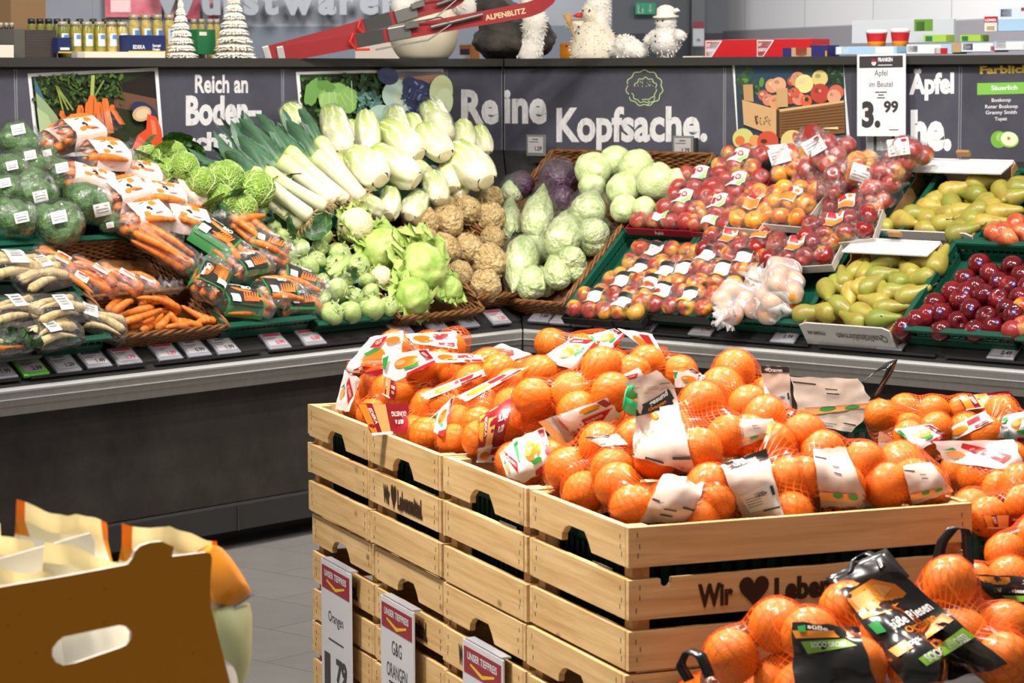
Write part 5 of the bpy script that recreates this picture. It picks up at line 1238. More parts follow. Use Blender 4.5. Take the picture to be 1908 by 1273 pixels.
veg_tray('l',22,588,.0,.19,.11,.09,PARSNIP,4,'black tray of parsnips cut by the left edge, white label standing up','parsnips',g,(.01,.02))
veg_tray('l',70,520,.15,.22,.12,.10,PARSNIP,6,'clear pack of parsnips with a label on top, below the broccoli','parsnips',g,(.02,.03))
veg_tray('l',22,502,-.1,.22,.12,.11,PARSNIP,5,'clear pack of parsnips cut by the left edge with a large printed label','parsnips',g,(.0,.02),lw=.07)
# soup greens
P=at('l',14,640,.07); t=empty('soup_greens_tray',P,wmat('l')); tag(t,'film-wrapped tray of soup greens with parsley, bottom left corner of the counter','soup greens')
MB(BTRAY).box((0,0,-.012),(.2,.12,.02),bev=.006).build('tray',t)
for i in range(10):
    mb=MB(LEAFD); leaf(mb,.05,.045,0,1.2,.4,.3,8,7,seed=i); mb.build('parsley_leaf',t,True,TRS((random.uniform(-.02,.08),random.uniform(-.04,.04),.01),rotz(i*1.9)@rotx(.6)))
link('carrot',CARROT[0],t,TRS((-.02,-.03,.012),roty(1.5),.8)); link('parsnip',PARSNIP[0],t,TRS((-.01,0,.014),roty(1.5),.7))
b=Blob([((-.07,-.02,.01),(.08,-.02,.015),.035),((-.06,.03,.01),(.08,.03,.01),.035)],.01,wob=.006); V,Fc,_=b.shell(18,24,(1,0,0)); link('film_wrap',mesh('film_wrap',V,Fc,mfilm()),t)
# --- loose carrots
LCI=[]
lc=[(770,690,960,580),(830,722,1090,660),(870,772,1150,690),(920,802,1090,740),(1000,822,1150,690),(970,610,1280,680),(1060,590,1280,660),(1290,640,1500,760),(1120,815,1200,730),(1190,775,1300,760),(1210,705,1385,752),(1290,800,1400,798),(1310,770,1400,775),(1410,795,1515,760),(800,700,950,640),(940,550,1030,592),(905,790,1010,722),(1200,815,1290,803),(1000,650,1180,610),(1100,690,1250,690)]
for i,(a,b_,c,d) in enumerate(lc):
    q=lambda X,Y:at('l',X*.262,400+Y*.262,.045+.012*(i%3))
    A,B=q(a,b_),q(c,d); 
    if i%2: A,B=B,A
    L=(B-A).length; o=link('carrot',CARROT[i%4],None,TRS((A+B)/2,look((B-A).normalized(),i),1)); o.matrix_basis=o.matrix_basis@Matrix.Diagonal((1.0,1.0,max(L,.10)/.17,1))
    tag(o,'loose unwrapped carrot lying in the front half of the long wicker basket','carrot','loose carrots in the wicker basket'); LCI.append((o,(a+c)/2,(b_+d)/2))
rank_labels(LCI,'loose carrot in the long wicker basket',4)
# --- bags of carrots
def carrot_bag(x,y,ang,L,W,h,lab,style,n=6,side='l',tilt=0,group=None,lift=.0):
    P=at(side,x,y,h); R0=wmat(side)@rotz(ang)@rotx(tilt); t=empty('carrot_bag',P,R0); tag(t,lab,'carrots',group)
    rs=random.Random(int(x*13+y)); pr=[]
    for i in range(n):
        lay=i%2; q=((i//2)+.5)/math.ceil(n/2)-.5; yy=q*W*.8; zz=-.014+.028*lay; k=L*.86/.17
        s=1 if rs.random()<.5 else -1
        R=rotz(-s*PI/2+rs.uniform(-.15,.15))@rotx(PI/2)
        o=link('carrot',CARROT[i%4],t,TRS((rs.uniform(-.012,.012),yy,zz),R)); o.matrix_basis=o.matrix_basis@Matrix.Diagonal((1.05,1.05,k,1))
        pr.append(((-L*.4,yy,zz),(L*.4,yy,zz),.0185))
    pr.append(((L*.5,0,.0),(L*.56,0,.0),.008))
    bl_=Blob(pr,.010,wob=.004,wsc=26); V,Fc,_=bl_.shell(26,30,(1,0,0))
    link('bag',mesh('bag',V,Fc,film('bag film pink',opac=.11,gloss=.24,wr=42,haze='#f1ddd4') if style=='pink' else film('bag film',opac=.05,gloss=.24,wr=42)),t)
    mb=MB(film('bag film',opac=.05,gloss=.24,wr=42)); leaf(mb,.075,.10,0,.4,.35,.4,8,11,seed=int(x),fr=12); mb.build('gathered_end',t,True,TRS((L*.47,0,.005),rotz(-PI/2)@rotx(.35)))
    if style=='pink':
        D=Decal(bl_,(0,0,0),(1,0,0),(0,1,0),[LABP,LABK,LABO,LABGR,LABR],depth=.2,fall=.02); D.sheet(L*.72,W*1.05,0,14,10,wr=.006)
        D.poly([(-L*.07,W*.02),(L*.02,W*.1),(L*.05,-.01),(-L*.03,-W*.1)],1); D.ell(L*.13,W*.16,.016,.013,2); D.ell(-L*.14,-W*.2,.014,.010,2); D.poly([(-L*.16,W*.2),(-L*.02,W*.26),(-L*.02,W*.235),(-L*.16,W*.175)],3); D.poly([(L*.02,-W*.25),(L*.18,-W*.25),(L*.18,-W*.22),(L*.02,-W*.22)],4); D.build('label',t)
    elif style=='bio':
        D=Decal(bl_,(-.015,0,0),(1,0,0),(0,1,0),[LABGR,LABK,CARR,LABW],depth=.2,fall=.02); D.sheet(L*.66,W*.98,0,12,10); 
        D.poly([(-L*.29,-W*.42),(L*.29,-W*.42),(L*.29,W*.42),(-L*.29,W*.42)],1,3)
        for j in range(6): D.poly([(-L*.05+j*.009,-W*.30),(L*.0+j*.009,-W*.32),(L*.03+j*.010,W*.05),(L*.015+j*.010,W*.06)],2,1)
        D.text('BIO',L*.08,W*.16,.017,3,bold=.03); D.text('Möhren',-L*.12,W*.26,.011,3,bold=.02); D.poly([(-L*.27,-W*.38),(-L*.12,-W*.38),(-L*.12,-W*.12),(-L*.27,-W*.12)],3); D.build('label',t)
    elif style=='bunch':
        D=Decal(bl_,(.01,0,0),(1,0,0),(0,1,0),[LABP,LABR,LABG],depth=.2); D.sheet(L*.3,W*.6,0,8,8,wr=.003); D.poly([(-L*.1,W*.05),(L*.1,W*.05),(L*.1,W*.15),(-L*.1,W*.15)],1,1); D.poly([(-L*.1,-W*.12),(L*.08,-W*.12),(L*.08,-W*.09),(-L*.1,-W*.09)],2,1); D.build('label',t)
    return t
gp='pink-labelled carrot bags in a heap'; gb='black-labelled organic carrot bags'
for a in [(150,247,.12,.20,.12,.20,'carrot bag with a pale banded label, topmost of the heap','pink'),(197,290,-.08,.19,.12,.21,'boxy carrot bag with a white pictured label, second from the top','pink'),(170,338,-.5,.20,.11,.17,'carrot bag lying below the boxy one, its left end by the broccoli','pink'),(255,325,-.3,.20,.11,.15,'carrot bag beside the savoy cabbages, high in the heap','pink'),(232,362,.2,.21,.12,.17,'carrot bag with bright carrots showing, middle left of the heap','pink'),(300,366,-.25,.20,.12,.16,'carrot bag in the centre of the pink-labelled heap','pink'),(360,366,-.3,.19,.11,.15,'carrot bag at the right of the heap, against the savoy cabbages','pink'),(270,404,.1,.21,.12,.15,'lowest pink-labelled carrot bag on the left','pink'),(345,410,-.4,.20,.12,.14,'lowest pink-labelled carrot bag on the right','pink'),(110,262,.3,.17,.10,.14,'carrot bag squeezed between broccoli and the topmost bag','pink')]:
    carrot_bag(*a,group=gp)
for a in [(308,462,-1.05,.23,.13,.14,'long clear carrot bag with a small dark label, carrots pointing down','clear'),(408,452,-1.05,.23,.14,.14,'carrot bag whose black label shows a white leafy drawing','bio'),(394,522,.72,.20,.13,.135,'carrot bag with its black label facing the shopper, over the basket rim','bio'),(465,498,.1,.18,.10,.12,'carrot bag striped with light, in the middle of the black-labelled heap','bio'),(502,462,-.7,.17,.10,.13,'carrot bag with a black label beside the kohlrabi','bio'),(470,432,-1.3,.20,.11,.14,'clear carrot bag under the savoy leaf','clear'),(452,564,-.25,.22,.12,.10,'carrot bag lying lowest along the crate rim, left','bio'),(520,548,-.2,.19,.11,.10,'carrot bag lying lowest along the crate rim, right','bio'),(562,528,-.6,.18,.10,.09,'carrot bag with one carrot tip poking towards the kohlrabi','bio'),(555,570,-.1,.17,.09,.07,'carrot bag at the right front corner of the green crate','bio'),(452,402,.2,.16,.10,.15,'empty-looking clear bag end below the savoy cabbages','clear'),(262,430,-.9,.17,.10,.13,'clear carrot bag end hanging beside the broccoli crate','clear')]:
    carrot_bag(*a,group=gb)
for a in [(105,492,-.9,.17,.085,.07,'bagged bunch of carrots at the back left of the wicker basket','bunch',4),(178,512,-1.0,.18,.09,.09,'bagged bunch of carrots in the middle, its film tied up','bunch',5),(225,520,-.9,.17,.09,.08,'bagged bunch of carrots right of the tied one','bunch',5),(140,528,-.9,.16,.08,.06,'bagged bunch of carrots at the basket divider','bunch',4),(262,528,-.8,.15,.07,.055,'bagged bunch of carrots nearest the right basket wall','bunch',3)]:
    carrot_bag(*a,group='bagged bunched carrots in the wicker basket')
# ================================================================ fruit on the right
def apple_tray(x,y,ang,nx,ny,kind,h,lab,group,lbl='green',base='none',side='r',pitch=.073,tilt=0,roll=0):
    P=at(side,x,y,h); t=empty('apple_tray',P,wmat(side)@rotz(ang)@rotx(tilt)); tag(t,lab,'apples',group)
    W,D=nx*pitch,ny*pitch
    m={'red':REDC,'card':CARD,'black':BTRAY,'white':LABW,'none':BTRAY}[base]
    mb=MB([m,LABR]); a,b=W/2+.004,D/2+.004; z0,z1=-.036,-.006
    for sx,sy,w_,d_ in((0,-b,W+.012,.003),(0,b,W+.012,.003),(-a,0,.003,D+.01),(a,0,.003,D+.01)): mb.box((sx,sy,(z0+z1)/2),(w_,d_,z1-z0))
    mb.box((0,0,z0),(W,D,.003)); mb.build('tray',t)
    if base in('red','white'):
        mb=MB([LABW if base=='red' else LABR]); text_on(mb,'Pink Rose' if False else 'Äpfel',(-.0,-b-.0025,z0+.008),Vector((1,0,0)),UP,None,.014,.02,0,'c'); mb.build('print',t)
    rs=random.Random(int(x*3+y)); pr=[]
    for i in range(nx):
        for j in range(ny):
            c=((i+.5-nx/2)*pitch,(j+.5-ny/2)*pitch,rs.uniform(-.002,.003))
            link('apple',APPLE[kind][(i+j)%2],t,TRS(c,rotz(rs.uniform(0,6))@rotx(rs.uniform(0,1.9)),.97)); pr.append((c,c,.037))
    bl_=Blob(pr,.012); V,Fc,_=bl_.shell(22,32,(0,0,1)); V=np.array(V); V[:,2]=np.maximum(V[:,2],-.034)
    link('film_wrap',mesh('film_wrap',V,Fc,mfilm()),t)
    if lbl:
        cols={'green':[LABW,LABLG,LABR],'red':[LABW,LABO,LABR],'black':[LABW,LABK,LABG],'yellow':[LABW,LABY,LABK]}[lbl]
        D_=Decal(bl_,(rs.uniform(-.01,.01),rs.uniform(-.01,.015),0),(1,0,0),(0,1,0),cols,depth=.15,fall=.02); s=.055
        D_.sheet(s*1.15,s*1.3,0,7,7)
        if lbl=='green': D_.poly([(s*.25,-s*.6),(s*.55,-s*.6),(s*.55,s*.3),(s*.4,s*.3)],1); D_.ell(s*.1,s*.2,s*.22,s*.2,2); D_.ell(s*.1,s*.2,s*.12,s*.1,0); D_.poly([(-s*.5,-s*.1),(-s*.2,-s*.1),(-s*.2,s*.3),(-s*.5,s*.3)],2)
        elif lbl=='red': D_.poly([(-s*.55,-s*.6),(s*.55,-s*.6),(s*.55,s*.05),(-s*.55,s*.05)],1); D_.poly([(-s*.5,s*.15),(s*.1,s*.15),(-s*.1,s*.6),(-s*.5,s*.6)],2); D_.ell(s*.3,s*.38,s*.16,s*.14,1)
        elif lbl=='black': D_.poly([(-s*.57,s*.3),(s*.57,s*.3),(s*.57,s*.64),(-s*.57,s*.64)],1); [D_.poly([(-s*.45,s*(.1-.18*q)),(s*.4,s*(.1-.18*q)),(s*.4,s*(.15-.18*q)),(-s*.45,s*(.15-.18*q))],2,0) for q in range(3)]
        else: D_.poly([(-s*.57,-s*.64),(s*.57,-s*.64),(s*.57,-s*.5),(-s*.57,-s*.5)],1); D_.poly([(-s*.57,s*.4),(s*.57,s*.4),(s*.57,s*.64),(-s*.57,s*.64)],2)
        D_.build('label',t)
    return t
ga='trays of rosy apples beside the white cabbages'
for x,y,an,nx,ny,k,h,lab,lb,bs in [(1381,300,0,3,2,'pink',.13,'tray of rosy apples topmost, at the basket corner, with a pink heart label','green','none'),(1303,337,.1,3,2,'pink',.12,'tray of rosy apples, second row left, label tilted','green','red'),(1378,345,.1,3,2,'pink',.11,'tray of rosy apples, second row right','green','red'),(1278,378,0,3,2,'pink',.12,'tray of rosy apples, third row left','green','red'),(1345,388,0,3,2,'pink',.11,'tray of rosy apples, third row right with green-edged label','green','red'),(1234,412,0,4,1,'pink',.11,'red-sided apple tray with white lettering, front left of the back row','green','red'),(1326,418,0,3,1,'pink',.10,'red-sided apple tray, front right of the rosy apples','green','red')]:
    apple_tray(x,y,an,nx,ny,k,h,lab,ga,lb,bs)
gb_='trays of golden-red apples'
for x,y,an,nx,ny,k,h,lab,lb,bs in [(1410,385,-.05,2,3,'gala',.15,'tray of orange-yellow apples, left one of the two in the middle','red','card'),(1473,378,-.05,3,3,'gala',.15,'large tray of orange-yellow apples, right one of the two in the middle','red','card'),(1368,452,.1,4,2,'red',.10,'tray of red apples with orange label at the crate join, left','red','card'),(1420,440,.2,3,2,'red',.10,'tray of red apples just below the orange-yellow ones','red','card'),(1490,468,.15,4,2,'red',.12,'grey card tray of red apples above the white plastic bags','red','card'),(1560,425,.25,4,2,'red',.13,'grey card tray of red apples, label across the middle, right of the stack','red','card'),(1582,392,.3,3,2,'red',.13,'tray of deep red apples uppermost at the right of the stack','red','card')]:
    apple_tray(x,y,an,nx,ny,k,h,lab,gb_,lb,bs)
gc='black trays of red and yellow apples in the front crates'
for x,y,an,nx,ny,lab,lb in [(1228,478,.0,4,2,'tray of mixed red and yellow apples, topmost in the left front crate','black'),(1196,505,.0,3,2,'tray of mixed apples, second row left in the left front crate','black'),(1243,512,0,3,2,'tray of mixed apples, second row right in the left front crate','black'),(1160,535,0,3,2,'tray of mixed apples, third row left in the left front crate','black'),(1212,540,0,3,2,'tray of mixed apples, third row right in the left front crate','black'),(1110,566,0,3,2,'tray of mixed apples at the front left corner of the crate','black'),(1165,568,0,3,2,'tray of mixed apples at the front of the left crate, right','black'),
    (1318,485,0,3,2,'tray of apples with black and green label, back left of the wide front crate','black'),(1385,492,0,3,2,'tray of apples with black and green label, back right of the wide front crate','black'),(1275,516,0,3,2,'tray of apples with a tall white label, second row left','yellow'),(1345,516,0,3,2,'tray of apples with a yellow-edged label, second row right','yellow'),(1232,556,0,3,2,'tray of apples with a yellow-edged label, front left of the wide crate','yellow'),(1290,560,0,3,2,'tray of apples half covered by the white bag, front of the wide crate','yellow')]:
    apple_tray(x,y,an,nx,ny,'bi',.085,lab,gc,lb,'black')
# --- bags of apples
def apple_bag(x,y,h,kind,n,lab,group,seed,white=False,label=None,rx=.055,knot=(.4,.6),r=.036):
    P=at('r',x,y,h); t=empty('apple_bag',P,wmat('r')@rotz(seed*.7)); tag(t,lab,'apples',group); rs=random.Random(seed); pr=[]
    sp=[(-1,-.5,0),(0,-.6,.1),(1,-.5,0),(-.5,.5,.1),(.55,.5,.05),(0,0,.95),(-.9,.1,.8),(.95,.1,.7)][:n]
    for a,b,c in sp:
        c=(a*rx+rs.uniform(-.005,.005),b*rx,c*rx*.9); link('apple',APPLE[kind][rs.randint(0,1)],t,TRS(c,rrot(),r/.037)); pr.append((c,c,r))
    kx_,ky_=knot; e=Vector((kx_,ky_,.25)).normalized()*(rx*2.1); pr.append((tuple(e*.75),tuple(e*1.25),.010))
    bl_=Blob(pr,.013,wob=.006,wsc=30); V,Fc,_=bl_.shell(30,36)
    m=film('white carrier film',opac=1.5,gloss=.12,wr=16,haze='#f2ede9') if white else film('fruit bag film',opac=.06,gloss=.24,wr=40)
    link('bag',mesh('bag',V,Fc,m),t)
    for j in range(3 if white else 2):
        mb=MB(m); leaf(mb,.09,.085,0,.5,.5,.5,9,11,seed=seed+j,fr=13); mb.build('gathered_end',t,True,TRS(e*1.05,look(e,j*1.4)@rotx(-PI/2+.4*(j-1))))
    if label:
        Mi=t.matrix_basis.inverted(); v=Mi.to_3x3()@(CAMPOS-P).normalized(); up=Mi.to_3x3()@UP; rt=up.cross(v).normalized(); upp=v.cross(rt)
        D=Decal(bl_,rt*label[0]+upp*label[1],rt+upp*label[2],upp-rt*label[2],[LABW,LABG,LABR],depth=.25,fall=.06); D.sheet(.075,.06,0,7,7)
        for q in range(4): D.poly([(-.03,.012-.011*q),(.022,.012-.011*q),(.022,.015-.011*q),(-.03,.015-.011*q)],1,0)
        D.poly([(.012,.018),(.03,.018),(.03,.026),(.012,.026)],2,0); D.build('label',t)
    return t
gd='clear bags of apples behind the hanging price board'
for x,y,h,k,n,lab,s,lb in [(1478,305,.16,'gala',6,'clear apple bag with a yellow and a dark apple, left of the bagged heap',1,(-.05,.03,.3)),(1548,288,.20,'pink',6,'clear apple bag topmost, touching the apple photo',2,(-.06,.03,.6)),(1605,318,.17,'gala',7,'clear apple bag with a crumpled white label in the middle of the heap',3,(0,-.01,-.3)),(1690,290,.19,'pink',7,'clear apple bag with a large square label, below the price board',4,(-.03,.03,.15)),(1650,338,.15,'pink',7,'clear apple bag with a big twist of film, front right of the bagged heap',5,None),(1560,345,.15,'red',7,'clear apple bag in the middle, above the red apple trays',6,None),(1510,335,.13,'pink',6,'clear apple bag hidden behind the orange-yellow trays',7,None),(1630,372,.11,'orng',6,'clear apple bag at the crate edge beside the pear box',8,None)]:
    apple_bag(x,y,h,k,n,lab,gd,s,label=lb)
ge='white plastic carrier bags of apples'
for x,y,h,n,lab,s,kn in [(1375,560,.10,7,'white plastic apple bag leaning over the front rim, leftmost of the three',11,(-1,-.3)),(1460,532,.13,8,'white plastic apple bag with a tied handle, highest of the three',12,(.5,.8)),(1432,572,.09,7,'white plastic apple bag at the front rim beside the pear box',13,(.8,-.4))]:
    apple_bag(x,y,h,'gala',n,lab,ge,s,True,None,.066,kn)
# --- loose apples
zx=lambda X,Y:(1450+.3378*X,250+.3378*Y)
STK=M('blue sticker','#4a4aa8',.4); 
dk=[(1110,720),(1172,772),(1292,735),(1030,800),(1345,785),(960,872),(1092,850),(1222,820),(1275,845),(862,935),(1005,922),(1135,890),(1217,912),(900,988),(1064,972),(1335,905),(762,1030),(992,1040),(1150,1012),(1262,972),(900,1085),(1090,1085),(690,1075),(1380,850),(1180,1060),(820,1000),(1300,1000),(1040,880)]
stl=MB([STK,LABW]); stl.lathe([(.0075,0),(.007,.0006),(.001,.0008)],14); stl.box((0,0,.0009),(.009,.0025,.0004),mi=1); stm=stl.data('sticker')
DKI=[]
for i,(X,Y) in enumerate(dk):
    x,y=zx(X,Y); P=at('r',x,y,.075 if Y<1040 else .06); R0=rrot()
    a=put_me('apple',APPLE['dark'][i%2],P,R0,1.0,'dark red loose apple lying in the green crate right of the front pear box','apple','dark red apples in the green crate'); DKI.append((a,x,y))
    if i not in (2,9,16,17,18,20):
        v=((CAMPOS-P).normalized()+Vector((random.uniform(-.5,.5),0,random.uniform(-.2,.5)))).normalized(); vl=R0.inverted()@v
        link('sticker',stm,a,TRS(vl*.0385,look(vl)))
rank_labels(DKI,'dark red loose apple in the green crate',5)
ORI=[]
for i,(x,y) in enumerate([(1868,432),(1893,420),(1905,436),(1880,445),(1855,437)]):
    P=at('r',x,y,.08); ORI.append((put_me('apple',APPLE['orng'][i%2],P,rrot(),1.05,'orange-red apple','apple','orange-red apples at the right edge'),x,y))
rank_labels(ORI,'orange-red apple in the upper crate at right edge',3)
for i,(x,y,k,l) in enumerate([(1888,617,'pink','rosy apple at the front of the crate in the lower right of the counter'),(1907,575,'gala','yellow-orange apple cut by the right edge'),(1908,610,'orng','apple cut by the right edge, behind the rosy one')]):
    P=at('r',x,y,.07); put_me('apple',APPLE[k][0],P,rrot(),1.05,l,'apple')
# --- pears in printed cardboard boxes
k=N('grey printed card'); k.color('#c9c6c2').set(.5,.4); GC=k.m
SCR=M('script print','#6d6458',.5)
def pear_box(u0,u1,s0,s1,lab):
    W=abs(u1-u0);D=(s1-s0)*math.hypot(1,SL); c=pos('r',(u0+u1)/2,s0,.0); t=empty('pear_box',c,wmat('r')); tag(t,lab,'box','printed cardboard pear boxes')
    mb=MB([KRAFT,GC]); h=.075; th=.005
    mb.box((0,D/2,.004),(W,D,.006)); 
    for sx in(-1,1):
        mb.prism([(0,.0),(D,.0),(D,h*1.25),(D*.92,h*1.25),(D*.85,h*.8),(D*.2,h*.75),(D*.14,h*1.0),(0,h*1.0)],Vector((0,1,0)),UP,(sx*(W/2-th if sx>0 else W/2),0,.004),Vector((1,0,0)),th)
    mb.build('body',t)
    mb=MB([GC,SCR,KRAFT]); hf=.085
    mb.prism([(-W/2-.003,0),(W/2+.003,0),(W/2+.003,hf),(W/2-.02,hf+.012),(-W/2+.03,hf+.012),(-W/2-.003,hf)],Vector((1,0,0)),UP,(0,-.006,0),Vector((0,1,0)),.005)
    text_on(mb,'Qualitätsbirnen',(.06,-.0072,.062),Vector((-1,0,0))*1,-UP,.20,.030,.02,1,'c'); text_on(mb,'PREMIUM',(-.12,-.0072,.062),Vector((-1,0,0)),-UP,.07,.016,.02,1,'c')
    mb.build('front_panel',t)
    mb=MB([LABW,SCR,KRAFT])
    mb.prism([(-W/2,0),(W/2,0),(W/2-.004,.10),(-W/2+.012,.10)],Vector((1,0,0)),UP,(0,D-.005,.01),Vector((0,1,0)),.005)
    mb.box((0,D-.045,.112),(W-.012,.10,.005),R=rotx(-.25)); text_on(mb,'Qualitätsbirnen',(-.03,D-.062,.1135),Vector((1,0,0)),Vector((0,.97,.25)).normalized(),.17,.016,.0,1,'c'); mb.box((0,D-.0,.135),(.05,.012,.02),mi=2)
    mb.build('back_flap',t); return t
pear_box(1.262,1.615,.03,.36,'cardboard pear box with script lettering on its front, lower of the two'); pear_box(1.30,1.69,.41,.70,'cardboard pear box with a white back flap, upper of the two')
pr_=[(1110,272,.1),(960,312,.5),(1082,332,2.9),(872,362,1.2),(962,392,-.7),(1232,322,-.9),(1142,372,2.9),(1182,402,2.6),(1332,300,.2),(838,402,.1),(932,442,3.0),(1092,432,-2.4),(1000,520,3.0),(1150,492,.2),(1222,432,.5),(1300,352,.6),(1342,282,.4),(692,480,-.4),(812,465,2.6),(922,492,.4),(1052,472,3.0),(1062,532,1.2),(575,516,3.0),(1000,548,.3),(830,530,.1),(1010,430,.4),(760,440,.2)]
pf_=[(440,752,1.4),(612,702,3.6),(562,782,.4),(722,762,2.6),(842,702,3.3),(882,715,1.6),(800,792,3.4),(662,812,2.6),(462,842,1.4),(592,882,2.4),(722,892,.7),(268,862,-.9),(335,835,-.6),(400,882,-1.2),(342,950,-.3),(545,932,3.1),(255,982,3.0),(465,990,-.3),(602,962,.3),(562,1022,.2),(155,990,.4),(430,1035,2.9),(362,802,2.2),(505,842,1.0),(640,870,.5),(480,770,2.0)]
for j,(lst,hh,nm) in enumerate(((pr_,.065,'upper'),(pf_,.065,'lower'))):
    PRI=[]
    for i,(X,Y,a) in enumerate(lst):
        x,y=zx(X,Y); P=at('r',x,y,hh+.006*(i%3)); R0=wmat('r')@rotz(a-PI/2)@rotx(-PI/2)@rotz(i)
        PRI.append((put_me('pear',PEAR[i%3],P,R0,1.02,'pear','pear','pears in the %s box'%nm),x,y))
    rank_labels(PRI,'greenish-yellow pear in the %s cardboard box'%nm,6)
# --- price tags on the tilted deck
TF=M('tag frame clear plastic','#8d8c94',.2,.5); TCARD=M('electronic paper','#aca7aa',.4,.35); TINK=M('tag ink','#3a3638',.5); TRED=M('tag red ink','#b0364a',.5); TGRN=M('tag green frame','#6cc24a',.35)
def price_tag(side,x,y,price,ink,lab,fr_=None,w_=.098,h_=.078,band=False):
    P=at(side,x,y,.008); t=empty('price_tag',P,wmat(side)@rotx(-.02)); tag(t,lab,'price tag','price tags on the counter edges')
    mb=MB([fr_ or TF]); mb.box((0,0,0),(w_,h_,.007),bev=.002); mb.box((0,0,-.006),(w_*.95,h_*.95,.004)); mb.build('frame',t)
    mb=MB([TCARD,TINK,TRED]); mb.box((0,.004,.0040),(w_*.80,h_*.72,.0012)); z=.0051
    X=Vector((1,0,0));Y=Vector((0,1,0)); ii=2 if ink=='r' else 1
    if band: mb.box((0,.026,z),(w_*.76,.010,.0006),mi=ii)
    else: mb.box((-.004,.027,z),(w_*.4,.004,.0006),mi=1)
    mb.box((-.012,.013,z),(w_*.5,.0022,.0006),mi=1); mb.box((-.018,.006,z),(w_*.35,.002,.0006),mi=1)
    text_on(mb,price,(.034,-.019,z+.0004),X,Y,None,.017,.03,ii,'r'); mb.build('card',t); return t
tags=[('l',-2,690,'1.99','k','price tag cut by the left edge, left of the green-framed one',None,0),('l',57,684,'2.99','k','green-framed price tag reading 2.99',TGRN,0),('l',118,678,'1.29','k','price tag reading 1.29 in black, right of the green-framed one',None,0),('l',175,670,'1.49','k','price tag reading 1.49',None,1),('l',232,664,'1.79','r','price tag reading 1.79 in red',None,1),('l',308,656,'1.29','r','price tag reading 1.29 in red under the carrot basket',None,1),('l',362,650,'0.99','k','price tag reading 0.99 in black',None,0),('l',417,645,'1.99','k','price tag reading 1.99 in black, below the basket corner',None,0),('l',512,636,'0.99','r','price tag with red print, standing alone under the carrot bags, left',None,1),('l',578,629,'0.99','r','price tag with red print under the kohlrabi crate corner',None,1),('l',742,609,'1.11','r','price tag behind the orange bags, below the kohlrabi',None,1),('l',808,603,'0.79','k','shiny price tag below the lettuce basket, left',None,0),('l',866,597,'0.99','k','shiny price tag below the lettuce basket, right',None,1),('l',925,591,'1.29','r','price tag with a red card in the corner',None,1),
 ('r',1012,587,'1.49','k','price tag leftmost on the fruit counter, first of a joined row of four',None,0),('r',1052,591,'1.29','k','price tag second of the joined row of four',None,0),('r',1093,594,'1.99','r','price tag third of the joined row of four, in red',None,1),('r',1136,598,'2.99','k','price tag last of the joined row of four',None,0),('r',1204,604,'1.99','r','price tag with red print below the wide apple crate',None,1),('r',1312,612,'1.79','r','price tag below the white apple bags',None,1),('r',1466,625,'2.99','k','price tag reading 2.99 below the front pear box',None,0),('r',1666,638,'2.49','k','price tag reading 2.49 below the dark red apples, left',None,0),('r',1872,655,'2.49','k','price tag reading 2.49 at the right edge',None,0)]
for s_,x,y,p_,ik,lab,fm,bd in tags: price_tag(s_,x,y,p_,ik,lab,fm,band=bool(bd))
for x,y,lab in ((998,271,'upright price tag reading 1.29 clipped to the back basket, left'),(1272,274,'upright price tag reading 1.29 clipped to the back basket, right')):
    P=hitb('r',x,y,.70); t=empty('shelf_price_tag',P,Matrix((DR,-DL,UP)).transposed()); tag(t,lab,'price tag','upright price tags on the wide back basket')
    mb=MB([M('tag dark frame','#6f746f',.3,.5)]); mb.box((0,.004,0),(.098,.008,.085),bev=.002); mb.build('frame',t)
    mb=MB([TCARD,TINK]); mb.box((0,-.0008,.002),(.078,.002,.064)); X=Vector((1,0,0)); yy=-.0022
    mb.box((0,yy,.024),(.03,.0004,.004),mi=1); mb.box((-.008,yy,.014),(.05,.0004,.0025),mi=1); text_on(mb,'1.29',(.034,yy-.0003,-.020),X,UP,None,.017,.03,1,'r'); mb.build('card',t)
    mb=MB([black]); mb.box((0,.02,-.055),(.06,.035,.03)); mb.box((.052,.012,-.01),(.018,.014,.09)) if x>1100 else None; mb.build('clip',t)
# --- hanging price board
A=hitb('r',1597,101,.735);B=hitb('r',1687,97,.735);Dn=hitb('r',1593,253,.735); w_=(B-A).length;h_=A.z-Dn.z
c=(A+B)/2; t=empty('price_board',Vector((c.x,c.y,A.z)),Matrix((DR,-DL,UP)).transposed()@roty(-.012)); tag(t,'white hanging price board reading Äpfel im Beutel 3.99','price board')
mb=MB([white]); mb.box((0,.002,-h_/2),(w_,.004,h_)); mb.build('board',t)
mb=MB([TINK,white,LABR]); X=Vector((1,0,0)); y0=-.0006
mb.box((0,y0,-.028),(w_*.9,.0005,.042)); text_on(mb,'FRANKEN',(-.012,y0-.0006,-.027),X,UP,.062,.014,.04,1); mb.box((.018,y0-.0005,-.040),(.06,.0003,.003),mi=1)
mb.lathe([(.010,0),(.010,.0005),(.001,.0006)],14,1,R=rotx(PI/2),loc=(-.030,y0-.0004,-.031)); mb.prism([(-.010,0),(.010,0),(.010,.011),(.004,.006),(-.004,.012),(-.010,.008)],X,UP,(-.030,y0-.0012,-.028),Vector((0,1,0)),.0003,2)
text_on(mb,'Äpfel',(0,y0,-.078),X,UP,.055,.022,.0,0,'c'); text_on(mb,'im Beutel',(0,y0,-.118),X,UP,.10,.022,.0,0,'c')
for zz,ww in((-.137,.05),(-.147,.024),(-.157,.034)): mb.box((0,y0,zz),(ww,.0004,.004))
text_on(mb,'3.',(-.082,y0,-.258),X,UP,.08,.088,.05,0); text_on(mb,'99',(.012,y0,-.208),X,UP,.062,.040,.04,0); mb.box((.055,y0,-.272),(.04,.0004,.003)); mb.build('print',t)
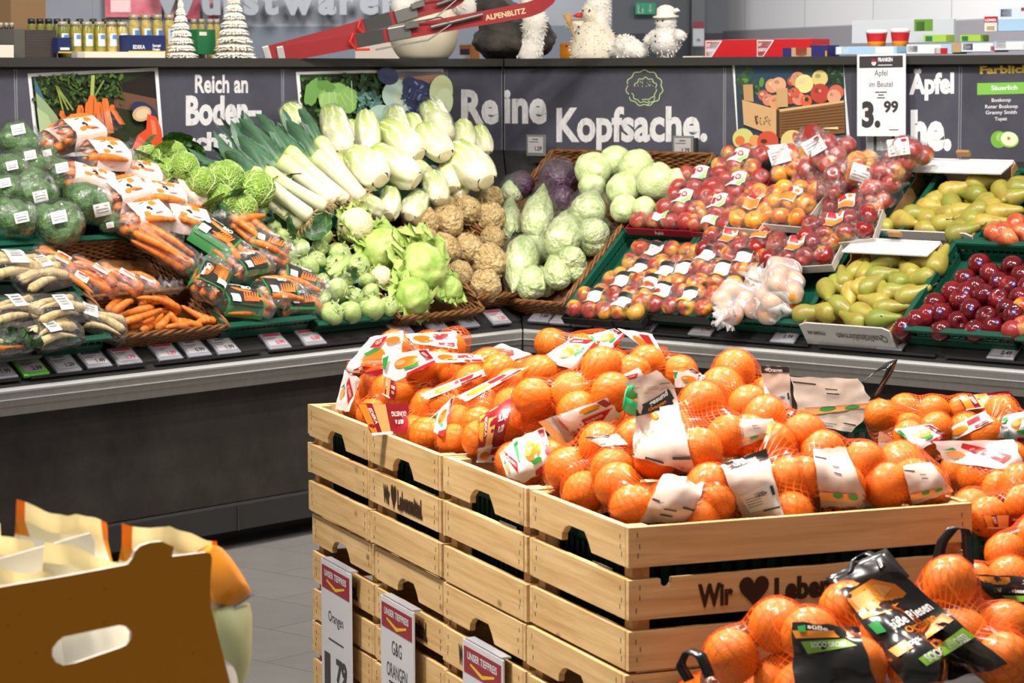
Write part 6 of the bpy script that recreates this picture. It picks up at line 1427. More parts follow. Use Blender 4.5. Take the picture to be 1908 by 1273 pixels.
# ================================================================ wooden crates with bags of oranges
KP=Vector((.1724,3.8783,0)); KY=.3776; DF=Vector((math.cos(KY),math.sin(KY),0)); DS=Vector((-math.sin(KY),math.cos(KY),0))
KH=.9093/4; KZ=.9093; SP=.4033
KM=Matrix((DF,DS,UP)).transposed()
def kp(a,b,z): return KP+DF*a+DS*b+UP*z
def hitk(px,py,a): return hit(px,py,KP+DF*a,DF)
def hitf(px,py,b): return hit(px,py,KP+DS*b,DS)
k=N('crate pine'); oi=k.rand(); v=k.add('ShaderNodeVectorMath',operation='ADD'); k.link(k.co(),v.inputs[0]); cx=k.add('ShaderNodeCombineXYZ'); k.link(k.math('MULTIPLY',oi,9),cx.inputs[0]); k.link(k.math('MULTIPLY',oi,5),cx.inputs[2]); k.link(cx.outputs[0],v.inputs[1])
vv=v.outputs[0]
g=k.noise(9,5,.6,vec=k.mapv((.35,1,5),vec=vv),dist=.6); c=k.mix(k.rng(g,.3,.72),'#c49a63','#e0bd88')
g2=k.noise(60,3,.5,vec=k.mapv((.06,1,1.6),vec=vv)); c=k.mix(k.rng(g2,.5,.8,0,.45),c,'#946a3a')
kn=k.vor(7,vec=k.mapv((.9,.2,1.5),vec=vv)); c=k.mix(k.rng(kn,.03,.10,.75,0),c,'#6b4524')
c=k.mix(k.rng(k.noise(5,3,vec=vv),.6,.8,0,.4),c,'#9a835f')
k.color(c).set(.6,.25).bump(g2,.25,.002); PINE=k.m
BURN=M('burnt lettering','#3a2413',.7,.2); STAPLE=M('staple','#5d5148',.4,.5,.6)
PINE2=M('sawn end grain','#a87c48',.75,var=(60,'#c39a63'))
def board(mb,L,z0,z1,th=.011,notch=None,tabs=False,mi=0):
    """plank along X with its outer face at y=0, body towards +Y"""
    P=[(-L/2,z0)]
    if notch is not None: x=notch; P+=[(x-.062,z0),(x-.060,z0+.012),(x-.045,z0+.024),(x-.03,z0+.029),(x+.03,z0+.029),(x+.045,z0+.016),(x+.058,z0)]
    P+=[(L/2,z0),(L/2,z1)]
    if tabs:
        for x in(.11,-.235+.0): P+=[(x+.010,z1),(x+.009,z1-.009),(x+.004,z1-.0135),(x-.004,z1-.0135),(x-.009,z1-.009),(x-.010,z1)]
    P+=[(-L/2,z1)]
    A=[Vector((x,0,z)) for x,z in P]; B=[Vector((x,th,z)) for x,z in P]; n=len(P)
    mb.raw(A+B,[tuple(range(n)),tuple(reversed(range(n,2*n)))]+[(i,n+i,n+(i+1)%n,(i+1)%n) for i in range(n)],mi)
PLK=[(.004,.066),(.084,.146),(.162,.2265)]
def side_panel_data(L,notch,tabs,text,seed):
    rs=random.Random(seed); mb=MB([PINE,BURN,STAPLE])
    for i,(z0,z1) in enumerate(PLK):
        board(mb,L+rs.uniform(-.003,0),z0+rs.uniform(-.001,.002),z1+rs.uniform(-.002,.0005),notch=.0 if(notch and i==2) else None,tabs=tabs and i==1)
        for sx in(-1,1):
            for q in(.25,.5,.75): 
                zz=z0+(z1-z0)*(q+rs.uniform(-.06,.06)); mb.box((sx*(L/2-.016+rs.uniform(-.004,.004)),-.0004,zz),(.0013,.0008,.008),mi=2)
    return mb
def lettering_data(L):
    mb=MB([BURN]); X=Vector((1,0,0)); z0=.097; hgt=.034; s=L/.6
    text_on(mb,'Wir',(-.184*s,-.0012,z0),X,UP,.060*s,hgt,.045,0)
    P=[]
    for i in range(28):
        t=2*PI*i/28; P.append((.0017*s*16*math.sin(t)**3*.95,.0017*(13*math.cos(t)-5*math.cos(2*t)-2*math.cos(3*t)-math.cos(4*t))))
    A=[Vector((-.088*s+x,-.0012,z0+.019+y)) for x,y in P]; mb.raw(A,[tuple(reversed(range(28)))])
    text_on(mb,'Lebensmittel.',(-.053*s,-.0012,z0),X,UP,.222*s,hgt,.05,0); return mb
def make_crate(label,group,seed,text_side=False,text_front=False):
    t=empty('wooden_crate',(0,0,0)); tag(t,label,'crate',group)
    def add(nm,L,notch,tabs,M4,txt):
        o=side_panel_data(L,notch,tabs,False,seed+int(L*10)+len(t.children)).build(nm,t,False,M4)
        bv=o.modifiers.new('bevel','BEVEL'); bv.width=.0025; bv.segments=2; bv.limit_method='ANGLE'; bv.angle_limit=1.0
        if txt: lettering_data(L).build('burnt_lettering',o)
        return o
    W,D=.596,.397
    add('long_side_panel',W,False,True,TRS((W/2,0,0)),text_front)
    add('long_side_panel',W,False,True,TRS((W/2,D,0),rotz(PI)),False)
    add('short_side_panel',D-.024,True,False,TRS((0,D/2,0),rotz(-PI/2)),text_side)
    add('short_side_panel',D-.024,True,False,TRS((W,D/2,0),rotz(PI/2)),False)
    for x in(.026,W-.026):
        for y in(.026,D-.026): MB([PINE2]).box((x,y,.113),(.028,.028,.222)).build('corner_post',t)
    mb=MB([PINE2,PINE]); n=7
    for i in range(n): mb.box((.012+(W-.024)*(i+.5)/n,D/2,.0075),((W-.03)/n-.003,D-.004,.011),mi=i%2)
    mb.build('base_boards',t); return t
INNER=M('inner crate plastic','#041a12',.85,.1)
colname=['first','second','third','front']
tiername=['topmost tier','second tier from the top','third tier from the top','lowest tier']
for b in range(4):
    bi=3-b # 3 = farthest
    for tr in range(4):
        j=random.Random(b*7+tr); off=(j.uniform(-.004,.004),j.uniform(-.002,.002))
        vis=True
        if tr==3 and b<2: pass
        t=make_crate('pine crate in the %s, %s'%(tiername[tr],['front stack, beside the black orange bags','second stack from the front','third stack from the front','farthest stack, beside the dark counter'][b]),'stacked pine crates',b*10+tr,text_side=(tr==0 and b==2) or tr in(1,2) ,text_front=(b==0))
        t.matrix_basis=TRS(kp(off[0],b*SP+.002+off[1],KZ-KH*(tr+1)),KM)
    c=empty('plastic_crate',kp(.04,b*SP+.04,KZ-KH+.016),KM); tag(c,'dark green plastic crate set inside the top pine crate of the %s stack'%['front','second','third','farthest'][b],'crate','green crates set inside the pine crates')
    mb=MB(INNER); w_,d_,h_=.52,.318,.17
    mb.box((w_/2,d_/2,.004),(w_,d_,.006))
    for x in(0,w_): 
        for z,hh in((h_-.01,.022),(h_*.55,.012),(.015,.02)): mb.box((x,d_/2,z),(.008,d_,hh))
        for i in range(14): mb.box((x,d_*(i+.5)/14,h_/2),(.006,.012,h_))
    for y in(0,d_):
        for z,hh in((h_-.01,.022),(h_*.55,.012),(.015,.02)): mb.box((w_/2,y,z),(w_,.008,hh))
        for i in range(20): mb.box((w_*(i+.5)/20,y,h_/2),(.014,.006,h_))
    mb.box((w_/2,.007,h_/2),(w_-.01,.003,h_-.01)); mb.box((.007,d_/2,h_/2),(.003,d_-.01,h_-.01))
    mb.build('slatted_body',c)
    if b in (0,1):
        mb=MB([LABW,LABK]); mb.box((-.007,.13,.10),(.002,.075,.045)); mb.box((-.0085,.155,.11),(.001,.015,.015),mi=1); mb.box((-.0085,.125,.10),(.001,.035,.004),mi=1); mb.build('paper_label',c)
# right-hand column of green crates
for b in (0,1,2):
    for tr in range(2 if b else 4):
        z=.865-.2165*(tr+1)
        c=empty('plastic_crate',kp(.625,b*.405+.02,z+ (0 if not b else 0)),KM); tag(c,'green plastic crate right of the pine crates, %s, %s'%(['level with the front stack','level with the second stack','level with the third stack'][b],['uppermost','second down','third down','on the floor'][tr]),'crate','green crates right of the pine stacks')
        mb=MB(green); w_,d_,h_=.59,.39,.2165
        mb.box((w_/2,d_/2,.005),(w_,d_,.008))
        for x in(.004,w_-.004): 
            for z2,hh in((h_-.012,.024),(h_*.7,.012),(h_*.45,.012),(.015,.028)): mb.box((x,d_/2,z2),(.008,d_,hh))
            for i in range(16): mb.box((x,d_*(i+.5)/16,h_/2),(.006,.009,h_-.002))
        for y in(.004,d_-.004):
            for z2,hh in((h_-.012,.024),(h_*.7,.012),(h_*.45,.012),(.015,.028)): mb.box((w_/2,y,z2),(w_,.008,hh))
            for i in range(22): mb.box((w_*(i+.5)/22,y,h_/2),(.009,.006,h_-.002))
        mb.build('slatted_body',c)
        mb=MB(green)
        for x in(0,w_): mb.box((x,d_/2,h_-.003),(.022,d_+.012,.006))
        for y in(0,d_): mb.box((w_/2,y,h_-.003),(w_+.02,.02,.006))
        mb.build('rim',c)
        if b: c['label']=c['label']
# ---------------------------------------------------------------- oranges
k=N('orange peel'); v=rvec(k,5); c=k.mix(k.rng(k.noise(10,2,vec=v),.3,.7),'#e67208','#f4921a'); k.color(k.mix(k.rng(k.noise(30,3,vec=v),.6,.8,0,.5),c,'#f7b040')).set(.36,.45,coat=.12).bump(k.vor(230,vec=v),.35,.0012); PEEL=k.m
def orange_mesh(seed):
    V,Fc=noisy_sphere(20,28,lambda d:(1+.012*noise.noise(d*2+Vector((seed,0,0))))*(1-.035*abs(d.z)-.05*math.exp(-((1-abs(d.z))/.012))))
    mb=MB([PEEL,M('orange navel','#b58a3a',.7)]); mb.raw([v*1.0 for v in V],Fc); mb.lathe([(.07,.915),(.05,.935),(.02,.93)],8,1); return mb.data('orange',True)
ORG=[orange_mesh(s) for s in range(2)]
def netmat(name,col,su,sv,w=.13,veil=.10):
    k=N(name); k.n.remove(k.b); s=k.add('ShaderNodeSeparateXYZ'); k.link(k.co('UV'),s.inputs[0])
    x=k.math('MULTIPLY',s.outputs[0],su); y=k.math('MULTIPLY',s.outputs[1],sv)
    def ln(e): return k.math('GREATER_THAN',k.math('ABSOLUTE',k.math('SUBTRACT',k.math('FRACT',e),.5)),.5-w/2)
    l=k.math('MAXIMUM',ln(k.math('ADD',x,y)),ln(k.math('SUBTRACT',x,y)))
    lw=k.add('ShaderNodeLayerWeight'); lw.inputs[0].default_value=.35
    f=k.math('MAXIMUM',k.math('MULTIPLY',l,.62),k.math('ADD',k.math('MULTIPLY',k.math('POWER',lw.outputs['Facing'],3.0),veil*4),veil*.3))
    tr=k.add('ShaderNodeBsdfTransparent'); tr.inputs[0].default_value=(1,.93,.88,1)
    pb=k.add('ShaderNodeBsdfPrincipled'); k.link(k.mix(k.math('POWER',lw.outputs['Facing'],2.0),'#d8641c',col),pb.inputs['Base Color']); pb.inputs['Roughness'].default_value=.3
    m=k.add('ShaderNodeMixShader'); k.link(f,m.inputs[0]); k.link(tr.outputs[0],m.inputs[1]); k.link(pb.outputs[0],m.inputs[2]); k.link(m.outputs[0],k.o.inputs[0]); return k.m
NET=netmat('red fruit net','#cf2a12',32,19,.18,.17)
def pile(a,b):
    e=min(a-.042,.56-a,b-.042,1.57-b)
    if e<0: return -9
    return .905+.145*min(1,e/.17)**.75
def pile_r(a,b):
    if a<.6 or a>1.3 or b<-.1 or b>1.3: return -9
    e=min(a-.6,b+.1); return .86+.09*min(1,max(0,e)/.2)
def hit_pile(px,py,pf,lo=3.3,hi=6.5):
    d=ray(px,py); t=lo
    while t<hi:
        P=CAMPOS+d*t; q=P-KP; 
        if P.z<pf(q.dot(DF),q.dot(DS)): return P
        t+=.006
    return None
SLV=M('white sleeve','#ece5e2',.32,.5); SLP=M('translucent paper sleeve','#c9ad9d',.38,.45,var=(24,'#d9c3b4')); SLB=M('black sleeve','#1f1c1a',.2,.6); SLR=M('sleeve red','#bf2222',.35); SLDR=M('sleeve dark red','#8e1420',.35); SLO=M('sleeve orange','#e08420',.35); SLG=M('sleeve green','#2f9a4a',.35); SLK=M('sleeve black print','#2b2826',.4); SLGB=M('sleeve lime','#86b53a',.35); SLPO=M('sleeve pale orange','#eba661',.35)
SM=[SLV,SLP,SLB,SLR,SLDR,SLO,SLG,SLK,SLGB,SLPO,M('sleeve label grey','#d8d6d2',.5)]
class QDecal:
    """printed sleeve round a bag: a four-cornered patch (as seen by a shopper) laid on the bag's skin"""
    def __init__(s,b,quad,org,cdepth,bulge=.0): s.b=b;s.q=[Vector(p) for p in quad];s.mb=MB(SM);s.n=0;s.org=org;s.cd=cdepth;s.bu=bulge
    def map(s,UV,lift):
        D=[];
        for u,v in UV:
            p=s.q[0]*(1-u)*(1-v)+s.q[1]*u*(1-v)+s.q[2]*u*v+s.q[3]*(1-u)*v
            D.append(ray(p[0],p[1]).normalized())
        D=np.array(D); O=np.tile(np.array(CAMPOS-s.org),(len(D),1)); t=s.b.march(O,D,s.cd/ (D[:,1]*math.cos(PITCH)-D[:,2]*math.sin(PITCH)))
        return O+D*(t-lift)[:,None]
    def put(s,UV,Fc,mi):
        s.n+=1; s.mb.raw([tuple(p) for p in s.map(UV,.0022+.0005*s.n)],Fc,mi)
    def sheet(s,mi,nx=16,ny=16,jag=.012,wr=.0025):
        s.n+=1; UV,Fc=rect_grid(1,1,nx,ny); UV=UV+.5
        for i in range(len(UV)):
            u,v=UV[i]; UV[i,1]+=jag*math.sin(u*17+s.q[0][0])*(1 if v in(0,1) else .3)*(1 if v>.5 else -1); UV[i,0]+=jag*math.sin(v*15+s.q[0][1])*(1 if u in(0,1) else .2)
        P=s.map(UV,.0022)
        for i in range(len(P)): P[i]+=np.array(-fwd)*max(-.0008,wr*noise.noise(Vector(P[i]*55+1.7)))
        s.mb.raw([tuple(p) for p in P],Fc,mi)
    def poly(s,pts,mi,n=2):
        bm=bmesh.new(); vs_=[bm.verts.new((x,y,0)) for x,y in pts]; bm.faces.new(vs_); bmesh.ops.triangulate(bm,faces=bm.faces)
        for _ in range(n): bmesh.ops.subdivide_edges(bm,edges=[e for e in bm.edges if e.calc_length()>.12],cuts=1); bmesh.ops.triangulate(bm,faces=bm.faces)
        bm.verts.index_update(); UV=[(v.co.x,v.co.y) for v in bm.verts]; F2=[tuple(v.index for v in f.verts) for f in bm.faces]; bm.free(); s.put(UV,F2,mi)
    def ell(s,x,y,rx,ry,mi,n=18): s.poly([(x+rx*math.cos(2*PI*i/n),y+ry*math.sin(2*PI*i/n)) for i in range(n)],mi)
    def text(s,st,x,y,w,h,mi,flip=False,rot=0,bold=.025):
        A,Fc=text2d(st,bold); W=A[:,0].max(); X=(A[:,0]/W-.5)*w; Y=-(A[:,1]/CAP-.5)*h
        if flip: X,Y=-X,-Y
        c,sn=math.cos(rot),math.sin(rot); s.put(np.stack([x+X*c-Y*sn,y+X*sn+Y*c],1),Fc,mi)
    def style(s,k):
        if k=='gg': # white with the red corner badge, upside down
            s.sheet(0); s.poly([(.18,.95),(.52,.45),(.98,.50),(.62,.98)],3); s.text('GUT',.60,.86,.16,.08,0,True); s.text('&',.62,.75,.05,.06,0,True); s.text('GÜNSTIG',.66,.62,.26,.09,0,True)
            s.ell(.70,.20,.16,.12,5); s.ell(.70,.31,.13,.03,6); s.poly([(0,.0),(.10,.02),(.14,1),(.0,1)],9); s.poly([(.84,.05),(.96,.0),(1,.35),(.9,.40)],4)
        elif k=='ggo': # orange picture with a leaf
            s.sheet(0); s.ell(.5,.42,.27,.22,5); s.ell(.36,.40,.11,.10,9); s.ell(.56,.68,.16,.07,6); s.poly([(.78,.02),(.95,.05),(1,.7),(.86,.6)],4); s.text('EDEKA',.88,.30,.30,.06,0,False,1.35); s.poly([(.45,.88),(1,.80),(1,1),(.42,1)],3); s.poly([(.0,.10),(.14,.05),(.05,.5),(.0,.45)],6)
        elif k=='strip': s.sheet(0); s.ell(.3,.5,.2,.3,5); s.poly([(.55,.1),(.85,.1),(.8,.5),(.5,.5)],3); s.poly([(.6,.7),(.95,.65),(.95,.85),(.6,.9)],4)
        elif k=='redfold': # folded label strip with pale orange band
            s.sheet(4); s.poly([(.02,.02),(.18,.02),(.18,.98),(.02,.98)],5); s.poly([(.30,.02),(.55,.02),(.55,.98),(.30,.98)],9); s.text('EDEKA',.24,.4,.5,.07,0,False,1.5); s.text('GÜNSTIG',.80,.35,.32,.16,0,True); s.text('GUT &',.80,.62,.2,.14,0,True); s.poly([(.0,.92),(.6,.92),(.6,1),(.0,1)],0)
        elif k=='triw': # white with a red triangle and orange
            s.sheet(0); s.poly([(.35,.1),(.9,.5),(.75,.8),(.30,.3)],3); s.text('GUT & GÜNSTIG',.6,.45,.45,.10,0,False,.6); s.ell(.2,.6,.12,.16,9); s.poly([(.05,.45),(.2,.3),(.24,.4)],6)
        elif k=='angen':
            s.sheet(0); s.ell(.42,.60,.24,.26,5); s.poly([(.14,.50),(.3,.36),(.5,.33),(.25,.55)],6); s.text('rangen',.45,.66,.34,.12,0,False,-.1); s.poly([(.15,.95),(.25,.80),(.75,.80),(.8,1)],4); s.poly([(.25,.12),(.55,.05),(.42,.3),(.2,.34)],3); s.text('GUT',.36,.18,.16,.1,0,False,-.4); s.ell(.72,.16,.2,.07,5)
        elif k=='paper':
            s.sheet(1); s.poly([(.02,.50),(.20,.54),(.20,.57),(.02,.53)],7,1); s.text('netto',.24,.57,.12,.05,7,bold=.0); s.poly([(.35,.70),(.62,.74),(.62,.765),(.35,.725)],7,1); s.poly([(.32,.82),(.58,.86),(.58,.885),(.32,.845)],7,1); s.poly([(.72,.64),(.97,.70),(.97,.745),(.72,.685)],7,1); s.poly([(.66,.62),(.99,.62),(.99,.98),(.66,.98)],0,2) if False else None
        elif k=='paper2':
            s.sheet(1); s.poly([(.0,.0),(1,.0),(1,.12),(.0,.14)],7); s.text('Orangen',.5,.07,.5,.08,0,bold=.02); s.poly([(.12,.62),(.90,.50),(.95,.86),(.22,.92)],10); s.text('1500g',.62,.64,.28,.075,7,rot=-.1,bold=.02); s.poly([(.86,.55),(.93,.54),(.94,.68),(.87,.69)],7,1)
            for q in range(4): s.poly([(.22,.70+.045*q),(.60,.655+.045*q),(.60,.663+.045*q),(.22,.708+.045*q)],7,0)
            s.poly([(.55,.90),(.97,.86),(.97,.885),(.55,.925)],7,1)
        elif k=='paper3': # printed leaves along one edge
            s.sheet(1); s.poly([(.02,.1),(.34,.16),(.34,.19),(.02,.13)],7,1); s.poly([(.45,.28),(.62,.32),(.62,.345),(.45,.305)],7,1); s.poly([(.45,.40),(.62,.44),(.62,.465),(.45,.425)],7,1); s.poly([(.0,.74),(1,.80),(1,.92),(.0,.9)],9); s.ell(.4,.80,.11,.06,6); s.ell(.72,.84,.1,.05,6); s.poly([(.1,.72),(.98,.80),(.98,.815),(.1,.735)],3,1)
        elif k=='ribbon': # big sleeve with dark printed band
            s.sheet(1); s.poly([(.0,.20),(.85,.0),(.98,.17),(.0,.36)],7); s.text('gesund',.55,.10,.5,.07,0,rot=-.25,bold=.02); s.text('Orangen',.5,.20,.45,.045,5,rot=-.25,bold=.02); s.ell(.40,.34,.10,.05,5); s.poly([(.66,.86),(.98,.80),(.99,.835),(.66,.895)],7,1); s.poly([(.0,.95),(.5,.955),(.5,.985),(.0,.98)],7,1)
        elif k=='black':
            s.sheet(2,wr=.004); s.poly([(.0,.06),(.55,.0),(.78,.10),(.80,.20),(.45,.30),(.04,.30)],5); s.poly([(.06,.10),(.55,.05),(.70,.12),(.4,.20),(.08,.20)],9); s.text('süße Riesen',.60,.38,.62,.085,0,rot=-.12); s.text('Orangen',.62,.47,.42,.06,5,rot=-.12,bold=.03); s.poly([(.08,.62),(.95,.44),(.98,.52),(.12,.70)],5); s.text('100% Genuss',.55,.58,.5,.04,0,rot=-.15,bold=.0); s.poly([(.05,.36),(.2,.34),(.2,.46),(.08,.46)],6); s.poly([(.30,.76),(.98,.60),(1,.70),(.32,.84)],8); s.text('SOOO GROSS!',.65,.725,.56,.07,0,rot=-.17)
        elif k=='black2':
            s.sheet(2,wr=.004); s.text('süße',.38,.05,.3,.06,0,rot=.05); s.poly([(.0,.12),(.8,.06),(.9,.14),(.05,.22)],5); s.poly([(.12,.26),(.75,.18),(.9,.26),(.2,.42)],8); s.text('SOOO GROSS!',.5,.27,.5,.07,0,rot=-.1); s.poly([(.08,.06),(.2,.03),(.2,.12),(.1,.13)],6)
        elif k=='blackplain': s.sheet(2,wr=.004); s.poly([(.1,.05),(.8,.05),(.9,.25),(.2,.35)],5); s.text('süße Riesen',.6,.5,.6,.14,0); s.poly([(.3,.7),(1,.65),(1,.85),(.35,.9)],8)
def orange_bag(oranges,R,label,group,quads=(),ext=(),pf=pile,k=.013,fill=2,push=0,extra=()):
    C=[]
    for o in oranges:
        x,y=o[:2]; P=hit_pile(x,y,pf)
        if P is None: P=CAMPOS+ray(x,y)*5.4
        C.append(P)
    dd=sorted((P-CAMPOS).dot(fwd) for P in C); md=dd[len(dd)//3]
    C=[CAMPOS+(P-CAMPOS)*(min(max((P-CAMPOS).dot(fwd),md-.07),md+.07)+push)/(P-CAMPOS).dot(fwd) for P in C]
    c=sum(C,Vector())/len(C); t=empty('orange_bag',c); tag(t,label,'oranges',group); rs=random.Random(int(oranges[0][0]*31+oranges[0][1]))
    # let neighbours touch instead of running through each other
    for _ in range(30):
        for i in range(len(C)):
            for j in range(i):
                d=C[i]-C[j]; L=d.length
                if L<1.9*R:
                    g=(fwd if d.length<1e-4 else d.normalized())*(1.9*R-L)*.5; C[i]=C[i]+g*.7+fwd*.0; C[j]=C[j]-g*.7
    if pf is pile:
        for i,P in enumerate(C):
            q=P-KP; a,b=q.dot(DF),q.dot(DS); C[i]=P+DF*(max(a,R+.016)-a if a<.3 else min(a,.6-R-.016)-a)+DS*(max(b,R+.016)-b)
    pr=[]
    for P in C:
        link('orange',ORG[rs.randint(0,1)],t,TRS(P-c,rrot(),R*rs.uniform(.97,1.03))); pr.append((tuple(P-c),tuple(P-c),R*1.035))
    for i in range(fill):
        P=C[rs.randrange(len(C))]+Vector((rs.uniform(-.01,.01),.035,-R*1.0))-c; pr.append((tuple(P),tuple(P),R*.8))
    for e in ext:
        P=CAMPOS+ray(e[0],e[1])*(md+push); pr.append((tuple(P-c),tuple(P-c),e[2] if len(e)>2 else .018))
    b=Blob(pr,k,wob=.0012,wsc=60); V,Fc,uv=b.shell(46,64)
    me=mesh('net',V,Fc,NET); ul=me.uv_layers.new(name='UV'); idx=np.zeros(len(me.loops),dtype=np.int32); me.loops.foreach_get('vertex_index',idx); U=uv[idx].copy()
    st=np.zeros(len(me.polygons),dtype=np.int32); me.polygons.foreach_get('loop_start',st)
    tt=np.zeros(len(me.polygons),dtype=np.int32); me.polygons.foreach_get('loop_total',tt)
    for s_,n_ in zip(st,tt):
        if n_==4:
            q=U[s_:s_+4,0]
            if q.max()-q.min()>.5: U[s_:s_+4,0]=np.where(q<.5,q+1,q)
    ul.data.foreach_set('uv',U.astype(np.float32).ravel()); link('net',me,t)
    cd=(c-CAMPOS).dot(fwd)+.01
    for quad,stl in quads:
        D=QDecal(b,quad,c,cd); D.style(stl); D.mb.build('sleeve',t,True)
    return t
ga_='red-netted orange bags with white and red sleeves'; gp_='red-netted orange bags with pale paper sleeves'; gr_='orange bags right of the pine crates'; gk_='orange bags with black sleeves'
R1=.0325
orange_bag([(738,648),(795,652),(838,648),(768,676),(820,680)],R1,'orange bag at the far left top of the heap, its sleeve reading rangen',ga_,[([(690,628),(752,616),(744,712),(640,690)],'angen'),([(752,622),(850,618),(852,650),(770,640)],'strip')],ext=[(660,685),(856,630)])
orange_bag([(660,750),(689,727),(716,738),(700,762)],R1,'orange bag drooping over the far left corner of the crates',ga_,[([(642,690),(672,706),(650,768),(624,762)],'triw')])
orange_bag([(759,719),(827,690),(790,695),(868,692),(910,680)],R1,'orange bag with an orange picture, second at the left',ga_,[([(712,662),(798,650),(812,676),(716,720)],'ggo'),([(800,655),(895,662),(905,674),(812,676)],'strip'),([(716,700),(738,712),(735,748),(712,735)],'redfold')],ext=[(935,668)])
orange_bag([(795,764),(795,812),(878,716),(926,695),(840,745),(770,800)],.034,'orange bag hanging over the left crate rim with a folded red label',ga_,[([(782,735),(900,688),(905,700),(795,745)],'strip'),([(664,752),(762,752),(758,806),(694,812)],'redfold')])
orange_bag([(854,791),(905,752),(890,792),(953,719),(1001,697),(850,815)],R1,'orange bag in the second crate with a thin white sleeve edge',ga_,[([(812,770),(848,735),(826,815),(808,805)],'ggo'),([(848,740),(950,690),(985,684),(870,748)],'strip')])
orange_bag([(993,751),(1006,780),(942,790),(955,760),(900,815)],.034,'orange bag in the second crate with a red and white band, in front',ga_,[([(893,775),(958,738),(935,830),(890,842)],'redfold'),([(890,840),(938,830),(934,862),(888,862)],'strip')])
orange_bag([(1060,722),(1127,740),(1020,735),(1098,700),(1090,760)],.036,'orange bag with a large white sleeve and upside-down red badge, in the middle',ga_,[([(1003,786),(1130,742),(1158,775),(1048,836)],'gg')])
orange_bag([(1025,641),(1196,645),(1140,655),(1085,650),(1050,680)],R1,'orange bag at the top back of the heap with two orange pictures',ga_,[([(1005,668),(1070,628),(1120,636),(1068,690)],'ggo'),([(1095,625),(1145,612),(1165,625),(1130,660)],'ggo'),([(1150,612),(1215,622),(1238,665),(1225,668)],'strip')],ext=[(1232,660)])
orange_bag([(1140,684),(1218,680),(1255,692),(1180,695)],.034,'orange bag behind the grey-ribboned one, white sleeve in front',ga_,[([(1130,712),(1190,685),(1200,700),(1150,730)],'triw'),([(1255,702),(1290,685),(1312,700),(1268,722)],'ggo')])
orange_bag([(935,690),(975,690),(890,690)],R1,'orange bag at the back left, white sleeve with a red triangle on top',ga_,[([(885,660),(935,640),(990,660),(900,690)],'triw')],push=.12)
orange_bag([(985,870),(960,860),(1010,860)],.033,'orange bag at the left rim of the front crate, sleeve with orange picture and leaf',ga_,[([(955,820),(1015,795),(1030,870),(975,900)],'ggo'),([(930,845),(955,822),(978,900),(945,890)],'triw')],push=.03)
R2=.0365
orange_bag([(1047,876),(1146,868),(1118,828),(1092,912),(1175,835)],R2,'orange bag with bare netted oranges at the left of the front crate',gp_,[([(1090,815),(1150,808),(1170,828),(1120,832)],'paper2')])
orange_bag([(1305,755),(1300,838),(1351,815),(1260,800),(1230,850)],R2,'orange bag with a green ribbon and a broad paper sleeve',gp_,[([(1188,735),(1256,722),(1296,884),(1178,850)],'ribbon'),([(1160,715),(1225,690),(1260,722),(1190,735)],'paper')])
orange_bag([(1377,698),(1396,757),(1345,725),(1420,735)],.038,'orange bag standing highest, one orange on top of another',gp_,[([(1417,682),(1470,684),(1476,772),(1432,778)],'paper2'),([(1255,690),(1315,700),(1300,722),(1258,722)],'ggo')])
orange_bag([(1479,805),(1440,790),(1400,810)],R2,'orange bag lying in the middle with a narrow leaf-printed sleeve',gp_,[([(1360,782),(1440,780),(1455,805),(1378,835)],'paper3')])
orange_bag([(1527,708),(1609,727),(1535,808),(1570,745),(1500,745)],.0375,'orange bag at the top right with a black strap handle',gp_,[([(1473,702),(1600,706),(1632,762),(1490,785)],'paper3'),([(1490,772),(1632,760),(1585,806),(1500,790)],'paper')])
orange_bag([(1182,944),(1321,935),(1250,935),(1150,905)],R2,'orange bag lowest at the front left, net bunched beside its sleeve',gp_,[([(1236,882),(1314,894),(1290,974),(1192,974)],'paper')],k=.007)
orange_bag([(1446,845),(1335,914),(1455,888),(1395,905),(1478,950),(1310,960)],R2,'orange bag at the front rim whose sleeve carries a 1500g label',gp_,[([(1342,866),(1428,836),(1460,960),(1384,965)],'paper2')])
orange_bag([(1505,893),(1601,866),(1560,895),(1540,850)],R2,'orange bag at the front rim with a big round orange left of its sleeve',gp_,[([(1515,838),(1575,832),(1622,945),(1530,945)],'paper3')])
orange_bag([(1617,830),(1668,830),(1580,860)],.038,'orange bag right of the middle, grey sleeve pointing right',gp_,[([(1640,792),(1700,835),(1718,856),(1630,870)],'paper2')])
orange_bag([(1664,906),(1757,887),(1715,905),(1700,870)],.039,'orange bag at the right front corner of the pine crate',gp_,[([(1682,868),(1735,862),(1776,915),(1700,942)],'paper3')])
t=bpy.data.objects['orange_bag.012']
# green ribbon and black strap
def strap(name,pts,w_,m,parent,P0):
    """flat bent band through pixel/depth points"""
    mb=MB(m); P=[]
    for x,y,d in pts: P.append(CAMPOS+ray(x,y)*d-P0)
    Q=[]
    for i in range(len(P)-1):
        for q in range(6): Q.append(P[i].lerp(P[i+1],q/6))
    Q.append(P[-1]); sm=[Q[0]]+[(Q[i-1]+Q[i]*2+Q[i+1])/4 for i in range(1,len(Q)-1)]+[Q[-1]]
    G=[]
    for i,p in enumerate(sm):
        G+= [p+w_*(-.5),p+w_*.5]
    mb.grid(G,len(sm),2); o=mb.build(name,parent,True); s=o.modifiers.new('thickness','SOLIDIFY'); s.thickness=.0016; return o
bag={o['label']:o for o in bpy.data.objects if o.get('category')=='oranges'}
g_=[o for l,o in bag.items() if 'green ribbon' in l][0]
strap('ribbon',[(1225,725,4.22),(1168,733,4.14),(1162,752,4.13),(1190,765,4.16),(1215,732,4.2)],Vector((.004,0,.022)),M('green ribbon','#1fae6a',.35),g_,g_.location)
h_=[o for l,o in bag.items() if 'black strap' in l][0]
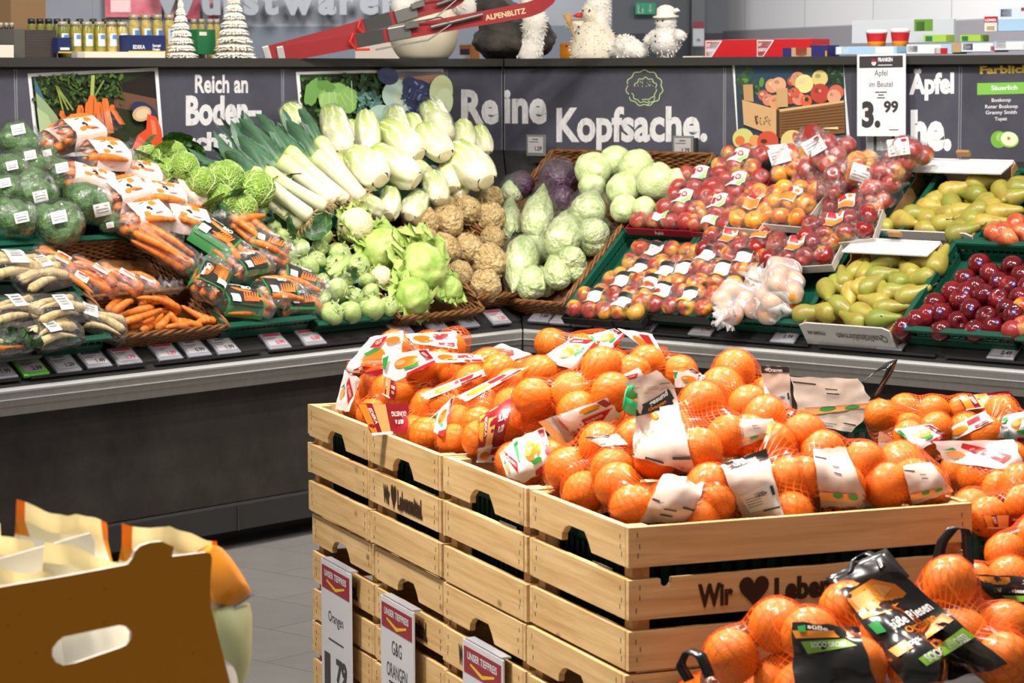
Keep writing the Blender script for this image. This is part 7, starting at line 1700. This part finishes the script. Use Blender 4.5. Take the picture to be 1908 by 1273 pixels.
strap('strap_handle',[(1630,740,4.62),(1655,700,4.6),(1664,676,4.6),(1640,684,4.62),(1615,705,4.62)],Vector((.020,.012,.014)),M('black strap','#161514',.25,.6),h_,h_.location)
# right column
for os_,lab,qd in [([(1690,764),(1738,766),(1655,780),(1680,792),(1800,765),(1845,765)],'orange bag farthest back on the right, with a red-banded white sleeve',[([(1785,738),(1880,728),(1898,750),(1800,765)],'redfold')]),([(1700,812),(1740,800),(1720,830)],'orange bag with an orange-slice sleeve beside the pine crate, right',[([(1665,800),(1735,790),(1765,812),(1715,838)],'ggo')]),([(1840,808),(1895,795),(1870,770),(1800,800)],'orange bag cut by the right edge, second row',[([(1870,775),(1940,760),(1940,830),(1860,815)],'ggo'),([(1755,805),(1835,765),(1850,785),(1775,822)],'strip')]),([(1824,887),(1867,911),(1790,875),(1880,860)],'orange bag with a crumpled white and red sleeve, right of the pine crate',[([(1738,822),(1890,820),(1912,880),(1760,860)],'triw')]),([(1811,946),(1899,942),(1850,960),(1900,900)],'orange bag at the right edge above the green crate',[([(1830,960),(1920,960),(1910,985),(1840,985)],'redfold')]),([(1888,1029),(1925,1010),(1925,1050)],'orange bag lowest at the right edge, half out of the green crate',[])]:
    orange_bag(os_,.0305 if os_[0][1]<870 else .033,lab,gr_,qd,pf=pile_r)
# black-sleeved bags in front
def pile_k(a,b):
    if a<.1: return -9
    return .815+(b+.3)*.42 if b<-.03 else -9
RK=.041
orange_bag([(1760,1102),(1867,1174),(1585,1140),(1650,1188),(1702,1240),(1864,1226),(1720,1150),(1790,1180)],RK,'orange bag lying on top at the lower right, black sleeve with an orange slice',gk_,[([(1565,1100),(1672,1062),(1880,1240),(1690,1285)],'black')],pf=pile_k,fill=3)
orange_bag([(1390,1219),(1436,1190),(1443,1250),(1520,1215),(1580,1235),(1500,1260)],RK,'orange bag at the bottom, three netted oranges left of its black sleeve',gk_,[([(1475,1158),(1600,1170),(1640,1300),(1480,1300)],'black2')],pf=pile_k,fill=3)
orange_bag([(1885,1090),(1830,1090),(1930,1110)],.036,'orange bag at the lower right edge behind the big black one, strap standing up',gk_,[([(1800,1070),(1925,1075),(1925,1130),(1860,1125)],'blackplain')],pf=pile_k,push=.10)
orange_bag([(1335,1290),(1380,1300),(1300,1300)],.036,'orange bag at the bottom edge, mostly out of the photo, black strap on the left',gk_,[([(1310,1235),(1370,1240),(1380,1290),(1300,1290)],'blackplain')],pf=pile_k)
bag={o['label']:o for o in bpy.data.objects if o.get('category')=='oranges'}
BS=M('black strap','#161514',.25,.6)
for key,pts,wv in [('strap standing up',[(1742,1066,3.93),(1755,1010,3.93),(1778,982,3.93),(1800,985,3.95),(1806,1065,3.95)],Vector((.016,.0,-.003))),('black strap on the left',[(1285,1268,3.62),(1268,1240,3.62),(1282,1212,3.62),(1306,1222,3.6),(1322,1262,3.6)],Vector((.014,.008,.004))),('black sleeve with an orange slice',[(1585,1066,3.80),(1590,1040,3.82),(1612,1030,3.84),(1636,1040,3.82),(1645,1060,3.80)],Vector((.010,.006,.004)))]:
    o=[v for l,v in bag.items() if key in l][0]; strap('strap_handle',pts,wv,BS,o,o.location)
o=[v for l,v in bag.items() if 'black sleeve with an orange slice' in l][0]
mb=MB([SLB]); A=[CAMPOS+ray(x,y)*d-o.location for x,y,d in((1538,1078,3.80),(1650,1022,3.83),(1695,1075,3.80),(1570,1112,3.76))]
G=[]
for j in range(7):
    for i in range(9):
        u,v=i/8,j/6; p=A[0]*(1-u)*(1-v)+A[1]*u*(1-v)+A[2]*u*v+A[3]*(1-u)*v; G.append(p-fwd*.012*noise.noise(Vector((u*4,v*3,1.2))))
mb.grid(G,7,9); q=mb.build('sleeve_end',o,True); s=q.modifiers.new('thickness','SOLIDIFY'); s.thickness=.0012
# stand carrying the black-sleeved bags
t=empty('display_stand',kp(.30,-.45,0),KM); tag(t,'low dark display stand below the black-sleeved orange bags','stand')
mb=MB([black]); mb.box((.5,.2,.34),(.95,.40,.68)); mb.build('body',t); mb=MB([black]); mb.box((.5,.2,.688),(.98,.42,.016)); mb.build('top',t)
# ---------------------------------------------------------------- price boards hooked on the crates
SGN=M('board red','#8e2530',.45); SGY=M('board yellow','#d9b12a',.45); SGW=M('board white','#c9c7c9',.45)
def crate_board(x0,y0,x1,y1,lines,lab,hgt=.36):
    A=hitk(x0,y0,-.022);B=hitk(x1,y1,-.022); bw=(A-B).length; c=(A+B)/2; zt=max(A.z,B.z)
    t=empty('price_board',Vector((c.x,c.y,zt)),Matrix((-DS,DF,UP)).transposed()); tag(t,lab,'price board','tall price boards hooked on the pine crates')
    mb=MB([SGW]); mb.box((0,.0015,-hgt/2),(bw,.003,hgt)); mb.build('board',t)
    mb=MB([SGN,SGY,SGW,TINK]); X=Vector((1,0,0)); mb.box((0,-.0004,-.033),(bw*.92,.0006,.046)); text_on(mb,'UNSER TIEFPREIS',(0,-.0011,-.030),X,UP,bw*.74,.013,.03,2,'c')
    mb.prism([(-bw*.30,-.036),(0,-.046),(bw*.30,-.036),(bw*.30,-.040),(0,-.053),(-bw*.30,-.040)],X,UP,(0,-.0009,0),Vector((0,1,0)),.0003,1)
    for st,z,h,wf,al,dx,bo in lines: text_on(mb,st,(dx*bw,-.0006,z),X,UP,bw*wf,h,bo,3,al)
    mb.box((0,-.0004,-.155),(bw*.5,.0004,.003),mi=3); mb.build('print',t)
    mb=MB([M('clear hanger','#9a9aa0',.25)]); mb.box((0,.010,.002),(bw*.9,.018,.003)); mb.build('hook',t)
crate_board(598,1047,653,1071,[('Orangen',-.118,.022,.5,'c',0,.0),('1',-.262,.075,.2,'l',-.40,.06),('79',-.232,.045,.36,'l',.0,.05)],'price board reading Orangen 1.79, leftmost of three')
crate_board(709,1116,770,1143,[('G&G',-.100,.028,.30,'c',0,.0),('ORANGEN',-.145,.028,.62,'c',0,.0)],'price board with Orangen on its second line, middle of three')
crate_board(862,1196,937,1232,[('ORANGEN',-.118,.022,.6,'c',0,.0)],'price board nearest the shopper, only its red head in view')
# ================================================================ foreground box of packets, lower left
BE=Vector((.7000,.7141,0)); BN=Vector((.7141,-.7000,0)); 
B0=CAMPOS+ray(200,1060)*2.8; B0=Vector((B0.x,B0.y,0))
def hb(px,py,back=0.0): return hit(px,py,B0-BN*back,BN)
def b2(px,py,back=0.0):
    q=hb(px,py,back)-B0; return (q.dot(BE),q.z)
BM4=Matrix((BE,-BN,UP)).transposed()
BROWN=N('ochre printed board'); BROWN.color(BROWN.mix(BROWN.rng(BROWN.noise(90,2),.68,.74),'#cc8200','#a06600')).set(.55,.3); BROWN=BROWN.m; WBRD=M('white board edge','#d9d4cc',.7)
zb=.60
t=empty('cardboard_box',(B0.x,B0.y,zb),BM4); tag(t,'open ochre cardboard box with an oval hand hole, lower left foreground','box')
o1=[b2(*p) for p in [(429,1273),(399,1154),(393,1132),(392,1085),(395,1040),(392,1031),(385,1029),(321,1037),(324,1019),(316,1016),(302,1009),(280,1011),(262,1017),(252,1027),(247,1040),(238,1052),(120,1074),(0,1094)]]
x_l=-.45; o1=[(o1[0][0]+.04,zb)]+o1+[(x_l,o1[-1][1]-.06),(x_l,zb)]
hc=[b2(*p) for p in [(118,1187),(108,1195),(98,1208),(97,1222),(104,1234),(118,1240),(140,1236),(222,1208),(236,1202),(244,1190),(245,1178),(237,1168),(222,1165)]]
bm=bmesh.new()
def ringv(pts): 
    vs_=[bm.verts.new((x,0,z-zb)) for x,z in pts]; return [bm.edges.new((vs_[i],vs_[(i+1)%len(vs_)])) for i in range(len(vs_))]
es=ringv(o1)+ringv(hc); bmesh.ops.triangle_fill(bm,edges=es,use_beauty=True)
bmesh.ops.recalc_face_normals(bm,faces=bm.faces)
if sum(f.normal.y for f in bm.faces)>0: bmesh.ops.reverse_faces(bm,faces=bm.faces)
r=bmesh.ops.extrude_face_region(bm,geom=list(bm.faces)); bmesh.ops.translate(bm,vec=(0,.004,0),verts=[g for g in r['geom'] if isinstance(g,bmesh.types.BMVert)]); bmesh.ops.recalc_face_normals(bm,faces=bm.faces)
me=bpy.data.meshes.new('front_panel'); bm.normal_update()
for f in bm.faces: f.material_index=0 if f.normal.y<-.9 else 1
bm.to_mesh(me); bm.free(); me.materials.append(BROWN); me.materials.append(WBRD); link('front_panel',me,t)
xr=o1[2][0]; D_=.32
mb=MB([BROWN,WBRD]); mb.box((xr-.02,D_/2+.004,.10),(.004,D_,.20),mi=0); mb.box((x_l,D_/2+.004,.16),(.004,D_,.32)); mb.box(((xr+x_l)/2,D_+.004,.13),(xr-x_l-.02,.004,.26)); mb.box(((xr+x_l)/2,D_/2,.004),(xr-x_l-.02,D_-.01,.006)); mb.build('walls',t)
# white divider card
p0,p1=b2(0,1030,.10),b2(176,992,.10)
mb=MB([WBRD]); mb.raw([(p0[0]-.05,.10,.05),(p1[0],.10,.05),(p1[0],.10,p1[1]-zb-.01),(p1[0]-.006,.10,p1[1]-zb),(p0[0]-.05,.10,p0[1]-zb-.012),(p0[0]-.05,.102,.05),(p1[0],.102,.05),(p1[0],.102,p1[1]-zb-.01),(p1[0]-.006,.102,p1[1]-zb),(p0[0]-.05,.102,p0[1]-zb-.012)],[(0,1,2,3,4),(9,8,7,6,5),(0,5,6,1),(1,6,7,2),(2,7,8,3),(3,8,9,4)]); mb.build('divider',t)
# packets
PCW=M('packet cream','#fbf7ea',.3,.5); PCY=M('packet yellow','#fbefc6',.28,.5); PCO=M('packet orange','#e28a12',.28,.5); PCG=M('packet pale green','#c9cf9a',.3,.5); PCV=M('packet violet line','#4a3a6a',.4)
def packet(px0,py0,px1,py1,back,dep,H_,lab,seed,side_o=True,hgt=.024):
    """pillow packet: crimped top seal between two points of the photo, body hanging below"""
    A=b2(px0,py0,back);B=b2(px1,py1,back); q=empty('snack_packet',B0-BN*back+BE*((A[0]+B[0])/2)+UP*zb,BM4); tag(q,lab,'packet','packets standing in the ochre box')
    w_=B[0]-A[0]; nx,nz=22,16; rs=random.Random(seed); zt0=A[1]-zb; zt1=B[1]-zb
    def prof(v): # v: 0 seal top .. 1 bottom
        if v<.10: return 0.0
        return dep*.5*min(1,((v-.10)/.42))**.55
    for sgn,nm in ((-1,'front_film'),(1,'back_film')):
        P=[];I=[]
        for j in range(nz):
            v=(j/(nz-1))**1.3
            for i in range(nx):
                u=i/(nx-1); zt=zt0+(zt1-zt0)*u; z=zt-(H_)*v; bul=prof(v)*(1-abs(2*u-1)**3*.55)
                wx2=(w_*(1+.18*min(1,v*2.2)))
                wav=.006*math.sin(u*9+seed)*(1 if v<.12 else .25)+.004*noise.noise(Vector((u*6,v*9,seed)))
                P.append(Vector(((u-.5)*wx2,sgn*bul+wav,z+.003*math.sin(u*7+seed*2)*(1 if v<.1 else .2)+.004*noise.noise(Vector((u*5,seed*3.1,0)))*max(0,1-v*3))))
        mb=MB([PCY,PCO,PCW,PCG]); b0=len(mb.F); mb.grid(P,nz,nx)
        for j in range(nz-1):
            v=(j/(nz-1))**1.3
            for i in range(nx-1):
                u=i/(nx-1); k_=0 if v<.11 else (2 if v<.5 else 3)
                if side_o and ((u<.05 and v<.09) or (u>.93 and v<.34)) and seed<3: k_=1
                mb.I[b0+j*(nx-1)+i]=k_
        o=mb.build(nm,q,True)
    return q
packet(36,935,196,976,.17,.10,.30,'packet standing highest in the ochre box, crimped seal slanting to the right',1)
packet(232,970,398,1003,.12,.12,.36,'packet at the right back of the box, orange flank bulging out past the corner',2)
packet(84,1010,240,1046,.05,.08,.30,'packet in front of the white divider card, seal wavy',3)
packet(-40,1040,108,1078,.045,.08,.30,'packet at the front left of the box, cut by the edge of the photo',4)
packet(-60,1000,70,1004,.15,.09,.30,'packet behind the divider card at the left edge, rounded yellow top',5)
packet(-90,950,4,975,.22,.09,.30,'packet farthest back, cut by the left edge',6)
# right flank packet leaning outside
A=B0; q=empty('snack_packet',B0-BN*.10+UP*zb,BM4); tag(q,'packet squeezed over the right side of the ochre box, orange above pale green','packet','packets standing in the ochre box')
def fl(pts,m,nm,back):
    P=[b2(x,y,bk) for (x,y,bk) in pts]; mb=MB([m]); V=[Vector((p[0],bk-.10,p[1]-zb)) for p,(x,y,bk) in zip(P,pts)]
    n=len(V); c=sum(V,Vector())/n; V2=V+[c+Vector((.004,-.02,0))]
    mb.raw(V2,[(i,(i+1)%n,n) for i in range(n)]); W=[v+Vector((0,.05,0)) for v in V]; mb.raw(V+W,[(i,n+i,n+(i+1)%n,(i+1)%n) for i in range(n)]+[tuple(reversed(range(n,2*n)))])
    o=mb.build(nm,q,True); s=o.modifiers.new('soften','SUBSURF'); s.levels=1; s.render_levels=1; return o
fl([(388,1022,.10),(404,1012,.11),(424,1030,.12),(455,1075,.12),(470,1105,.12),(468,1110,.12),(436,1130,.10),(415,1128,.08),(394,1120,.07),(390,1070,.08)],PCO,'orange_flank',0)
fl([(396,1128,.07),(436,1132,.10),(471,1108,.125),(470,1180,.12),(469,1262,.12),(430,1300,.09),(410,1200,.07)],PCG,'green_flank',0)
mb=MB([PCV]); a=b2(436,1131,.095);b_=b2(471,1107,.118); mb.tube([(a[0],-.006,a[1]-zb),(b_[0],.016,b_[1]-zb)],.0009,5); mb.build('printed_line',q)
# stand below the box
s=empty('display_stand',(B0.x,B0.y,0),BM4); tag(s,'plain board stand below the ochre box','stand'); MB([WBRD]).box(((xr+x_l)/2,.17,.298),(xr-x_l+.02,.36,.596)).build('body',s)
